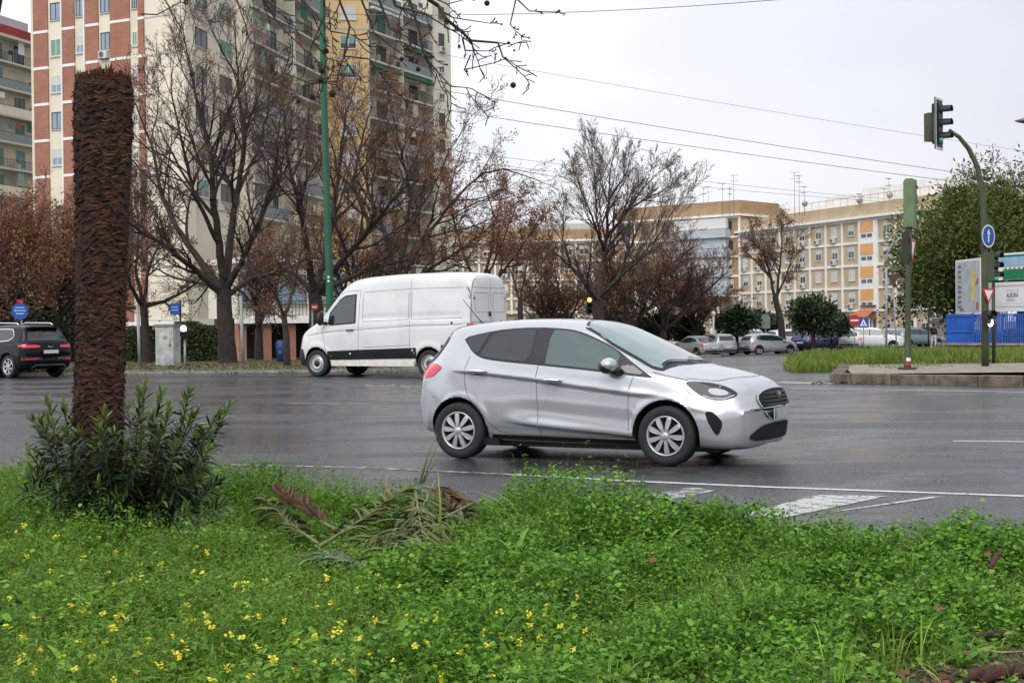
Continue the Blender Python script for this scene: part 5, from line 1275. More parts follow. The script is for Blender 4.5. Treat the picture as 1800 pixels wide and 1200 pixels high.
def tree_main():
    R = random.Random(11); T = []; tips = []; Y = 55; P = P2(levels=5, ratio=.46, kids=[9, 10, 7, 5, 2.2, 0], wob=.085, rmin=.006, ang=(20, 50))
    g = gu(400, Y); T0 = [g] + px(Y, (397, 590), (394, 545), (393, 505))
    for a, b, r0, r1 in zip(T0, T0[1:], (.40, .32, .29), (.32, .29, .27)): T.append((tuple(a), tuple(b), r0, r1, 0))
    for pts, r0, r1, k in (([(393, 520), (350, 480, -1), (300, 440, -2), (255, 410, -2.5), (228, 395, -3)], .14, .05, 7), ([(390, 512), (350, 455, .5), (310, 400, 1), (285, 350, 1.5), (270, 270, 2), (245, 200, 2)], .15, .03, 8),
                           ([(392, 505), (385, 430, -.5), (375, 350, -1), (370, 270, -1), (345, 180, -1.2), (330, 100, -1)], .17, .03, 9), ([(395, 505), (405, 420, .5), (418, 340, 1), (430, 250, 1), (420, 170, 1.5), (415, 90, 2)], .17, .03, 9),
                           ([(397, 510), (430, 450, -1), (455, 390, -1.5), (480, 320, -2), (490, 230, -2.5)], .13, .03, 8), ([(400, 520), (440, 490, 1), (490, 480, 1.5), (540, 455, 2)], .11, .03, 6), ([(385, 430, -.5), (340, 340, -2), (318, 240, -3), (300, 150, -3)], .09, .025, 7),
                           ([(418, 340, 1), (460, 250, 3), (475, 160, 3.5)], .08, .025, 7), ([(393, 515), (360, 500, 2.), (310, 490, 3), (270, 470, 4)], .09, .025, 5)):
        limb(T, tips, px(Y, *pts), r0, r1, R, P, kids=int(k * 1.5))
    return finish_tree(T, tips, 'large bare winter tree with thick forked trunk, left of the green mast', 11, M_TWIG, M_LFO, 1, .04, .06, keep=.10)
tree_main()
def guided(u0, Y, r, fork, limbs, label, seed, P, **k):
    R = random.Random(seed); T = []; tips = []; g = gu(u0, Y); F = px(Y, *fork); limbs = [(a_, b_, c_, int(k_ * 1.35)) for a_, b_, c_, k_ in limbs]; pts = [g] + F; n = len(pts) - 1
    for i, (a, b) in enumerate(zip(pts, pts[1:])): T.append((tuple(a), tuple(b), r * (1.15 - .3 * i / n), r * (1.15 - .3 * (i + 1) / n), 0))
    for L_, r0, r1, kk in limbs: limb(T, tips, px(Y, *L_), r0, r1, R, P, kids=kk)
    return finish_tree(T, tips, label, seed, **k)
guided(260, 58, .17, [(256, 590), (252, 538)], [([(252, 540), (228, 500, -1), (215, 440, -1.5), (195, 370, -2)], .09, .02, 8), ([(252, 536), (290, 530, .5), (330, 510, 1), (352, 492, 1)], .10, .03, 7), ([(252, 538), (262, 470, .4), (282, 425, 1), (300, 370, 1)], .08, .02, 8), ([(252, 545), (238, 470), (245, 400, 1), (235, 330, 1)], .08, .02, 7)],
       'smaller bare tree with a low fork between the palm stump and the grey cabinet', 12, P2(ratio=.5, levels=5, kids=[6, 8, 8, 6, 2, 0]), mtw=M_TWIGP, mleaf=M_LFO, leafn=1, leafs=.045, spread=.08, keep=.15)
guided(505, 50, .11, [(503, 590), (499, 555)], [([(499, 556), (485, 515, -.5), (458, 490, -1), (440, 470, -1)], .06, .02, 5), ([(499, 556), (515, 505, .5), (528, 450, .5), (535, 400, 1)], .07, .02, 6), ([(500, 565), (478, 540, 1), (450, 520, 1)], .04, .015, 4)],
       'slim dark young tree standing before the arcade pillars', 13, P2(ratio=.45, levels=3, kids=[5, 5, 4, 0]))
guided(556, 61, .32, [(556, 600), (556, 548), (553, 515)], [([(553, 520), (540, 440, -1), (528, 360, -1.5), (505, 280, -2), (500, 200, -2)], .17, .03, 9), ([(553, 515), (575, 440, 1), (590, 350, 2), (600, 250, 2), (612, 190, 2)], .15, .03, 9), ([(555, 518), (600, 460, -1), (650, 400, -2), (700, 340, -3), (735, 270, -3)], .16, .03, 10),
       ([(556, 520), (610, 490, 1), (660, 470, 2), (720, 455, 2), (770, 440, 2)], .13, .03, 8), ([(553, 520), (510, 470, 1), (470, 450, 2)], .11, .03, 6), ([(650, 400, -2), (620, 320, -2), (640, 230, -2), (655, 180, -1)], .09, .02, 8)],
       'broad dark bare tree behind the green mast and the nose of the van', 14, P2(levels=5, ratio=.45, kids=[9, 10, 7, 5, 2.2, 0], wob=.085, rmin=.006, ang=(20, 52)), mtw=M_TWIG, mleaf=M_LFO, leafn=1, leafs=.045, spread=.08, keep=.16)
guided(700, 66, .28, [(700, 560), (698, 500)], [([(698, 500), (680, 420), (650, 340, 1), (625, 260, 1), (600, 200, 1)], .13, .03, 8), ([(698, 500), (715, 410), (720, 330), (700, 250, -1), (690, 200, -1)], .13, .03, 9), ([(698, 505), (740, 430, 1), (790, 360, 1.5), (830, 320, 2), (850, 305, 2), (885, 297, 2), (945, 316, 2)], .12, .02, 9), ([(700, 510), (760, 470, -1), (820, 430, -2), (860, 400, -2)], .11, .03, 8), ([(715, 410), (760, 330, 2), (790, 265, 2), (832, 202, 2)], .07, .012, 7), ([(740, 430, 1), (760, 380, -1), (770, 330, -2), (755, 290, -2)], .07, .02, 7)],
       'spreading tree with rusty dead leaves rising behind the roof of the van', 15, P2(levels=5, ratio=.45, kids=[9, 10, 7, 5, 2.2, 0], wob=.085, rmin=.006, ang=(20, 52)), mtw=M_TWIGR, mleaf=M_LFO, leafn=1, leafs=.05, spread=.08, keep=.34)
guided(845, 76, .22, [(845, 580), (846, 520)], [([(846, 520), (820, 460), (800, 400, 1), (790, 350)], .10, .03, 8), ([(846, 520), (860, 450), (870, 390, 1), (860, 350)], .10, .03, 8), ([(846, 525), (890, 470, 1), (920, 430), (940, 395)], .09, .03, 8), ([(846, 520), (880, 430, -1), (905, 370, -1), (900, 350)], .07, .02, 6)],
       'shorter tree full of orange-brown leaves behind the tail of the van', 16, P2(levels=5, ratio=.45, kids=[6, 8, 7, 5, 2, 0]), mtw=M_TWIGR, mleaf=M_LFO, leafn=1, leafs=.06, spread=.12, keep=.6)
guided(915, 92, .18, [(915, 570), (914, 530)], [([(914, 530), (900, 480), (880, 440)], .07, .02, 7), ([(914, 530), (925, 470), (935, 420)], .07, .02, 7), ([(914, 535), (950, 490), (975, 450)], .06, .02, 6)],
       'small purple-brown bare tree between the van and the tall bare tree', 17, P2(levels=5, ratio=.5, kids=[6, 8, 8, 6, 2, 0], rmin=.012), mtw=M_TWIGP, mleaf=M_LFO, leafn=1, leafs=.06, spread=.15, keep=.25)
guided(1052, 85, .34, [(1052, 560), (1050, 528)], [([(1050, 530), (1030, 500, -1), (1005, 470, -1), (975, 445, -1)], .15, .05, 7), ([(1052, 528), (1062, 450, 1), (1067, 400, 1), (1070, 350), (1073, 300)], .17, .03, 20), ([(1054, 530), (1090, 480, 1), (1110, 430, 2), (1130, 380, 2)], .14, .03, 8), ([(1062, 440, 1), (1040, 380, -1), (1025, 345, -1), (1012, 310, -1)], .10, .02, 15), ([(1066, 420, 1), (1100, 375, 1), (1128, 335, 1), (1155, 305)], .11, .02, 16), ([(1100, 370, 1), (1145, 345, 3), (1180, 325, 3)], .08, .02, 12), ([(1050, 530), (1035, 480, 2), (1040, 430, 2)], .1, .03, 6), ([(1056, 520), (1115, 465, -2), (1160, 410, -2), (1192, 355, -2)], .10, .02, 12), ([(1005, 470, -1), (990, 420, -1), (990, 370, -1)], .07, .02, 9), ([(1070, 350), (1098, 310, -1), (1112, 275, -1)], .06, .02, 9), ([(1062, 450, 1), (1048, 380, 2), (1045, 310, 2), (1042, 270, 2)], .08, .02, 11)],
       'tall vase-shaped bare tree rising above the silver car roof', 18, P2(levels=5, ratio=.50, kids=[9, 10, 7, 5, 2.2, 0], ang=(16, 42), rmin=.0075, wob=.08, trop=[.03, .05, .05, .05, .05]), mtw=M_TWIGP, mleaf=None)
def auto(u, Y, r, H, label, seed, fork=.25, limbs=6, lean=35, P=None, name='bare_tree', pos=None, **k):
    R = random.Random(seed); T = []; tips = []; g = pos or gu(u, Y); P = P or PBARE; fz = H * fork; ls = P.get('ls', 1.0)
    T.append((tuple(g), (g.x, g.y, g.z + fz * .6), r * 1.15, r, 0)); T.append(((g.x, g.y, g.z + fz * .6), (g.x + R.uniform(-.1, .1), g.y, g.z + fz), r, r * .85, 0)); top = T[-1][1]
    for i in range(limbs):
        a = 2 * PI * (i + R.random() * .7) / limbs; ln = math.radians(lean * R.uniform(.35, 1.25)) if i else .08
        d = (math.cos(a) * math.sin(ln), math.sin(a) * math.sin(ln), math.cos(ln)); grow(T, tips, top, d, (H - fz) * ls * R.uniform(.55, .72), r * .5, 1, R, P)
    return finish_tree(T, tips, label, seed, name=name, **k)
DN = P2(ratio=.52, kids=[0, 9, 8, 6, 0], rmin=.011, ang=(18, 52))
auto(1112, 96, .28, 9.6, 'dense red-brown leafless tree just right of the tall vase-shaped tree', 21, .18, 8, 55, DN, mtw=M_TWIGR, mleaf=M_LFO, leafn=1, leafs=.07, spread=.2, keep=.3)
auto(1165, 99, .28, 10.0, 'broad red-brown leafless tree left of the middle block balconies', 22, .18, 8, 58, DN, mtw=M_TWIGR)
auto(1222, 104, .22, 7.2, 'low reddish bare tree above the silver people carrier', 23, .2, 7, 60, DN, mtw=M_TWIGR, mleaf=M_LFO, leafn=1, leafs=.06, spread=.2, keep=.4)
auto(972, 97, .24, 7.6, 'dense brown leafless tree left of the lit red signal lamp', 26, .18, 8, 52, P2(ratio=.5, kids=[0, 9, 8, 6, 0], rmin=.011, ang=(20, 55)), mtw=M_TWIGR, mleaf=M_LFO, leafn=1, leafs=.06, spread=.2, keep=.3)
auto(1263, 108, .14, 6.2, 'sparse forked bare tree before the pale grey balconies', 24, .3, 4, 38, P2(ratio=.5, kids=[0, 5, 4, 4, 0], rmin=.012), mtw=M_TWIG)
guided(1378, 104, .24, [(1372, 560), (1362, 520)], [([(1362, 520), (1350, 470), (1340, 440), (1326, 415)], .12, .03, 9), ([(1365, 525), (1372, 460), (1375, 430), (1373, 400)], .11, .03, 9), ([(1355, 490), (1334, 465), (1318, 448)], .08, .03, 7), ([(1366, 520), (1383, 480), (1392, 455)], .09, .03, 7)],
       'lone bare tree with slanting trunk before the tan brick block', 25, P2(levels=5, ratio=.5, kids=[7, 9, 8, 5, 2, 0], rmin=.012), mtw=M_TWIGP, mleaf=M_LFO, leafn=1, leafs=.06, spread=.2, keep=.2)
auto(40, 60, .22, 8.2, 'bare tree with orange leaves at the left edge above the dark SUV', 31, .22, 7, 50, P2(ratio=.5, kids=[0, 9, 8, 6, 0]), mtw=M_TWIGR, mleaf=M_LFO, leafn=3, leafs=.06, spread=.14, keep=.6)
auto(108, 64, .22, 9.0, 'bare tree with sparse orange leaves just left of the palm stump', 32, .22, 7, 45, P2(ratio=.48, kids=[0, 9, 9, 6, 0]), mtw=M_TWIGP, mleaf=M_LFO, leafn=2, leafs=.06, spread=.14, keep=.45)
auto(-45, 66, .25, 9.5, 'bare tree cut by the left edge of the picture', 33, .22, 7, 45, P2(ratio=.48, kids=[0, 9, 9, 6, 0]), mtw=M_TWIG, mleaf=M_LFO, leafn=2, leafs=.06, spread=.14, keep=.5)
auto(640, 74, .22, 9.5, 'rusty leafless tree between the green mast and the van roof, farther back', 34, .22, 7, 48, P2(ratio=.48, kids=[0, 9, 9, 6, 0]), mtw=M_TWIGR, mleaf=M_LFO, leafn=2, leafs=.06, spread=.14, keep=.5)
auto(455, 76, .22, 8.2, 'bare tree behind the slim young tree, in front of the arcade block', 35, .22, 7, 48, P2(ratio=.48, kids=[0, 9, 9, 6, 0]), mtw=M_TWIGP, mleaf=M_LFO, leafn=2, leafs=.06, spread=.14, keep=.35)
auto(165, 66, .2, 8.4, 'bare tree partly hidden behind the palm stump', 36, .22, 7, 48, P2(ratio=.48, kids=[0, 9, 8, 6, 0]), mtw=M_TWIGR, mleaf=M_LFO, leafn=2, leafs=.06, spread=.14, keep=.4)
EV = dict(levels=3, seg=[.6, .6, .5, .4], kids=[0, 8, 7, 0], wob=.14, trop=[.05, .04, .0, -.02], start=.12, ratio=.5, ang=(30, 70), rmin=.012)
def ever(u, Y, r, H, label, seed, name, ml, leafn, leafs, spread, fork=.25, limbs=7, lean=60, **k):
    if name == 'orange_tree': k.setdefault('ls', .66); k.setdefault('ratio', .42); leafn = int(leafn * 1.3); fork += .06
    return auto(u, Y, r, H, label, seed, fork, limbs, lean, dict(EV, **k), name=name, mtw=M_BARK, mleaf=ml, leafn=leafn, leafs=leafs, spread=spread, minlvl=2, aspect=k.get('aspect_', .55))
ever(1430, 99, .14, 4.7, 'round dark green orange tree by the kerb among parked cars', 41, 'orange_tree', M_LFD, 12, .13, .26, .30, 8, 72, ls=.8)
ever(1462, 107, .12, 4.1, 'smaller dark round tree just right of the bigger orange tree', 42, 'orange_tree', M_LFD, 12, .12, .26, .3, 7, 66)
ever(1205, 106, .12, 3.6, 'low dark green round tree above the leftmost parked saloon', 43, 'orange_tree', M_LFD, 12, .13, .26, .32, 7, 70)
ever(1296, 108, .13, 4.4, 'dark brownish round tree left of the tall white people carrier', 44, 'orange_tree', M_LFD, 10, .13, .26, .32, 7, 66)
ever(1338, 116, .13, 4.1, 'dark round tree behind the tall white people carrier', 45, 'orange_tree', M_LFD, 11, .13, .26, .32, 7, 66)
ever(1150, 104, .15, 3.7, 'dark green round tree behind the silver car windscreen', 46, 'orange_tree', M_LFD, 12, .13, .28, .3, 7, 72)
ever(1085, 106, .15, 3.9, 'dark green rounded tree behind the silver car roof', 47, 'orange_tree', M_LFD, 12, .13, .28, .28, 7, 70)
ever(1003, 104, .15, 3.8, 'dark green rounded tree left of the red signal lamp', 48, 'orange_tree', M_LFD, 12, .13, .28, .25, 7, 70)
ever(937, 88, .12, 3.0, 'small bright green clipped tree beside the van tail', 49, 'orange_tree', M_LFG, 14, .11, .22, .3, 7, 66)
ever(1692, 122, .34, 16.4, 'big feathery evergreen tree behind the billboards, left crown', 51, 'evergreen_tree', M_LFF, 17, .19, .50, .26, 10, 56, kids=[0, 9, 9, 0], aspect_=.34)
ever(1795, 124, .34, 16.8, 'big feathery evergreen tree behind the billboards, at the right edge', 52, 'evergreen_tree', M_LFF, 17, .19, .50, .24, 10, 55, kids=[0, 9, 9, 0], aspect_=.34)
ever(1750, 130, .34, 16.0, 'darker evergreen tree between the two feathery crowns', 53, 'evergreen_tree', M_LFG, 22, .20, .62, .2, 9, 62, kids=[0, 9, 8, 0])
ever(1662, 128, .2, 9.4, 'lower dark evergreen tree above the pedestrian with the umbrella', 54, 'evergreen_tree', M_LFG, 18, .16, .46, .42, 8, 60)
ever(10, 70, .3, 5.6, 'dark evergreen tree behind the dark SUV at the left edge', 55, 'evergreen_tree', M_LFD, 20, .11, .34, .12, 8, 64, kids=[0, 9, 8, 0])
ever(78, 72, .3, 5.0, 'dark evergreen tree behind the blue sign on the left', 56, 'evergreen_tree', M_LFD, 20, .11, .34, .12, 8, 64, kids=[0, 9, 8, 0])
for i_, (x_, y_) in enumerate(((-21, 2), (-15, -6), (-27, -9))):
    auto(0, 0, .24, 11 + i_, ['bare tree standing left of the camera, outside the view', 'bare tree standing behind the camera on the left', 'tall bare tree far behind the camera on the left'][i_], 71 + i_, .25, 7, 45, P2(ratio=.5, kids=[0, 8, 6, 4, 0], rmin=.02), pos=Vector((x_, y_, 0)))
def hedge(u0, u1, Y, h, w, label, seed, ml, z0=0.0, dens=900, name='hedge'):
    a, b = gu(u0, Y), gu(u1, Y); rs = np.random.RandomState(seed); L_ = (b - a).length; n = int(dens * L_ * (h + w)); d = (b - a).normalized(); nn = Vector((-d.y, d.x, 0))
    s = rs.uniform(0, L_, n); hh = h * (.86 + .14 * np.sin(s * 1.9 + seed) * np.sin(s * .7)); face = rs.rand(n)
    yy = np.where(face < .6, rs.normal(0, .05, n), rs.uniform(0, w, n)); zz = np.where(face < .6, rs.uniform(0, 1, n) * hh, hh + rs.normal(0, .06, n))
    C = np.array(a)[None] + s[:, None] * np.array(d)[None] + yy[:, None] * np.array(nn)[None]; C[:, 2] += zz + z0
    V, F = leafquads(C, .055, seed, .6); e = empty(name, a, label=label, cat='hedge'); npmesh('foliage', V - np.array(a), F, ml, e)
    m = MB(); X = Matrix.Translation((0, 0, z0)) @ Matrix.Rotation(math.atan2(d.y, d.x), 4, 'Z'); m.box((0, .08, 0), (L_, w, h * .86), mat('hedge_inside', (.012, .016, .008), .95), X); m.build('branches', e)
hedge(225, 385, 63, 1.75, .8, 'overgrown green hedge behind the low brick wall, left of the big trunk', 3, M_LFH)
hedge(-30, 128, 63, 1.9, .9, 'dark hedge behind the dark SUV', 4, M_LFD)
hedge(135, 222, 64, 1.7, .8, 'dark hedge partly behind the palm stump', 6, M_LFD)

# ------------------------------------------------------------------ street furniture
M_OLIVE = mat('olive_green_post_paint', (.060, .082, .036), .5, col2=(.04, .052, .028), vscale=2.5, detail=8)
M_OLIVED = mat('dark_olive_post_paint', (.028, .034, .022), .5, var=.2, vscale=3)
M_PALEG = mat('pale_green_signal_back', (.13, .19, .085), .5, var=.12, vscale=3)
M_MAST = mat('bright_green_mast_paint', (.012, .095, .045), .45, var=.15, vscale=1.5)
M_GALV = mat('galvanised_steel', (.30, .31, .31), .5, var=.2, vscale=3)
M_SIGNW = mat('sign_white', (.75, .75, .75), .4); M_SIGNR = mat('sign_red', (.45, .02, .025), .4); M_SIGNB = mat('sign_blue', (.01, .08, .35), .4)
M_SIGNG = mat('sign_back_grey', (.20, .20, .20), .5); M_SIGNP = mat('sign_back_maroon', (.09, .05, .05), .6)
M_GREENL = mat('green_lamp_and_hood_glow', (.02, .5, .25), .3, emis=(.02, 1, .45), estr=.25); M_REDL = mat('lit_red_lamp', (.9, .2, .08), .3, emis=(1, .16, .04), estr=7)
M_WHITEL = mat('lit_white_lamp', (.9, .95, .95), .3, emis=(.85, 1, .97), estr=1.6)
def post(name, pts, rad, m, label, cat='pole', n=12, group=None):
    base = Vector(pts[0]); e = empty(name, base, label=label, cat=cat, group=group)
    mb = MB(); mb.tube([Vector(p) - base for p in pts], rad, m, n); mb.build('pole', e); return e
def add(e, mb, name): o = mb.build(name, e); return o
def text(s, size, m, X, e=None, name='lettering', ext=.004, align='CENTER', sx=1.0):
    cu = bpy.data.curves.new(name, 'FONT'); cu.body = s; cu.size = size; cu.extrude = ext; cu.align_x = align; cu.align_y = 'CENTER'; cu.resolution_u = 2
    o = bpy.data.objects.new(name, cu); COL.objects.link(o); dg = bpy.context.evaluated_depsgraph_get(); me = bpy.data.meshes.new_from_object(o.evaluated_get(dg)); bpy.data.objects.remove(o)
    me.materials.clear(); me.materials.append(m); o = bpy.data.objects.new(name, me); COL.objects.link(o); o.parent = e; o.matrix_local = X @ Matrix.Diagonal((sx, 1, 1, 1)); return o
def facing(p, az):
    """frame at p whose local -y faces azimuth az (degrees, 0 = towards the camera, + = turned to the right of the picture)"""
    return Matrix.Translation(p) @ Matrix.Rotation(math.radians(az), 4, 'Z')
UPR = Matrix.Rotation(PI / 2, 4, 'X')      # text in the x-z plane, read from -y
# green mast
mb0 = gu(581, 48); mast = post('overhead_line_mast', [mb0, at(580, 530, 48), at(569, 150, 48), at(566, 0, 48), at(564, -60, 48)], [.14, .125, .105, .10, .10], M_MAST, 'tall bright green mast standing behind the nose of the white van', 'mast')
for v in (487, 494): m = MB(); m.box(tuple(at(577.5, v, 47.86) - mb0 + Vector((-.03, -.02, -.035))), tuple(at(577.5, v, 47.86) - mb0 + Vector((.03, .02, .035))), M_SIGNW); add(mast, m, 'number_sticker')
# curved signal post on the island
YP = iy0 + 5.0; b0 = gu(1732, YP, .215); sp_ = post('traffic_light_post', [b0] + [at(u, v, YP) for u, v in ((1731.5, 560), (1731, 480), (1730, 400), (1727, 335), (1718, 293), (1703, 262), (1686, 241), (1668, 229))], [.10, .098, .095, .09, .08, .07, .065, .055, .05], M_OLIVE, 'tall olive post with an arched arm carrying a signal head, on the island', 'traffic light', 16)
def signal_head(e, P, base, az, n=3, lit=None, lm=None, w=.32, cell=.36, plate=True, mc=M_BLACK, hood=.3):
    X = facing(Vector(P) - base, az); H = cell * n; m = MB()
    m.box((-w / 2, -.08, -H / 2), (w / 2, .12, H / 2), mc, X); add(e, m, 'signal_body')
    if plate:
        m = MB(); m.box((-w * .86, -.03, -H / 2 - .16), (w * .86, .0, H / 2 + .16), M_BLACK, X)
        for lo, hi in (((-w * .86, -.038, -H / 2 - .16), (-w * .76, -.031, H / 2 + .16)), ((w * .76, -.038, -H / 2 - .16), (w * .86, -.031, H / 2 + .16)), ((-w * .76, -.038, H / 2 + .10), (w * .76, -.031, H / 2 + .16)), ((-w * .76, -.038, -H / 2 - .16), (w * .76, -.031, -H / 2 - .10))): m.box(lo, hi, M_SIGNW, X)
        m.box((-w * .86, .0005, -H / 2 - .14), (w * .86, .012, H / 2 + .14), M_SIGNG, X)
        add(e, m, 'backplate')
    for k in range(n):
        z = H / 2 - cell * (k + .5); XX = X @ Matrix.Translation((0, -.08, z)) @ Matrix.Rotation(PI / 2, 4, 'X')
        m = MB(); m.lathe([(.125, 0), (.13, hood * .5), (.122, hood)], M_BLACK, 16, XX, a0=-.25, a1=PI + .25); m.lathe([(.118, hood), (.126, hood * .5), (.121, 0)], M_BLACK, 16, XX, a0=-.25, a1=PI + .25); o = add(e, m, 'hood')
        m = MB(); m.lathe([(0, .03), (.08, .022), (.115, 0)], lm if (lit == k) else M_WELL, 16, XX); add(e, m, 'lens')
signal_head(sp_, at(1649, 218, YP), b0, 55, 3, 2, M_GREENL)
m = MB(); X = facing(at(1634, 224, YP) - b0, 100); m.box((-.13, -.06, -.38), (.13, .10, .38), M_OLIVE, X); m.box((-.12, -.075, -.36), (.12, -.061, .36), M_SIGNW, X); add(sp_, m, 'small_signal_box')
m = MB(); m.tube([at(1632, 200, YP) - b0, at(1645, 207, YP) - b0], .035, M_OLIVED, 6); m.tube([at(1634, 248, YP) - b0, at(1645, 246, YP) - b0], .03, M_OLIVED, 6); add(sp_, m, 'bracket')
# blue round arrow sign, yield sign, pedestrian signal on that post
def disc(m, X, r, mf, mbk, rim=None, n=32):
    m.lathe([(0, .012), (r, .012)], mf, n, X @ UPR); m.lathe([(r, .012), (r, -.012)], mbk, n, X @ UPR); m.lathe([(r, -.012), (0, -.012)], mbk, n, X @ UPR)
    if rim: m.lathe([(r * .88, .0135), (r * .995, .0135)], rim, n, X @ UPR)
X = facing(at(1737, 415, YP - .14) - b0, 40); m = MB(); disc(m, X, .31, M_SIGNB, M_SIGNG, M_SIGNW); 
m.box((-.025, -.018, -.17), (.025, -.0125, .08), M_SIGNW, X); m.face([X @ Vector(p) for p in ((-.085, -.018, .05), (.085, -.018, .05), (0, -.018, .19))], M_SIGNW); add(sp_, m, 'arrow_sign')
def yield_sign(e, P, base, az, s=.45, down=True, back=M_SIGNG):
    X = facing(Vector(P) - base, az); sg = -1 if down else 1; h = s * .866; m = MB()
    tri = lambda q, y: [X @ Vector((a * q, y, b * q + 0)) for a, b in ((-s, -sg * h * .55), (s, -sg * h * .55), (0, sg * h * 1.1))]
    A = tri(1, -.012); B = tri(1, .012); C_ = tri(.66, -.016)
    m.face(A if not down else A[::-1], M_SIGNR); m.face(B, back); m.face(C_, M_SIGNW)
    for i in range(3): m.face([A[i], B[i], B[(i + 1) % 3], A[(i + 1) % 3]], M_SIGNR)
    add(e, m, 'yield_sign')
yield_sign(sp_, at(1737, 516, YP - .16), b0, 38, .28 * 1.05)
signal_head(sp_, at(1737, 560, YP - .16), b0, 30, 2, 1, M_WHITEL, w=.2, cell=.21, plate=False, hood=.12)
# signal head on its own olive post just behind
YQ = YP + 2.5; b1 = gu(1747, YQ, .215); e = post('signal_post', [b1, at(1746, 497, YQ)], .05, M_OLIVED, 'short olive signal post with a lit green lamp before the wide billboard', 'traffic light', 10)
signal_head(e, at(1747, 468, YQ), b1, 42, 3, 2, M_GREENL, w=.22, cell=.28, plate=False, mc=M_OLIVE, hood=.18)
# thick post with pale green signal back and signs
YT = iy0 + 3.2; b2 = gu(1595, YT, .215); tp_ = post('signal_post', [b2, at(1595.5, 640, YT), at(1596, 560, YT), at(1597, 465, YT), at(1598, 395, YT)], [.115, .085, .075, .075, .075], M_OLIVE, 'thick olive signal post with pale green signal back at the tip of the island', 'traffic light', 16)
X = facing(at(1600, 357, YT) - b2, 148); m = MB()
prof = [(-.14, -.62), (.14, -.62), (.14, .55), (.08, .63), (-.08, .63), (-.14, .55)]; m.prism(prof, -.09, .13, M_PALEG, X); m.box((-.145, -.10, -.60), (.145, -.091, .60), M_BLACK, X); add(tp_, m, 'signal_body')
for k, z in enumerate((.40, .02, -.38)):
    XX = X @ Matrix.Translation((0, -.10, z)) @ Matrix.Rotation(PI / 2, 4, 'X'); m = MB(); m.lathe([(.12, 0), (.125, .12), (.118, .24)], M_BLACK if k < 2 else M_GREENL, 16, XX, a0=-.2, a1=PI + .2); add(tp_, m, 'hood')  # lowest hood glows green itself: the lamp's light is set into its material
m = MB()
for i, c in enumerate((M_SIGNW, M_SIGNR, M_SIGNW)): m.lathe([(.098 - i * .004, .10 + i * .1), (.094 - i * .004, .19 + i * .1)], c, 14, Matrix.Translation(at(1595.3, 650 - i * 1.0, YT) - b2 - Vector((0, 0, .1))), a0=PI * 1.15 + i * .25, a1=PI * 1.75 + i * .1)
add(tp_, m, 'torn_sticker')
m = MB(); m.tube([(0, 0, .0), (0, 0, .05)], .24, M_OLIVED, 14); add(tp_, m, 'base_plate')
X = facing(at(1594, 433, YT - .05) - b2, 90); m = MB(); disc(m, X, .45, M_SIGNR, M_OLIVED); add(tp_, m, 'round_sign')
yield_sign(tp_, at(1603, 434, YT - .02) - Vector((0, 0, 0)), b2, 62, .42, back=M_SIGNP)
# lamp poles and signs by the car park
def simple_post(name, u, v0, v1, Y, r, m_, label, cat, u1=None): b = gu(u, Y); return b, post(name, [b, at(u1 or u, v1, Y)], r, m_, label, cat, 8)
b, e = simple_post('street_lamp', 1558, 0, 470, 95, .07, M_GALV, 'slender street lamp with a curved arm left of the thick signal post', 'street lamp')
m = MB(); m.tube([at(u, v, 95) - b for u, v in ((1558, 470), (1560, 445), (1568, 428), (1582, 419), (1592, 419))], [.06, .05, .045, .04, .04], M_GALV, 8); m.tube([at(1590, 419, 95) - b, at(1600, 420, 95) - b], [.06, .12], M_GALV, 8); add(e, m, 'lamp_arm')
b, e = simple_post('yield_sign_post', 1577, 0, 500, 72, .035, M_GALV, 'leaning yield sign seen from behind between lamp and thick post', 'road sign', 1570)
yield_sign(e, at(1570, 490, 72 - .05), b, 112, .45, back=M_SIGNP)
b, e = simple_post('no_entry_sign', 1502, 0, 552, 93, .03, M_GALV, 'round red no entry sign with white bar by the car park', 'road sign')
X = facing(at(1502, 563, 92.9) - b, 12); m = MB(); disc(m, X, .36, M_SIGNR, M_SIGNG); m.box((-.26, -.02, -.055), (.26, -.013, .055), M_SIGNW, X); add(e, m, 'sign_face')
b, e = simple_post('crossing_sign', 1518, 0, 556, 96, .03, M_GALV, 'square blue pedestrian crossing sign beside the no entry sign', 'road sign')
X = facing(at(1518, 567, 95.9) - b, -25); m = MB(); m.box((-.33, -.012, -.33), (.33, .012, .33), M_SIGNB, X); m.face([X @ Vector(p) for p in ((-.24, -.016, -.22), (.24, -.016, -.22), (0, -.016, .26))], M_SIGNW)
m.tube([X @ Vector((-.02, -.02, .08)), X @ Vector((0, -.02, -.04)), X @ Vector((.08, -.02, -.18))], .02, M_BLACK, 4); m.tube([X @ Vector((0, -.02, -.04)), X @ Vector((-.08, -.02, -.18))], .02, M_BLACK, 4); add(e, m, 'sign_face')
b, e = simple_post('traffic_light_post', 1632, 0, 545, 100, .045, M_BLACK, 'thin dark signal post right beside the pedestrian with the umbrella', 'traffic light')
signal_head(e, at(1635, 549, 99.9), b, 70, 3, None, None, w=.24, cell=.24, plate=False, hood=.15)
b, e = simple_post('traffic_light_post', 1037, 0, 560, 78, .05, M_GALV, 'signal post with a lit red lamp, just above the silver car roof', 'traffic light')
signal_head(e, at(1036, 537, 77.9), b, 0, 3, 0, M_REDL, w=.30, cell=.30, plate=False, mc=M_BLACK)
b, e = simple_post('lamp_post', 1254, 0, 553, 100, .06, M_SIGNW, 'slim white lamp post right of the silver people carrier', 'street lamp'); m = MB(); m.ball(at(1254, 551, 100) - b, .16, M_SIGNW, 10, 6); add(e, m, 'lamp_globe')
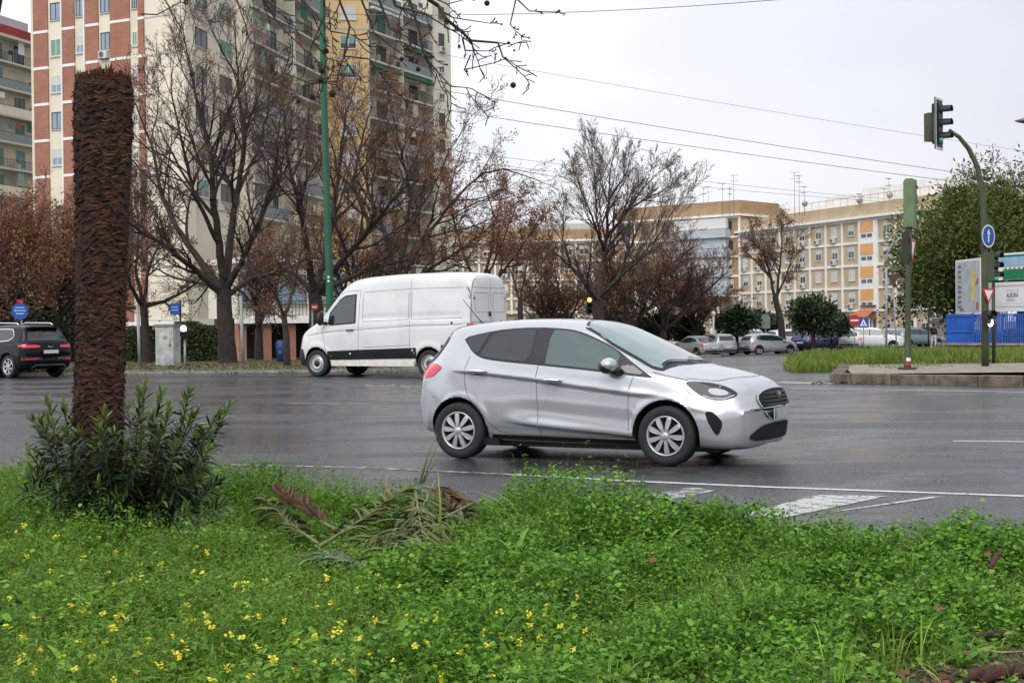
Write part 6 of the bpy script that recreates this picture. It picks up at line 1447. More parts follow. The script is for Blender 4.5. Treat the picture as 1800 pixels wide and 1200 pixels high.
b, e = simple_post('information_sign', 1346, 0, 573, 108, .05, M_GALV, 'grey-green rounded panel on a post behind the parked cars', 'sign'); X = facing(at(1346, 564, 107.9) - b, 5); m = MB(); m.prism([(-.30, -.55), (.30, -.55), (.34, .2), (.2, .5), (-.2, .5), (-.34, .2)], -.04, .04, mat('grey_green_panel', (.22, .28, .28), .6), X); add(e, m, 'sign_panel')
# lamp reaching in from the right
b = gu(1905, 46); e = post('street_lamp', [b, at(1905, 300, 46), at(1890, 235, 46), at(1850, 210, 46), at(1806, 212, 46)], [.1, .08, .06, .05, .045], M_GALV, 'street lamp whose dark lantern tip reaches in at the right edge', 'street lamp'); m = MB()
a_ = at(1783, 213, 46) - b; c_ = at(1815, 212, 46) - b; m.tube([a_, a_.lerp(c_, .35) + Vector((0, 0, .0)), a_.lerp(c_, .7), c_], [.01, .07, .10, .05], M_DKGREY, 8); add(e, m, 'lantern')
# left side: signs, cabinet, small signal, poles, bin
b, e = simple_post('bus_stop_sign', 38, 0, 530, 50, .035, M_GALV, 'rounded blue sign on a pale post above the dark SUV', 'sign')
X = facing(at(35, 547, 49.9) - b, 8); m = MB(); m.prism(chaikin([(-.26, -.26), (.26, -.26), (.26, .26), (-.26, .26)], 1), -.02, .02, M_SIGNB, X)
for z, w in ((.12, .16), (.02, .19), (-.08, .13)): m.box((-w, -.025, z - .02), (w, -.0205, z + .02), mat('sign_pale_lines', (.35, .45, .65), .5), X)
m.box((-.09, -.02, .29), (.11, .02, .40), M_SIGNR, X); add(e, m, 'sign_panel')
b, e = simple_post('street_name_sign', 317, 0, 528, 56, .04, M_BLACK, 'square blue sign on a black post beside the grey cabinet', 'sign')
X = facing(at(307.5, 543, 55.9) - b, -8); m = MB(); m.box((-.19, -.015, -.22), (.19, .015, .22), M_SIGNB, X)
for z in (.07, -.04): m.box((-.13, -.02, z - .018), (.13, -.0155, z + .018), MATS['sign_pale_lines'], X)
add(e, m, 'sign_panel')
b = gp(296, 649); b.z = gz(b.x, b.y) + .12; e = empty('utility_cabinet', b, math.radians(-18), label='weathered pale grey utility cabinet on the far verge', cat='cabinet')
m = MB(); m.box((-.36, -.25, .06), (.36, .25, 1.42), mat('pale_cabinet_paint', (.48, .49, .47), .7, col2=(.30, .31, .31), vscale=3.5, detail=8)); m.box((-.40, -.29, 1.421), (.40, .29, 1.50), M_CONC); m.box((-.40, -.29, 0), (.40, .29, .059), M_CONC); m.build('casing', e)
m = MB(); m.box((-.30, -.262, .12), (.30, -.251, 1.36), MATS['pale_cabinet_paint']); m.box((.22, -.28, .7), (.26, -.263, .82), M_BLACK); m.build('door', e)
m = MB(); m.box((-.16, -.268, .78), (.20, -.2625, 1.22), mat('yellowed_poster', (.55, .55, .40), .8, col2=(.45, .48, .46), vscale=7)); m.box((-.04, -.2725, .95), (.14, -.2685, 1.08), mat('poster_grey_mark', (.25, .28, .27), .8)); m.build('poster', e)
b, e = simple_post('traffic_light_post', 325, 0, 592, 50, .04, M_GALV, 'small signal post with pale green light beside the grey cabinet', 'traffic light')
signal_head(e, at(323.5, 583, 49.9), b, 0, 2, 0, M_WHITEL, w=.2, cell=.22, plate=False, hood=.06)
for u, v, lb in ((246, 540, 'pale grey pole just left of the small forked tree'), (427, 520, 'pale grey pole right of the thick trunk')):
    simple_post('steel_pole', u, 0, v, 54, .06, M_GALV, lb, 'pole', u - 4)
b, e = simple_post('bus_stop_sign', 549, 0, 534, 58, .035, M_GALV, 'small red sign on a grey post left of the van bonnet', 'sign'); X = facing(at(553, 539.5, 57.9) - b, 0); m = MB(); m.box((-.12, -.015, -.12), (.12, .015, .12), M_SIGNR, X); m.box((-.09, -.02, -.03), (.09, -.0155, .03), M_SIGNW, X); add(e, m, 'sign_panel')
b = gu(494, 55); b.z += .12; e = empty('litter_bin', b, label='small blue litter bin on the far verge', cat='bin'); m = MB(); m.lathe([(0, .06), (.16, .06), (.19, .62), (.2, .68), (.17, .70)], mat('bin_blue', (.01, .07, .25), .5), 14); m.build('bin_body', e)
m = MB(); m.lathe([(.2, .70), (.16, .85), (0, .88)], mat('bin_dark_lid', (.02, .04, .12), .5), 14); m.build('lid', e); m = MB(); m.box((-.06, -.2, .36), (.06, -.186, .5), M_LFH); m.build('sticker', e)
# overhead wires
def wire(P0, P1, sag, r, label):
    a, b = Vector(P0), Vector(P1); pts = [a.lerp(b, t) - Vector((0, 0, sag * 4 * t * (1 - t))) for t in np.linspace(0, 1, 17)]
    m = MB(); m.tube([p - a for p in pts], r, mat('wire_grey', (.16, .16, .18), .7), 5); tag(m.build('overhead_wire', loc=a), label, 'wire', 'overhead wires across the sky')
for i, (q, lb) in enumerate((((568, 122, 48, 2200, 372, 62), 'upper thick wire running down right from the green mast'), ((568, 160, 48, 2200, 378, 62), 'second wire just below the upper thick one'), ((700, 82, 60, 2200, 322, 80), 'faint highest wire crossing the middle of the sky'),
                                ((700, 252, 70, 1640, 356, 110), 'lower wire passing above the roof antennas'), ((700, 270, 70, 1640, 360, 110), 'lowest wire just above the estate roofs'), ((560, 24, 48, 1500, -12, 40), 'wire at the top edge of the picture'))):
    wire(at(q[0], q[1], q[2]), at(q[3], q[4], q[5]), .25, .011 if i != 2 else .008, lb)
# billboards and blue fence
YB = 100
def board_frame(u0, u1, v0, v1, Y0, Y1):
    a = at(u0, v1, Y0); b = at(u1, v1, Y1); d = Vector((b.x - a.x, b.y - a.y, 0)); L_ = d.length; H = at(u0, v0, Y0).z - a.z
    return a, Matrix.Rotation(math.atan2(d.y, d.x), 4, 'Z'), L_, H
a, X, L_, H = board_frame(1680, 1724, 458, 553, 101, 96.5); g0 = gz(a.x, a.y)
e = empty('billboard', a, label='upright poster billboard with pastel artwork left of the arched signal post', cat='billboard'); m = MB()
m.box((0, 0, 0), (L_, .12, H), M_SIGNW, X)
for q in (.2, .8): m.box((q * L_ - .07, .13, g0 - a.z), (q * L_ + .07, .25, H), M_GALV, X)
m.build('frame', e)
m = MB(); m.box((.14, -.01, .14), (L_ - .14, -.001, H - .14), mat('poster_pastel', (.34, .42, .44), .5, col2=(.50, .52, .50), vscale=1.6, detail=6), X); m.build('poster', e)
m = MB(); my = mat('poster_yellow', (.75, .50, .10), .5, var=.2, vscale=3); mrd = mat('poster_rust', (.35, .10, .07), .5, var=.3, vscale=3); mdk = mat('poster_dark', (.06, .08, .12), .5); mpk = mat('poster_pink', (.60, .10, .25), .5)
def pp(P, mt, y=-.014): m.face([X @ Vector((p[0] * L_, y, p[1] * H)) for p in P], mt)
pp([(.66, .25), (.78, .25), (.80, .62), (.78, .72), (.76, .86), (.68, .76), (.64, .66), (.66, .6)], my); pp([(.80, .52), (.92, .54), (.92, .66), (.84, .62)], mrd); pp([(.82, .08), (.92, .08), (.92, .20), (.84, .22)], mrd); pp([(.18, .06), (.36, .06), (.30, .12), (.2, .1)], mrd)
Rp = random.Random(2)
for i in range(9):
    z = .10 + i * .092; mt = mpk if i == 5 else mdk
    for k in range(3): x = .11 + k * .045; pp([(x, z + Rp.uniform(0, .03)), (x + .035, z), (x + .04, z + .06), (x + .008, z + .065)], mt)
m.build('artwork', e)
a, X, L_, H = board_frame(1737, 1880, 503, 548, 98, 92); g0 = gz(a.x, a.y)
e = empty('billboard', a, label='wide white billboard with dark lettering above the blue fence at the right edge', cat='billboard'); m = MB(); m.box((0, 0, 0), (L_, .15, H), M_SIGNW, X); m.box((0, -.05, H), (L_, .2, H + .22), M_FRM, X)
for q in (.1, .45, .8): m.box((q * L_ - .08, .16, g0 - a.z), (q * L_ + .08, .3, H), M_GALV, X)
m.build('panel', e)
MT = mat('letter_dark', (.05, .05, .06), .6); MTG = mat('letter_grey', (.35, .36, .37), .6)
def tx(s, x, z, size, mt, sx=1.0): text(s, size, mt, X @ Matrix.Translation((x, -.012, z)) @ UPR, e, align='LEFT', sx=sx)
x0 = (1779 - 1737) / (1800 - 1737) * 2.42
tx('F I N C A', x0, H * .80, .26, MTG); tx('ALBORADA'[:6], x0, H * .62, .42, MT, .62); tx('ESPARTIN'[:7], x0, H * .44, .30, MTG, .7)
m = MB(); m.box((x0 - .6, -.012, H * .31), (x0 + 3, -.004, H * .315), MTG, X)
q = x0 - 1.1
while q < x0 + 2.5: w = .06 + .1 * Rp.random(); m.box((q, -.012, H * .17), (q + w, -.004, H * .21), MTG, X); q += w + .05
m.build('small_print', e)
a, X, L_, H = board_frame(1752, 1880, 446, 474, 104, 98); g0 = gz(a.x, a.y)
e = empty('billboard', a, label='green and sky blue upper billboard behind the wide white one', cat='billboard'); m = MB(); m.box((0, 0, -.75), (L_, .15, H), M_SIGNW, X)
for q in (.1, .45, .8): m.box((q * L_ - .08, .16, g0 - a.z), (q * L_ + .08, .3, H), M_GALV, X)
m.build('panel', e)
m = MB(); m.box((.1, -.012, .16), (L_, -.004, H - .28), mat('pale_blue_artwork', (.30, .48, .62), .5, col2=(.22, .40, .56), vscale=2, detail=7), X); m.box((.1, -.012, H - .28), (L_, -.0045, H - .14), mat('deep_green_stripe', (.01, .14, .08), .5), X)
m.box((.6, -.02, -.72), (L_, -.004, -.02), mat('board_green', (.01, .20, .07), .5), X)
for i in range(7): m.box((.8 + i * .42, -.03, .0), (.95 + i * .42, -.005, .10), M_SIGNR, X)
m.build('artwork', e)
M_BLUEF = mat('blue_fence_paint', (.015, .11, .50), .5, col2=(.02, .08, .34), vscale=1.5, detail=7)
def fence():
    Y = 93.5; a = gu(1664, Y); b = gu(1960, Y - 7); e = empty('metal_fence', a, label='bright blue metal fence under the billboards', cat='fence'); d = b - a; L_ = math.hypot(d.x, d.y); X = Matrix.Rotation(math.atan2(d.y, d.x), 4, 'Z'); H = at(1664, 552, Y).z - a.z
    k = 1.75
    m = MB(); m.box((0, -.05, .05), (k, .0, H), M_BLUEF, X)
    for z in (.15, H * .5, H - .18): m.box((0, -.10, z), (k, -.051, z + .08), M_BLUEF, X)
    for s in np.arange(.1, k, .22): m.box((s, -.07, .2), (s + .03, -.051, H - .2), M_BLUEF, X)
    m.build('solid_panel', e); m = MB(); s = k + .05
    while s < L_: m.box((s, -.03, .08), (s + .085, .0, H - .05), M_BLUEF, X); s += .135
    m.build('bars', e); m = MB()
    for z in (.12, H * .55, H - .1): m.box((k, -.045, z), (L_, -.031, z + .07), M_BLUEF, X)
    m.build('rail', e); s = k
    while s < L_: m = MB(); m.box((s, -.12, 0), (s + .1, -.046, H + .05), M_BLUEF, X); m.build('fence_post', e); s += 1.9
fence()
hedge(1700, 1900, 96, 1.3, .8, 'weedy green shrubs behind the bars of the blue fence', 8, M_LFH, dens=260, name='shrub_row')
E2 = [gu(1652, 86), gu(1990, 78)]; e = empty('garden_wall', E2[0], label='low stained stone wall in front of the blue fence', cat='wall'); d = E2[1] - E2[0]; X = Matrix.Rotation(math.atan2(d.y, d.x), 4, 'Z'); m = MB(); m.box((0, 0, -.1), (d.length, .4, .42), M_KERBD, X); m.box((-.03, -.05, .421), (d.length, .45, .54), M_CONC, X); m.build('stonework', e)
# boundary wall, pale, left of the fence behind the pedestrian
e = empty('boundary_wall', gu(1640, 125), label='pale wall section behind the pedestrian, left of the blue fence', cat='wall'); m = MB(); m.box((0, 0, 0), (2.0, .3, 2.0), M_CREAM2); m.box((-.05, -.05, 2.0), (2.05, .35, 2.1), M_WHT)
m.build('wall_panel', e)
# ------------------------------------------------------------------ pedestrian with umbrella
def skinned(name, chains, m, parent, sub=2):
    """chains: lists of (point, radius); points shared by equal coordinates"""
    V = []; idx = {}; rad = []; E_ = []
    for ch in chains:
        pr = None
        for p, r in ch:
            k = tuple(round(c, 4) for c in p)
            if k not in idx: idx[k] = len(V); V.append(k); rad.append(r)
            if pr is not None and pr != idx[k]: E_.append((pr, idx[k]))
            pr = idx[k]
    me = bpy.data.meshes.new(name); me.from_pydata(V, E_, []); o = bpy.data.objects.new(name, me); COL.objects.link(o)
    sk = o.modifiers.new('skin', 'SKIN'); sk.use_smooth_shade = True; ss = o.modifiers.new('sub', 'SUBSURF'); ss.levels = sub; ss.render_levels = sub
    if not me.skin_vertices: 
        bpy.context.view_layer.objects.active = o
    for i, sv_ in enumerate(me.skin_vertices[0].data): sv_.radius = (rad[i], rad[i]) if not isinstance(rad[i], tuple) else rad[i]; sv_.use_root = (i == 0)
    dg = bpy.context.evaluated_depsgraph_get(); dg.update(); nm = bpy.data.meshes.new_from_object(o.evaluated_get(dg)); o.modifiers.clear(); o.data = nm
    nm.materials.clear(); nm.materials.append(m)
    for p in nm.polygons: p.use_smooth = True
    o.parent = parent; return o
M_SKIN = mat('skin', (.45, .27, .19), .6); M_JKT = mat('dark_maroon_jacket', (.035, .012, .016), .8, var=.2, vscale=8); M_TRS = mat('off_white_trousers', (.60, .56, .52), .85, var=.08, vscale=5); M_HAIR = mat('dark_hair', (.012, .01, .009), .7)
pb = gp(1641, 611); ped = empty('person', pb, math.radians(15), label='pedestrian in dark maroon jacket and off-white trousers under an umbrella', cat='person')
skinned('body', [[((0, 0, .93), .13), ((0, .01, 1.15), .13), ((0, .02, 1.38), .15), ((0, .01, 1.49), .06), ((0, -.01, 1.56), .065), ((0, -.02, 1.64), .095), ((0, -.01, 1.72), .07)],
    [((0, 0, .93), .13), ((.10, .0, .86), .085), ((.11, -.10, .48), .058), ((.11, .0, .10), .04), ((.11, -.16, .03), .035)], [((0, 0, .93), .13), ((-.10, .0, .86), .085), ((-.10, .02, .48), .058), ((-.10, .18, .12), .04), ((-.10, .06, .03), .035)],
    [((0, .02, 1.38), .15), ((.20, .02, 1.36), .055), ((.27, .03, 1.10), .043), ((.26, -.06, .86), .032), ((.26, -.09, .77), .035)], [((0, .02, 1.38), .15), ((-.20, .02, 1.36), .055), ((-.24, -.02, 1.12), .045), ((-.12, -.22, 1.20), .034), ((-.06, -.26, 1.24), .035)]], M_SKIN, ped)
skinned('jacket', [[((0, .0, .84), (.20, .15)), ((0, .01, 1.1), (.19, .145)), ((0, .02, 1.36), (.20, .15)), ((0, .015, 1.48), .085)], [((0, .02, 1.36), (.20, .15)), ((.21, .02, 1.36), .078), ((.28, .03, 1.10), .064), ((.27, -.05, .88), .05)], [((0, .02, 1.36), (.20, .15)), ((-.21, .02, 1.36), .078), ((-.25, -.02, 1.12), .066), ((-.13, -.21, 1.20), .05)]], M_JKT, ped)
skinned('trousers', [[((0, 0, .92), (.17, .13)), ((.10, 0, .84), .11), ((.11, -.10, .48), .082), ((.11, -.01, .12), .065)], [((0, 0, .92), (.17, .13)), ((-.10, 0, .84), .11), ((-.10, .02, .48), .082), ((-.10, .17, .14), .065)]], M_TRS, ped)
m = MB()
for s, y, z in ((.11, -.07, .04), (-.10, .13, .07)): m.ball((s, y, z), 1, M_SIGNW, 10, 6, (.05, .13, .045))
m.build('shoe', ped)
m = MB(); m.ball((0, .005, 1.70), 1, M_HAIR, 12, 8, (.10, .11, .09)); m.build('hair', ped)
m = MB(); m.ball((0, -.115, 1.655), .014, M_SKIN, 6, 4, (1, 1.4, 1.6)); 
for s in (-1, 1): m.ball((s * .035, -.108, 1.675), .01, M_HAIR, 6, 4); m.ball((s * .098, -.01, 1.655), .022, M_SKIN, 6, 4, (.5, 1, 1.4))
m.box((-.025, -.117, 1.612), (.025, -.108, 1.618), mat('lips', (.3, .1, .09), .6)); m.build('face', ped)
m = MB()
for hx, hy, hz, c in ((.26, -.10, .72, 0), (-.06, -.27, 1.26, 1)):
    m.ball((hx, hy, hz), 1, M_SKIN, 8, 5, (.04, .03, .05))
    for f in range(4):
        if c: m.tube([(hx - .02 , hy - .03 + 0, hz - .035 + f * .022), (hx + .01, hy - .055, hz - .035 + f * .022), (hx + .035, hy - .03, hz - .035 + f * .022)], .009, M_SKIN, 5)
        else: m.tube([(hx - .03 + f * .02, hy, hz - .03), (hx - .03 + f * .02, hy - .01, hz - .075 - (.01 if f in (1, 2) else 0)), (hx - .03 + f * .02, hy + .005, hz - .10)], .009, M_SKIN, 5)
    m.tube([(hx - .03, hy - .01, hz + .02), (hx - .055, hy - .03, hz - .01 + c * .04)], .01, M_SKIN, 5)
m.build('hand', ped)
ub = pb + Vector((-.06, -.30, 1.2)); um = empty('umbrella', ub, label='dark open umbrella held over the pedestrian', cat='umbrella'); m = MB(); Xu = Matrix.Rotation(.12, 4, 'Y') 
m.tube([Xu @ Vector((0, 0, -.12)), Xu @ Vector((0, 0, .82))], .012, M_BLACK, 6); m.build('shaft', um); m = MB(); MU = mat('umbrella_fabric', (.018, .028, .035), .6); prev = None; N_ = 8
for k in range(N_):
    a0, a1 = 2 * PI * k / N_, 2 * PI * (k + 1) / N_
    for (r0, z0), (r1, z1) in zip([(.0, .78), (.25, .74), (.45, .64), (.56, .52)], [(.25, .74), (.45, .64), (.56, .52)]):
        P = lambda r, a, z: Xu @ Vector((r * math.cos(a), r * math.sin(a), z))
        am = (a0 + a1) / 2; f = .93
        m.face([P(r0, a0, z0), P(r1, a0, z1), P(r1 * f, am, z1 + .02)] + ([P(r0 * f, am, z0 + .02)] if r0 else []), MU); m.face(([P(r0 * f, am, z0 + .02)] if r0 else []) + [P(r1 * f, am, z1 + .02), P(r1, a1, z1), P(r0, a1, z0)], MU)
m.build('canopy', um); m = MB(); m.tube([Xu @ Vector((0, 0, .78)), Xu @ Vector((0, 0, .86))], .008, M_BLACK, 5); m.build('tip', um)

# ------------------------------------------------------------------ strips used for every kind of leaf
def strips(B, Dr, N, Ln, Wd, bend, nseg, prof, twist=0.0):
    """B base points, Dr directions, N side vectors (n,3); bend = how much the tip curls down"""
    n = len(B); ts = np.linspace(0, 1, nseg + 1); rows = []; side = np.cross(Dr, N); side /= np.maximum(np.linalg.norm(side, axis=1), 1e-6)[:, None]
    for t in ts:
        c = B + Dr * (Ln * t)[:, None]; c[:, 2] -= bend * Ln * t * t; w = (Wd * np.interp(t, prof[0], prof[1]))[:, None]; rows.append(c - side * w); rows.append(c + side * w)
    V = np.stack(rows, 1).reshape(-1, 3); m = 2 * (nseg + 1); k = (np.arange(n) * m)[:, None, None]; q = np.array([[2 * i, 2 * i + 1, 2 * i + 3, 2 * i + 2] for i in range(nseg)])[None]; return V, (k + q).reshape(-1, 4)
LANCE = ([0, .15, .45, .8, 1], [.15, .75, 1, .55, .04]); BLADE = ([0, .3, .7, 1], [.8, 1, .6, .03]); ROUND = ([0, .25, .6, .9, 1], [.1, .8, 1, .7, .3])
def unit(a): return a / np.maximum(np.linalg.norm(a, axis=1), 1e-6)[:, None]
# ------------------------------------------------------------------ palm stump
def palm():
    Y = 10.5; g = gu(175, Y); e = empty('palm_tree', g, label='decapitated reddish-brown palm trunk with scaly leaf bases standing in the oleander', cat='tree'); off = np.array(g)
    tb = [(930, 172, .158), (820, 173, .160), (700, 174, .163), (560, 177, .166), (400, 180, .174), (260, 181, .190), (180, 182, .198), (150, 182, .190), (133, 181, .165)]
    z = []; cx = []; rr = []
    for v, u, r in tb: p = at(u, v, Y); z.append(p.z); cx.append(p.x); rr.append(r)
    z = np.array(z); cx = np.array(cx); rr = np.array(rr); z0, z1 = 0.0, z[-1]; NA, NZ = 150, 560
    zz = np.linspace(z0 - .1, z1, NZ); R_ = np.interp(zz, z, rr); CX = np.interp(zz, z, cx); rs = np.random.RandomState(4)
    a = np.linspace(0, 2 * PI, NA, endpoint=False); A, Z = np.meshgrid(a, zz)
    # spiral rows of cut leaf bases: overlapping lozenge scales with ragged lower lips
    nr = 11; ph = A * nr / (2 * PI); row = Z / .055 + .6 * np.sin(A * 3 + Z * 4) + .5 * np.sin(A * 5 - Z * 7 + 1); u_ = ph; sc = np.mod(np.floor(row), 2) * .5; cu = np.mod(u_ + sc, 1) - .5; rv = row - np.floor(row)
    lip = (1 - np.abs(cu) * 1.4); d = .015 * np.clip(1 - rv * 1.25 + .2 * lip, 0, 1) * np.clip(lip, .25, 1)
    n1 = sum(rs.uniform(.4, 1) * np.sin(A * rs.randint(3, 26) + Z * rs.uniform(-50, 50) + rs.uniform(0, 6)) for _ in range(16)) / 16
    n2 = rs.normal(size=A.shape) * .5; n2 = (n2 + np.roll(n2, 1, 1) + np.roll(n2, -1, 1)) / 2; n3 = sum(np.sin(A * rs.randint(2, 6) + Z * rs.uniform(-7, 7) + rs.uniform(0, 6)) for _ in range(5)) / 5
    D = d + .022 * n1 + .0045 * n2 + .006 * n3
    RR = R_[:, None] + D; edge = np.interp(zz, [z1 - .03, z1], [1, .86])[:, None]; RR = RR * edge
    Zt = Z + np.interp(zz, [z1 - .12, z1], [0, 1])[:, None] * (.028 * np.sin(A * 7 + 1) * np.sin(A * 3) + .012 * rs.normal(size=A.shape))
    V = np.stack([CX[:, None] + RR * np.cos(A), Y + RR * np.sin(A), Zt], axis=2).reshape(-1, 3)
    i = np.arange(NZ - 1)[:, None] * NA; j = np.arange(NA)[None]; F = np.stack([i + j, i + (j + 1) % NA, i + NA + (j + 1) % NA, i + NA + j], axis=2).reshape(-1, 4)
    M_PALM = mat('palm_leaf_bases', (.022, .010, .007), .95, col2=(.085, .036, .022), vscale=13, bump=1.0, bscale=75, detail=9)
    npmesh('trunk', V - off, F, M_PALM, e, smooth=False)
    # sunk sawn top
    m = MB(); m.lathe([(.19, -.01), (.15, -.05), (.0, -.06)], mat('sawn_palm_fibre', (.20, .10, .05), .95, var=.4, vscale=30), 30, Matrix.Translation((cx[-1] - off[0], 0, z1 - off[2] - .01))); m.build('sawn_top', e)
    # ragged reddish fibres round the cut
    n = 900; af = rs.uniform(0, 2 * PI, n); rf = .165 + rs.normal(0, .012, n); C = np.stack([cx[-1] + rf * np.cos(af), Y + rf * np.sin(af), np.full(n, z1 - .05) + rs.uniform(-.03, .02, n)], 1); D_ = unit(np.stack([np.cos(af) * .2 + rs.normal(0, .25, n), np.sin(af) * .2 + rs.normal(0, .25, n), np.ones(n)], 1))
    V, F = strips(C, D_, unit(np.stack([np.cos(af), np.sin(af), np.zeros(n)], 1)), rs.uniform(.03, .085, n) * (1 + .5 * np.sin(af * 4)), rs.uniform(.003, .009, n), .1, 2, BLADE); npmesh('ragged_rim', V - off, F, mat('palm_rim_fibre', (.1, .05, .03), .95, island=[(.05, .02, .012), (.16, .06, .03), (.25, .11, .05), (.03, .014, .01)]), e)
    # loose fibres and lips of the leaf bases standing proud
    n = 2800; q = rs.uniform(0, 1, n); zf = rs.uniform(.1, z1, n); af = rs.uniform(0, 2 * PI, n); rf = np.interp(zf, z, rr) + .012; C = np.stack([np.interp(zf, z, cx) + rf * np.cos(af), Y + rf * np.sin(af), zf], 1)
    nrm = np.stack([np.cos(af), np.sin(af), np.zeros(n)], 1); tan = np.stack([-np.sin(af), np.cos(af), np.zeros(n)], 1)
    sl = rs.choice([-1, 1], n) * rs.uniform(.0, .5, n); dr = tan * np.cos(sl)[:, None] + np.array([0, 0, 1.])[None] * np.sin(sl)[:, None]; ln = rs.uniform(.012, .036, n)[:, None]; wd = rs.uniform(.0015, .0045, n)[:, None]; up = np.array([0, 0, 1.])[None] * wd
    o = nrm * rs.uniform(.0, .022, n)[:, None]; V = np.stack([C - dr * ln - up, C - dr * ln + up, C + dr * ln * 0 + up + o * .6, C + dr * ln * 0 - up + o * .6, C + dr * ln + up * .2 + o, C + dr * ln - up * .2 + o], 1).reshape(-1, 3)
    k = np.arange(n)[:, None] * 6; F = np.concatenate([k + np.array([[0, 3, 2, 1]]), k + np.array([[3, 5, 4, 2]])]); npmesh('loose_fibre', V - off, F, mat('palm_fibre', (.1, .05, .03), .95, island=[(.025, .011, .008), (.08, .036, .02), (.18, .085, .045), (.04, .017, .011)]), e)
palm()
# ------------------------------------------------------------------ oleander
def oleander():
    rs = np.random.RandomState(8); g = gu(215, 10.3); e = empty('oleander_bush', g, label='dark leafy oleander bush with pale green tips round the palm trunk', cat='shrub'); off = np.array(g)
    tipsP = [(60, 735), (85, 705), (110, 712), (130, 730), (45, 790), (75, 820), (165, 700), (190, 725), (205, 705), (240, 690), (262, 676), (285, 690), (270, 730), (300, 720), (335, 688), (325, 740), (350, 760), (405, 712), (385, 745), (370, 790), (390, 840), (310, 780), (180, 810), (165, 850), (120, 800), (100, 850), (225, 780), (250, 830), (290, 850), (345, 840), (70, 870), (140, 880), (205, 870), (360, 880), (330, 900), (270, 900), (110, 905), (160, 780), (230, 840), (300, 820), (200, 760), (140, 760), (95, 770), (355, 720), (250, 760), (280, 790), (320, 870), (180, 900), (240, 880), (55, 840)]
    segs = []; B = []; D_ = []; L_ = []; tone = []
    for i, (u, v) in enumerate(tipsP):
        for rep in range(2):
            Yt = 10.3 + rs.uniform(-.55, .5); tip = np.array(at(u + rs.normal() * (4 if rep == 0 else 20), v + (0 if rep == 0 else rs.uniform(10, 50)), Yt)); base = np.array([g.x + (tip[0] - g.x) * .22 + rs.normal() * .08, 10.3 + (Yt - 10.3) * .4, 0.0])
            mid = base * .5 + tip * .5 + np.array([(tip[0] - g.x) * .10, 0, .06]); P = [base * (1 - t)**2 + 2 * mid * t * (1 - t) + tip * t * t for t in np.linspace(0, 1, 9)]
            for a, b in zip(P, P[1:]): segs.append((tuple(a), tuple(b), .006, .0055, 1))
            Ls = np.linalg.norm(tip - base); nw = int(Ls / .026); ax = unit((P[-1] - P[-3])[None])[0]
            for k in range(nw):
                t = .12 + .88 * (k + .5) / nw
                if t < .3 and rs.rand() < .45: continue
                c = base * (1 - t)**2 + 2 * mid * t * (1 - t) + tip * t * t; ax_ = 2 * (1 - t) * (mid - base) + 2 * t * (tip - mid); ax_ /= np.linalg.norm(ax_)
                for w in range(3):
                    a = k * 1.05 + w * 2 * PI / 3 + rs.normal() * .25; o = np.cross(ax_, [math.cos(a), math.sin(a), .1]); o /= np.linalg.norm(o); op = math.radians(np.interp(t, [0, .75, 1], [95, 68, 18])) + rs.normal() * .16
                    B.append(c); D_.append(ax_ * math.cos(op) + o * math.sin(op)); L_.append(rs.uniform(.10, .15) * np.interp(t, [0, .9, 1], [1, 1, .75])); tone.append(t + rs.normal() * .05)
    V, F = frustums(segs, 5); npmesh('stems', V - off, F, mat('oleander_stem', (.07, .08, .04), .8), e)
    B = np.array(B); D_ = unit(np.array(D_)); L_ = np.array(L_); tone = np.array(tone); n = len(B); N = unit(np.cross(D_, np.cross(np.array([0, 0, 1.]), D_) + .02)) ; 
    up = np.tile(np.array([[0, 0, 1.]]), (n, 1)); N = unit(up - D_ * (D_ * up).sum(1)[:, None] + rs.normal(size=(n, 3)) * .25)
    for nm, sel, mt in (('old_leaves', tone < .86, mat('oleander_leaf_dark', (.02, .04, .015), .38, island=[(.008, .020, .006), (.018, .042, .011), (.034, .068, .018), (.012, .028, .008)], trans=.1)), ('young_leaves', tone >= .86, mat('oleander_leaf_young', (.12, .2, .04), .4, island=[(.06, .11, .028), (.13, .21, .045), (.20, .28, .07), (.09, .15, .035)], trans=.25))):
        V, F = strips(B[sel], D_[sel], N[sel], L_[sel], np.full(sel.sum(), .0105), .22, 4, LANCE); npmesh(nm, V - off, F, mt, e)
oleander()
# ------------------------------------------------------------------ weedy bank in the foreground
rs = np.random.RandomState(21)
def fbm(x, y, f, seed):
    r = np.random.RandomState(seed); s = 0
    for o in range(4):
        for _ in range(4): a = r.uniform(0, 2 * PI); s = s + np.sin((x * math.cos(a) + y * math.sin(a)) * f * 2**o + r.uniform(0, 6)) / (2**o * 4)
    return s
def sx(x, y): return 900 + x / y * FPX
EYv = np.vectorize(edge_y)
def canopy(x, y):
    """height of the weeds: tall mounds by the road edge, lower near the litter, the fronds and the oleander"""
    u = sx(x, y); v = 569 + 1.5 / y * FPX; h = .17 + .10 * fbm(x, y, 2.2, 1) + .12 * fbm(x, y, 7.5, 2) + .045 * fbm(x, y, 19, 12)
    d = EYv(x) - y                               # distance back from the road edge
    h += .19 * np.exp(-((d - .55) / .6)**2) * (1 + .8 * fbm(x, y, 2.6, 3)) * np.interp(u, [0, 500, 760, 860, 900, 1350, 1500, 1700], [1, .9, .5, .1, 1.2, 1.0, .35, .35])
    h += .06 * np.interp(u, [0, 500, 900], [1, .6, 0]) * np.interp(y, [5, 8], [1, .4])
    h *= 1 - .7 * np.exp(-(((u - 650) / 170)**2 + ((v - 975) / 60)**2))
    h *= np.clip(d / .35, .12, 1)
    return np.clip(h, .025, .5)
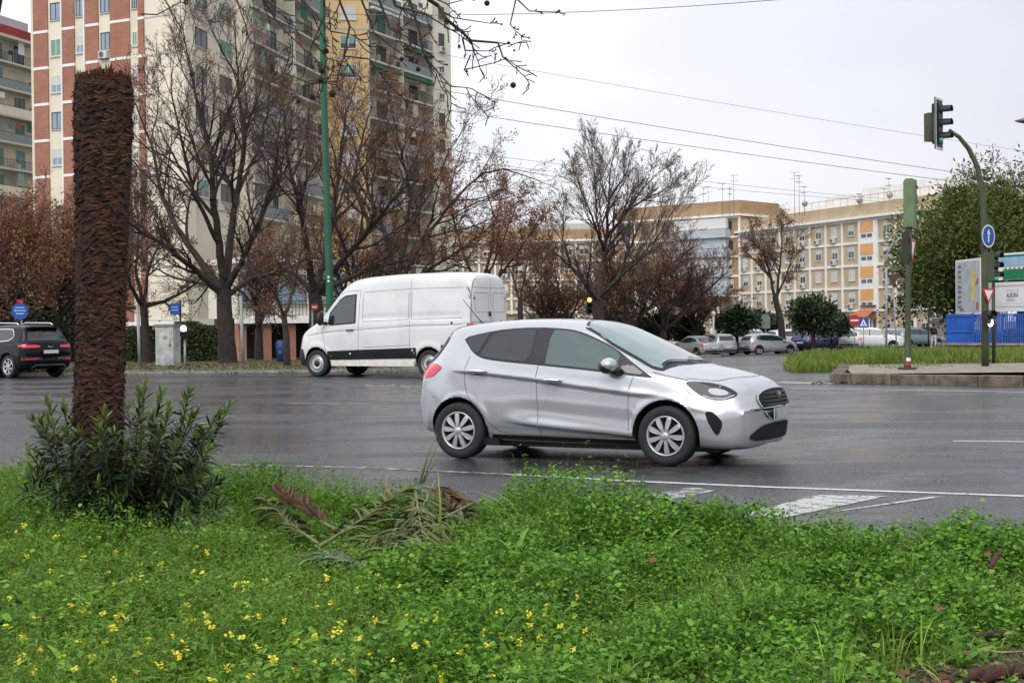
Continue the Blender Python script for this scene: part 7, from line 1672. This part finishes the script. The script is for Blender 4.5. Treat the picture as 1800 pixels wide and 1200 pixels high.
def cover(x, y):
    """fraction of the ground carrying plants: bare litter under the oleander, by the fronds and at the lower right"""
    u = sx(x, y); v = 569 + 1.5 / y * FPX; c = np.ones_like(x)
    c -= .85 * np.exp(-(((u - 215) / 150)**2 + ((v - 955) / 22)**2)); c -= .8 * np.exp(-(((u - 330) / 60)**2 + ((v - 975) / 25)**2)); c -= .75 * np.exp(-(((u - 640) / 150)**2 + ((v - 955) / 42)**2))
    c -= 1.3 * np.exp(-(((u - 1800) / 170)**2 + ((v - 1240) / 75)**2)); c -= 1.0 * np.exp(-(((u - 1540) / 150)**2 + ((v - 1240) / 48)**2)); c -= .6 * np.exp(-(((u - 1150) / 110)**2 + ((v - 1260) / 34)**2)); c -= .5 * np.exp(-(((u - 1740) / 60)**2 + ((v - 1050) / 40)**2))
    c += .22 * fbm(x, y, 3.2, 9) - .08; return np.clip(c, .03, 1)
def scatter(n, ymin=4.1, ymax=15.5, wf=None, seed=0, pw=1.0):
    r = np.random.RandomState(seed); X_ = []; Y_ = []
    tot = 0
    while tot < n:
        y = (ymin**(1 + pw) + r.rand(n * 2) * (ymax**(1 + pw) - ymin**(1 + pw)))**(1 / (1 + pw)); x = (r.rand(n * 2) * 2 - 1) * (y * .385 + .3)
        k = (y < EYv(x) + r.normal(0, .10, len(x))) & (r.rand(len(x)) < cover(x, y))
        if wf is not None: k &= r.rand(len(x)) < wf(x, y)
        X_.append(x[k]); Y_.append(y[k]); tot += k.sum()
    return np.concatenate(X_)[:n], np.concatenate(Y_)[:n]
def bank():
    V = []; F = []; xs = np.linspace(-14, 14, 113); nr = 70
    for x in xs:
        y1 = edge_y(x) + .12; y0 = -3.0
        for j in range(nr + 1):
            y = y0 + (y1 - y0) * (j / nr); d = y1 - y; V.append((x, y, min(.05, d * .3) - .012 + .012 * math.sin(x * 3.1 + y * 2) * min(1, d)))
    w = nr + 1
    for i in range(len(xs) - 1):
        for j in range(nr): a_ = i * w + j; F.append((a_, a_ + w, a_ + w + 1, a_ + 1))
    tag(npmesh('bank_soil', V, F, M_SOIL, smooth=True), kind='structure')
bank()
def leafmat(name, cols, tr=.35):
    return mat(name, cols[0], .6, spec=.25, island=cols, trans=tr)
M_CLOV = leafmat('clover_leaf', [(0.016, 0.051, 0.005), (0.067, 0.183, 0.014), (0.143, 0.353, 0.026), (0.205, 0.419, 0.043), (0.035, 0.102, 0.008)])
M_GRS = leafmat('grass_blade', [(0.038, 0.090, 0.008), (0.125, 0.263, 0.021), (0.278, 0.507, 0.053), (0.377, 0.528, 0.114), (0.071, 0.165, 0.016), (0.243, 0.239, 0.116)])
M_BROAD = leafmat('broad_leaf', [(0.037, 0.092, 0.011), (0.123, 0.261, 0.032), (0.259, 0.500, 0.075), (0.123, 0.293, 0.036)])
M_FEATH = leafmat('feathery_mustard_foliage', [(0.030, 0.068, 0.008), (0.103, 0.203, 0.021), (0.227, 0.370, 0.045), (0.279, 0.406, 0.072), (0.057, 0.123, 0.014)])
def wright(x, y): u = sx(x, y); v = 569 + 1.5 / y * FPX; return np.interp(u - (v - 1000) * .35, [350, 800], [.30, 1])
def wleft(x, y): return 1.15 - wright(x, y)
def rdir(n, el0, el1, r):
    a = r.uniform(0, 2 * PI, n); e = np.radians(r.uniform(el0, el1, n)); return np.stack([np.cos(a) * np.cos(e), np.sin(a) * np.cos(e), np.sin(e)], 1)
def upn(D, r, j=.3):
    up = np.array([[0, 0, 1.]]); return unit(up - D * (D * up).sum(1)[:, None] + r.normal(size=D.shape) * j)
def weeds():
    # clover-like carpet: small rounded leaves on short stalks, in patches
    n = 185000; x, y = scatter(n, wf=lambda x, y: wright(x, y) * np.clip(.62 + .8 * fbm(x, y, 4.5, 31), .12, 1), seed=1); r = np.random.RandomState(2); h = canopy(x, y)
    z = h * np.sqrt(r.uniform(.03, 1, n)) + r.normal(0, .012, n) + .01; D = rdir(n, -25, 55, r); sz = r.uniform(.012, .031, n) * (1 + .45 * fbm(x, y, 3.0, 33)); V, F = strips(np.stack([x, y, z], 1), D, upn(D, r, .45), sz, sz * r.uniform(.36, .55, n), .25, 2, ROUND)
    tag(npmesh('clover_carpet', V, F, M_CLOV), 'carpet of small rounded clover leaves covering the near bank', 'ground cover', kind='stuff')
    # larger toothed leaves (mallow, dock) standing out of the carpet
    n = 7500; x, y = scatter(n, wf=lambda x, y: np.clip(.3 + 1.2 * fbm(x, y, 3.5, 35), .03, 1), seed=15); r = np.random.RandomState(16); k = 4; X_ = np.repeat(x, k) + r.normal(0, .02, n * k); Y_ = np.repeat(y, k) + r.normal(0, .02, n * k); h = canopy(X_, Y_); D = rdir(n * k, -10, 60, r)
    V, F = strips(np.stack([X_, Y_, h * r.uniform(.55, 1.12, n * k)], 1), D, upn(D, r, .35), (sz_ := r.uniform(.018, .05, n * k) * r.uniform(.6, 1, n * k)), sz_ * r.uniform(.32, .5, n * k), .35, 3, ROUND)
    tag(npmesh('mallow_leaves', V, F, M_BROAD), 'larger rounded leaves standing above the clover', 'weeds', kind='stuff')
    # grass blades, upright and arching, in tufts
    n = 9500; x, y = scatter(n, seed=3); r = np.random.RandomState(4); k = 17; X_ = np.repeat(x, k) + r.normal(0, .022, n * k); Y_ = np.repeat(y, k) + r.normal(0, .022, n * k); tf = np.repeat(r.uniform(.6, 1.35, n), k); h = canopy(X_, Y_)
    D = rdir(n * k, 35, 88, r); L_ = (h * r.uniform(.7, 1.5, n * k) + .035) * tf; V, F = strips(np.stack([X_, Y_, np.zeros(n * k) + .01], 1), D, upn(D, r, 1.0), L_, r.uniform(.0018, .0048, n * k), .5, 4, BLADE)
    tag(npmesh('tall_grass', V, F, M_GRS), 'thin arching grass blades growing through the weeds of the near bank', 'grass', kind='stuff')
    # broad lance leaves in rosettes
    n = 2600; x, y = scatter(n, seed=5); r = np.random.RandomState(6); k = 7; X_ = np.repeat(x, k) + r.normal(0, .008, n * k); Y_ = np.repeat(y, k) + r.normal(0, .008, n * k); h = canopy(X_, Y_); D = rdir(n * k, 20, 78, r); tf = np.repeat(r.uniform(.6, 1.4, n), k)
    V, F = strips(np.stack([X_, Y_, h * .35 * r.uniform(.2, 1, n * k)], 1), D, upn(D, r, .25), (h * r.uniform(.5, .95, n * k) + .035) * tf, r.uniform(.006, .017, n * k) * tf, .4, 5, LANCE)
    tag(npmesh('broad_leaf_weeds', V, F, M_BROAD), 'rosettes of broad lance-shaped weed leaves on the near bank', 'weeds', kind='stuff')
    # feathery foliage of the yellow flowered weed
    n = 17000; x, y = scatter(n, wf=lambda x, y: wleft(x, y) * np.clip(.75 + .6 * fbm(x, y, 4, 37), .2, 1), seed=7); r = np.random.RandomState(8); h = canopy(x, y) * r.uniform(.7, 1.45, n) + .05; D = rdir(n, 58, 88, r); base = np.stack([x, y, np.zeros(n)], 1); k = 15
    T_ = r.uniform(.2, 1, (n, k)); C = (base[:, None, :] + D[:, None, :] * (h[:, None] * T_)[:, :, None]).reshape(-1, 3); nn = n * k; DD = rdir(nn, -5, 65, r); V, F = strips(C, DD, upn(DD, r, .8), r.uniform(.014, .05, nn), r.uniform(.0013, .0036, nn), .3, 2, LANCE)
    V2, F2 = strips(base, D, upn(D, r, 1.0), h, np.full(n, .0014), .05, 3, BLADE); V = np.vstack([V, V2]); F = np.vstack([F, F2 + len(V) - len(V2)])
    tag(npmesh('feathery_weeds', V, F, M_FEATH), 'feathery green foliage of the yellow-flowered weeds in the left foreground', 'weeds', kind='stuff')
    # litter
    n = 2600; x, y = scatter(n * 2, seed=9); c = cover(x, y); r = np.random.RandomState(10)
    xx = (r.rand(60000) * 2 - 1); yy = r.uniform(4.1, 13, 60000); xx = xx * (yy * .385 + .3); k = (yy < EYv(xx) + .1) & (r.rand(60000) < (1 - cover(xx, yy))**2 * .5 + .02); xx, yy = xx[k], yy[k]; n = len(xx)
    D = rdir(n, -12, 25, r); V, F = strips(np.stack([xx, yy, .03 + r.uniform(0, .03, n)], 1), D, upn(D, r, .35), r.uniform(.012, .07, n), r.uniform(.003, .022, n), .15, 3, ROUND)
    tag(npmesh('leaf_litter', V, F, mat('dead_leaf_litter', (.1, .05, .03), .85, island=[(.035, .02, .014), (.10, .045, .025), (.20, .075, .04), (.14, .09, .05), (.26, .20, .13)])), 'brown dead leaves and bark bits lying on the bare patches', 'leaf litter', kind='stuff')
weeds()
# dead plane leaves lying by themselves at the lower right
def leaf_outline(r):
    P = []
    for k in range(5):
        a = math.radians(-70 + k * 35 + 90); P.append((math.cos(a), math.sin(a), [.75, .95, 1.1, .95, .75][k])); a2 = math.radians(-70 + (k + .5) * 35 + 90); P.append((math.cos(a2), math.sin(a2), .55))
    P = P[:-1]; return [(0, -.25)] + [(c * q, s * q) for c, s, q in P]
M_DL = mat('red_brown_dead_leaf', (.20, .05, .03), .6, col2=(.11, .04, .025), vscale=25); M_DLD = mat('dark_red_dead_leaf', (.07, .014, .012), .6, col2=(.11, .03, .02), vscale=30)
def dead_leaf(P, s, r, mt): 
    m = MB(); O = leaf_outline(r); X = Matrix.Translation(P) @ Matrix.Rotation(r.uniform(0, 6.28), 4, 'Z') @ Matrix.Rotation(r.uniform(-.5, .5), 4, 'X') @ Matrix.Rotation(r.uniform(-.5, .5), 4, 'Y')
    c = X @ Vector((0, .1 * s, -.02 * s)); Q = [X @ Vector((x * s, y * s, .16 * s * (x * x + y * y) + r.uniform(-.06, .06) * s)) for x, y in O]
    for i in range(len(Q)): m.face([c, Q[i], Q[(i + 1) % len(Q)]], mt)
    m.tube([X @ Vector((0, -.2 * s, .0)), X @ Vector((.1 * s, -.9 * s, .1 * s))], .0015, mt, 4); return m
Rl = random.Random(5)
for (u, v) in [(1505, 1172), (1560, 1165), (1585, 1180), (1540, 1118), (1575, 1112), (1620, 1185), (1460, 1150), (1440, 1185), (1665, 1170), (1700, 1150), (1720, 1185), (1760, 1165), (1640, 1140), (1180, 1172), (1160, 1185), (1735, 975), (1722, 1005), (1745, 990), (1165, 995), (1150, 985), (1500, 1095), (1690, 1190), (1775, 1120), (1210, 1150), (1600, 1150), (1535, 1052), (1650, 1070)]:
    p = gp(u, v, .09 if v > 1100 else .22); o = dead_leaf(Vector((0, 0, 0)), Rl.uniform(.028, .05), Rl, Rl.choice([M_DL, M_DL, M_DLD])).build('dead_leaf', loc=p); tag(o, 'reddish-brown dead plane leaf lying on the weeds at the lower right', 'dead leaf', 'dead plane leaves on the near bank')
# twigs and a dark bark strip at the lower right
def stick(P, r, m_, label, cat='stick'): a = Vector(P[0]); mb = MB(); mb.tube([Vector(p) - a for p in P], r, m_, 7); tag(mb.build('fallen_stick', loc=a), label, cat)
M_STK = mat('pale_dry_stick', (.33, .25, .15), .8, var=.2, vscale=20); M_BRKK = mat('dark_bark_piece', (.06, .025, .018), .9, var=.4, vscale=15, bump=.6)
stick([gp(1700, 1138, .08), gp(1760, 1146, .08), gp(1830, 1142, .06)], [.005, .005, .003], M_STK, 'pale dry stick lying across the litter in the bottom right corner')
stick([gp(1615, 1163, .10), gp(1635, 1185, .05), gp(1655, 1205, .03)], [.003, .003, .002], M_STK, 'short pale stalk leaning in the litter, left of the long stick')
stick([gp(1740, 1000, .22), gp(1752, 978, .26), gp(1765, 965, .28)], [.012, .016, .004], M_BRKK, 'dark red curled bark piece standing in the weeds near the right edge', 'bark')
stick([gp(1690, 1120, .08), gp(1760, 1112, .09), gp(1830, 1108, .08)], [.01, .014, .012], M_BRKK, 'long dark bark strip lying at the right edge', 'bark')
for i in range(3):
    P = [gp(1650 + i * 60, 1210 - i * 8, .03), gp(1700 + i * 50, 1188 - i * 6, .07), gp(1790 + i * 40, 1168 - i * 3, .05)]; stick(P, [.02, .03, .02], M_BRKK, ['rotten bark slab nearest the bottom edge', 'middle rotten bark slab in the bottom right corner', 'uppermost rotten bark slab in the bottom right corner'][i], 'bark')
# yellow flowers
M_PET = mat('yellow_petals', (.75, .60, .03), .6, island=[(.80, .70, .02), (.90, .80, .05), (.88, .62, .02), (.75, .78, .12)], trans=.2); M_STEM = mat('green_flower_stem', (.10, .18, .04), .6)
def flower_mesh(seed):
    r = np.random.RandomState(seed); V = []; F = []; MI = []; h = .34
    B = np.array([[0, 0, -h]]); V, F = strips(B, unit(np.array([[.02, .01, 1.]])), np.array([[0, 1., 0]]), np.array([h]), np.array([.0016]), 0, 3, BLADE); MI = [1] * len(F); k = r.randint(8, 16); Vs = [V]; Fs = [F]; c = len(V)
    for i in range(k):
        ce = r.normal(size=3) * np.array([.0085, .0085, .007]); n = 4; a = np.arange(4) * PI / 2 + r.uniform(0, 6); tl = r.normal(size=3) * .3 + np.array([0, -.3, 1]); tl /= np.linalg.norm(tl); e1 = np.cross(tl, [1, 0, 0.1]); e1 /= np.linalg.norm(e1); e2 = np.cross(tl, e1)
        D = unit(np.cos(a)[:, None] * e1 + np.sin(a)[:, None] * e2 + tl * .25); V, F = strips(np.tile(ce, (4, 1)), D, np.tile(tl, (4, 1)), np.full(4, .0075), np.full(4, .0042), .1, 2, ROUND); Vs.append(V); Fs.append(F + c); c += len(V); MI += [0] * len(F)
    o = npmesh('flower', np.vstack(Vs), np.vstack(Fs), None, mi=MI, mats=[M_PET, M_STEM]); me = o.data; bpy.data.objects.remove(o); return me
FM = [flower_mesh(s) for s in range(8)]
FL = [(125, 1065), (115, 1078), (145, 1073), (150, 1062), (215, 1065), (215, 1080), (222, 1088), (205, 1085), (180, 1080), (200, 1103), (138, 1128), (110, 1155), (32, 1162), (38, 1152), (55, 1178), (38, 1120), (130, 1178), (160, 1155), (190, 1125), (262, 1124), (245, 1149), (240, 1180), (200, 1198), (362, 1082), (365, 1095), (335, 1088), (372, 1102), (325, 1130), (328, 1062), (305, 1118), (308, 1150), (315, 1152), (325, 1145), (405, 1115), (425, 1120), (435, 1085), (430, 1062), (455, 1082), (455, 1140), (400, 1172), (375, 1198), (413, 1029), (428, 1037), (430, 1025), (455, 1028), (468, 1020), (507, 1015), (365, 970), (345, 962), (340, 1005), (355, 1006), (343, 1021), (280, 1020), (248, 1014), (230, 1017), (200, 1027), (190, 1008), (242, 992), (284, 989), (145, 979), (116, 961), (96, 943), (47, 978), (43, 924), (28, 935), (25, 1008), (90, 1002), (70, 1026), (88, 1022), (173, 944), (263, 921), (204, 970), (556, 1068), (555, 1119), (585, 1058), (590, 1112), (553, 1162), (588, 1162), (600, 1100), (628, 1035), (665, 1012), (668, 1032), (702, 1030), (715, 1083), (742, 1090), (750, 1128), (768, 1085), (850, 1110), (855, 1135), (810, 1148), (820, 1135), (765, 1172), (880, 1120), (900, 1122), (915, 1130), (930, 1080), (930, 1100), (948, 1120), (956, 1080), (960, 1065), (1010, 1080), (1028, 1107), (912, 1172), (775, 1192), (865, 1190), (730, 1135), (690, 1160), (650, 1150), (632, 1120), (500, 1090), (520, 1125), (480, 1160), (520, 1180), (440, 1190), (62, 1085), (18, 1050), (70, 1140), (10, 1100), (280, 1170), (575, 1015), (560, 1030), (880, 1075), (985, 1100), (1015, 1048), (1008, 1140), (620, 1180), (705, 1105), (660, 1090)]
for i, (u, v) in enumerate(FL):
    z = .27 + .05 * Rl.random(); p = gp(u, v, z); s = (1.0 if u < 640 and v > 1040 else .85 if u < 640 else .68) * Rl.uniform(.7, 1.15); o = bpy.data.objects.new('yellow_flower', FM[i % 8]); COL.objects.link(o); o.location = p; o.rotation_euler = (Rl.uniform(-.15, .15), Rl.uniform(-.15, .15), Rl.uniform(0, 6.28)); o.scale = (s, s, 1)
    tag(o, 'small cluster of yellow mustard flowers standing above the green weeds', 'flower', 'yellow flowers in the foreground weeds')
# fallen palm fronds
M_FRG = mat('withered_frond_green', (0.101, 0.125, 0.050), .6, spec=.25, island=[(0.032, 0.047, 0.012), (0.065, 0.090, 0.020), (0.115, 0.148, 0.036), (0.151, 0.156, 0.058), (0.043, 0.062, 0.016)]); M_FRR = mat('withered_frond_red', (0.115, 0.047, 0.032), .7, spec=.2, island=[(0.043, 0.020, 0.013), (0.086, 0.043, 0.026), (0.144, 0.094, 0.050), (0.058, 0.030, 0.018)]); M_FRW = mat('bleached_frond', (0.230, 0.265, 0.202), .7, island=[(0.115, 0.140, 0.094), (0.194, 0.226, 0.158), (0.259, 0.281, 0.209), (0.079, 0.101, 0.058)]); M_RACH = mat('frond_midrib', (0.173, 0.172, 0.079), .6)
def frond(pts, ll, mt, label, seed, droop=.5, both=True, nl=60, el=(0, 30)):
    """pts = (u, v, height above ground)"""
    r = np.random.RandomState(seed); P = [gp(u, v, h * .72 + .07) for u, v, h in pts]; a = P[0]; Q = chaikin([tuple(p) for p in P], 2, False); Q = [Vector(q) for q in Q]; e = empty('palm_frond', a, label=label, cat='palm frond'); m = MB(); m.tube([q - a for q in Q], list(np.linspace(.011, .003, len(Q))), M_RACH, 6); m.build('midrib', e)
    B = []; D_ = []; L_ = []; n = len(Q) - 1
    for i in range(nl):
        t = .08 + .92 * i / nl; k = min(n - 1, int(t * n)); f = t * n - k; c = Q[k].lerp(Q[k + 1], f); d = (Q[k + 1] - Q[k]).normalized(); s = d.cross(Vector((0, 0, 1))).normalized()
        for sg in ((-1, 1) if both else (1,)):
            w = math.radians(r.uniform(12, 52)); dd = d * math.cos(w) + s * sg * math.sin(w) + Vector((0, 0, math.tan(math.radians(r.uniform(*el))))); B.append(c); D_.append(dd.normalized()); L_.append(ll * (1 - .45 * abs(t - .45) * 2) * r.uniform(.75, 1.15))
    B = np.array(B); D_ = np.array(D_); n = len(B); V, F = strips(B, D_, upn(D_, r, .7), np.array(L_), r.uniform(.007, .013, n), droop, 5, BLADE); V[:, 2] = np.maximum(V[:, 2], .07 + r.uniform(0, .05, len(V))); npmesh('leaflets', V - np.array(a), F, mt, e)
frond([(560, 955, .10), (515, 925, .16), (480, 890, .22), (455, 872, .26)], .30, M_FRG, 'withered green frond fanning to the upper left with a bent pale midrib', 31)
frond([(590, 930, .16), (545, 905, .22), (500, 880, .30), (482, 862, .34)], .20, M_FRR, 'red-brown withered frond with short upright leaflets', 32, droop=.1, el=(25, 60))
frond([(560, 960, .14), (620, 925, .20), (680, 880, .30), (740, 845, .38)], .34, M_FRG, 'long withered frond rising from the fan to the right', 33)
frond([(765, 845, .36), (740, 900, .24), (680, 945, .14), (600, 960, .10)], .42, M_FRG, 'olive frond lying flat with long drooping leaflets, in the middle of the heap', 34)
frond([(830, 885, .24), (770, 915, .20), (700, 960, .12), (640, 990, .08)], .40, M_FRG, 'frond lying lowest and farthest right in the heap', 35)
frond([(730, 860, .34), (735, 900, .26), (745, 950, .14), (755, 975, .08)], .36, M_FRG, 'frond hanging straight down at the right end of the heap', 36, droop=.9)
frond([(660, 1000, .10), (610, 985, .12), (570, 975, .12), (545, 985, .08)], .28, M_FRW, 'bleached grey-white frond nearest the camera', 37)
frond([(745, 855, .36), (775, 862, .34), (800, 880, .26), (825, 905, .16)], .26, M_FRR, 'small red-brown frond drooping toward the road', 38)
def spear(P, w, mt, label, seed):
    a = gp(*P[0]); Q = [gp(P[0][0], P[0][1], P[0][2])]; Y = a.y; Q = [a] + [at(u, v, Y) for u, v in P[1:]]; m = MB(); m.tube([q - a for q in Q], [w, w * .8, w * .2], mt, 5); tag(m.build('dry_stalk', loc=a), label, 'stalk')
spear([(738, 850, .38), (752, 800), (769, 762)], .008, M_RACH, 'longest dry palm stalk pointing up toward the rear wheel', 1); spear([(742, 850, .38), (758, 808), (773, 772)], .006, M_FRG, 'thin dry stalk just right of the longest one', 2); spear([(745, 848, .36), (762, 815), (770, 805)], .005, M_FRG, 'shortest upright dry stalk of the heap', 3); spear([(775, 940, .2), (774, 880), (770, 828)], .009, M_GRS, 'upright yellow-green stalk at the right end of the heap', 4); spear([(672, 900, .2), (678, 860), (681, 832)], .007, mat('amber_stalk', (.42, .22, .08), .7), 'short amber stalk in the middle of the heap', 5)
# median grass on the island and verge growth
def grass_patch(name, label, n, xs, ys, h, mt, seed, up, wd=.006):
    r = np.random.RandomState(seed); x = r.uniform(xs[0], xs[1], n); y = r.uniform(ys[0], ys[1], n); k = np.array([up(a, b) for a, b in zip(x, y)]); ok = ~np.isnan(k); x, y, k = x[ok], y[ok], k[ok]; n = len(x)
    hh = h * (.45 + .6 * (fbm(x, y, .9, seed) + .4) + .5 * fbm(x, y, 3.1, seed + 1) + .35 * r.rand(n)); hh = np.clip(hh, .03, 2); D = rdir(n, 50, 88, r); V, F = strips(np.stack([x, y, k], 1), D, upn(D, r, 1.), hh, r.uniform(wd * .6, wd * 1.5, n), .35, 3, BLADE); tag(npmesh(name, V, F, mt), label, 'grass', kind='stuff')
M_GRI = mat('island_grass', (.18, .26, .06), .6, spec=.25, island=[(.06, .12, .015), (.15, .25, .03), (.26, .33, .06), (.10, .17, .02), (.28, .26, .10)], trans=.3)
gx0 = gp(1380, 650).x; gy0 = iy0 + 7.5
def isl_up(x, y):
    u = sx(x, y); left = np.interp(y, [gy0, gy0 + 3, gy0 + 14, gy0 + 20], [1395, 1376, 1400, 1440])
    if u < left: return np.nan
    return .20 if u > 1484 and y < iy0 + 17.5 else .0 + .02
grass_patch('island_grass', 'bright green long grass growing over the traffic island', 90000, (gx0 - 1, 30), (gy0, gy0 + 17), .44, M_GRI, 5, isl_up, .011)
def isl_front(x, y): return .215 if math.sin(x * 2.3) * math.sin(x * .9 + y) > .35 else np.nan
grass_patch('island_edge_grass', 'low tufts of grass on the concrete top of the island', 5000, (ix0 + .6, 26), (iy0 + 3.5, gy0 + .3), .14, M_GRI, 6, isl_front, .008)
grass_patch('verge_grass', 'thin winter grass on the far verge', 60000, (-20, 5), (46.5, 61), .10, mat('verge_grass_blades', (.12, .14, .05), .8, island=[(.09, .10, .04), (.14, .17, .05), (.20, .17, .08), (.12, .09, .05)]), 7, lambda x, y: gz(x, y) + .12 if math.sin(x * .7) + math.sin(y * .9 + x * .3) > -.9 else np.nan, .009)
grass_patch('wall_foot_grass', 'weeds in front of the low stone wall and blue fence', 16000, (gu(1655, 84).x, 34), (74, 85), .4, M_GRI, 9, lambda x, y: gz(x, y) + .01, .02)
# debris along the island kerb
r = np.random.RandomState(3); n = 2200; x = r.uniform(ix0 - .6, 18, n); y = iy0 - np.abs(r.normal(0, .28, n)) - .02; D = rdir(n, -5, 30, r); V, F = strips(np.stack([x, y, .012 + r.uniform(0, .03, n)], 1), D, upn(D, r, .4), r.uniform(.02, .10, n), r.uniform(.005, .03, n), .1, 2, ROUND)
tag(npmesh('kerb_debris', V, F, mat('kerb_debris_leaves', (.1, .05, .03), .9, island=[(.04, .022, .016), (.10, .045, .03), (.15, .09, .06), (.22, .17, .13)])), 'brown leaves and dirt gathered along the island kerb', 'debris', kind='stuff')
x = r.uniform(-22, 5, 6000); y = np.interp(x, [p[0] for p in KP[:6]], [p[1] for p in KP[:6]]) + r.uniform(-.35, 6, 6000); D = rdir(6000, -5, 30, r); V, F = strips(np.stack([x, y, np.where(y < np.interp(x, [p[0] for p in KP[:6]], [p[1] for p in KP[:6]]), .01, .135) + r.uniform(0, .03, 6000)], 1), D, upn(D, r, .4), r.uniform(.04, .12, 6000), r.uniform(.02, .05, 6000), .1, 2, ROUND)
tag(npmesh('fallen_leaves', V, F, MATS['kerb_debris_leaves']), 'fallen brown leaves scattered over the far verge', 'fallen leaves', kind='stuff')
# ------------------------------------------------------------------ overhanging plane tree branches
def overhang():
    Y = 7.6; R = random.Random(77); T = []; tips = []; P = dict(levels=3, seg=[.1, .07, .05, .05], kids=[5, 5, 4, 0], wob=.20, trop=[-.02, 0, 0], start=.2, ratio=.36, ang=(25, 70), rmin=.0019)
    L_ = [([(735, -40), (743, 0), (767, 20), (797, 37), (810, 63), (833, 73), (873, 83), (893, 110), (904, 120)], .010, .002, 5), ([(813, 67), (827, 97), (853, 90)], .004, .0016, 2), ([(827, 97), (822, 117), (867, 108)], .003, .0015, 2), ([(873, 83), (895, 68)], .003, .0015, 1), ([(902, -40), (902, 0), (903, 33), (912, 53)], .004, .0016, 3), ([(905, -5), (933, 15), (972, 23)], .003, .0015, 3),
        ([(715, -40), (723, 0), (733, 50), (743, 100), (760, 147), (787, 160), (818, 157)], .006, .0018, 6), ([(780, 22), (800, 30), (857, 37)], .004, .0015, 3), ([(588, -40), (592, 0), (605, 45), (612, 82), (645, 107), (675, 140)], .005, .0018, 6), ([(612, 82), (600, 110), (590, 130), (577, 137)], .003, .0015, 3), ([(568, -40), (565, 0), (560, 38), (552, 65), (565, 100), (565, 145)], .006, .0018, 7),
        ([(270, -40), (287, 0), (313, 53), (333, 117)], .003, .0014, 1), ([(247, 25), (283, 20), (310, 3), (330, -15)], .003, .0015, 2), ([(420, -30), (470, -5), (530, 15), (590, 45), (620, 60)], .006, .0018, 8), ([(450, -40), (460, 0), (480, 40), (500, 75), (540, 110)], .005, .0018, 7), ([(500, -40), (520, 0), (555, 30), (560, 60)], .005, .0018, 6), ([(640, -40), (660, 0), (690, 35), (720, 70), (745, 90)], .006, .0018, 7), ([(680, -40), (690, 0), (740, 15), (790, 60)], .006, .0018, 7), ([(620, -40), (640, 10), (660, 60), (700, 90)], .005, .0018, 6), ([(400, -40), (430, 10), (445, 40)], .004, .0016, 4), ([(470, 150), (500, 120), (540, 145), (580, 150)], .003, .0015, 4), ([(740, -40), (760, -5), (790, 10), (820, 0)], .004, .0016, 4)]
    for pts, r0, r1, k in L_:
        dz = R.uniform(-.5, .7); limb(T, tips, [at(u, v, Y + dz + R.uniform(-.06, .06)) for u, v in pts], r0, r1, R, P, kids=k, start=.1)
    # gather: the boughs meet at a stem high above the frame
    hub = Vector((-2.3, 8.4, 6.8)); tr = gu(-60, 9.6); 
    for pts, r0, r1, k in L_:
        if pts[0][1] <= -30: p = at(pts[0][0], pts[0][1], Y); T.append((tuple(hub), tuple(p + Vector((0, 0, .5))), .03, r0 * 1.3, 1)); T.append((tuple(p + Vector((0, 0, .5))), tuple(p), r0 * 1.3, r0, 1))
    e = empty('plane_tree', tr, label='plane tree overhead whose thin branches with seed balls hang into the top of the picture', cat='tree'); off = np.array(tr)
    V, F = frustums([(s[0], s[1], s[2] * 1.45, s[3] * 1.45) for s in T], 5); npmesh('branches', V - off, F, mat('dark_branch_bark', (.035, .026, .022), .85), e)
    V, F = frustums([((tr.x, tr.y, 0), (tr.x + .1, tr.y, 3.5), .2, .16), ((tr.x + .1, tr.y, 3.5), tuple(hub), .16, .06)], 12); npmesh('trunk', V - off, F, M_BARK, e)
    for (u, v, r_) in [(902, 150, .0155), (856, 6, .0145), (904, 89, .006), (337, 130, .013), (566, 124, .016), (564, 141, .016), (584, 165, .019), (735, 122, .013), (706, 104, .012), (549, 170, .016), (525, 178, .012), (855, 138, .004), (855, 128, .003)]:
        p = at(u, v, Y); m = MB(); m.ball((0, 0, 0), r_, mat('plane_seed_ball', (.04, .02, .012), .95, var=.4, vscale=90, bump=1.0, bscale=200), 14, 9); 
        m.tube([(0, 0, 0), (0, .002, .04 + r_)], .0011, M_BARK, 4); m.build('seed_ball', e, loc=p - tr)
    for (u, v, s) in [(403, 35, .034), (462, 66, .030), (452, 48, .026), (548, 62, .026), (576, 92, .026), (700, 50, .030), (806, 80, .019), (786, 38, .022), (575, 20, .024), (484, 95, .018), (600, 175, .024), (520, 165, .018), (728, 108, .014), (742, 98, .012)]:
        p = at(u, v, Y); m = dead_leaf(Vector((0, 0, 0)), s * 1.35, R, R.choice([M_DLD, M_DLD, M_DL])); o = m.build('dead_leaf', e, loc=p - tr); o.rotation_euler = (R.uniform(1.0, 1.9), R.uniform(-.6, .6), R.uniform(0, 6))
overhang()
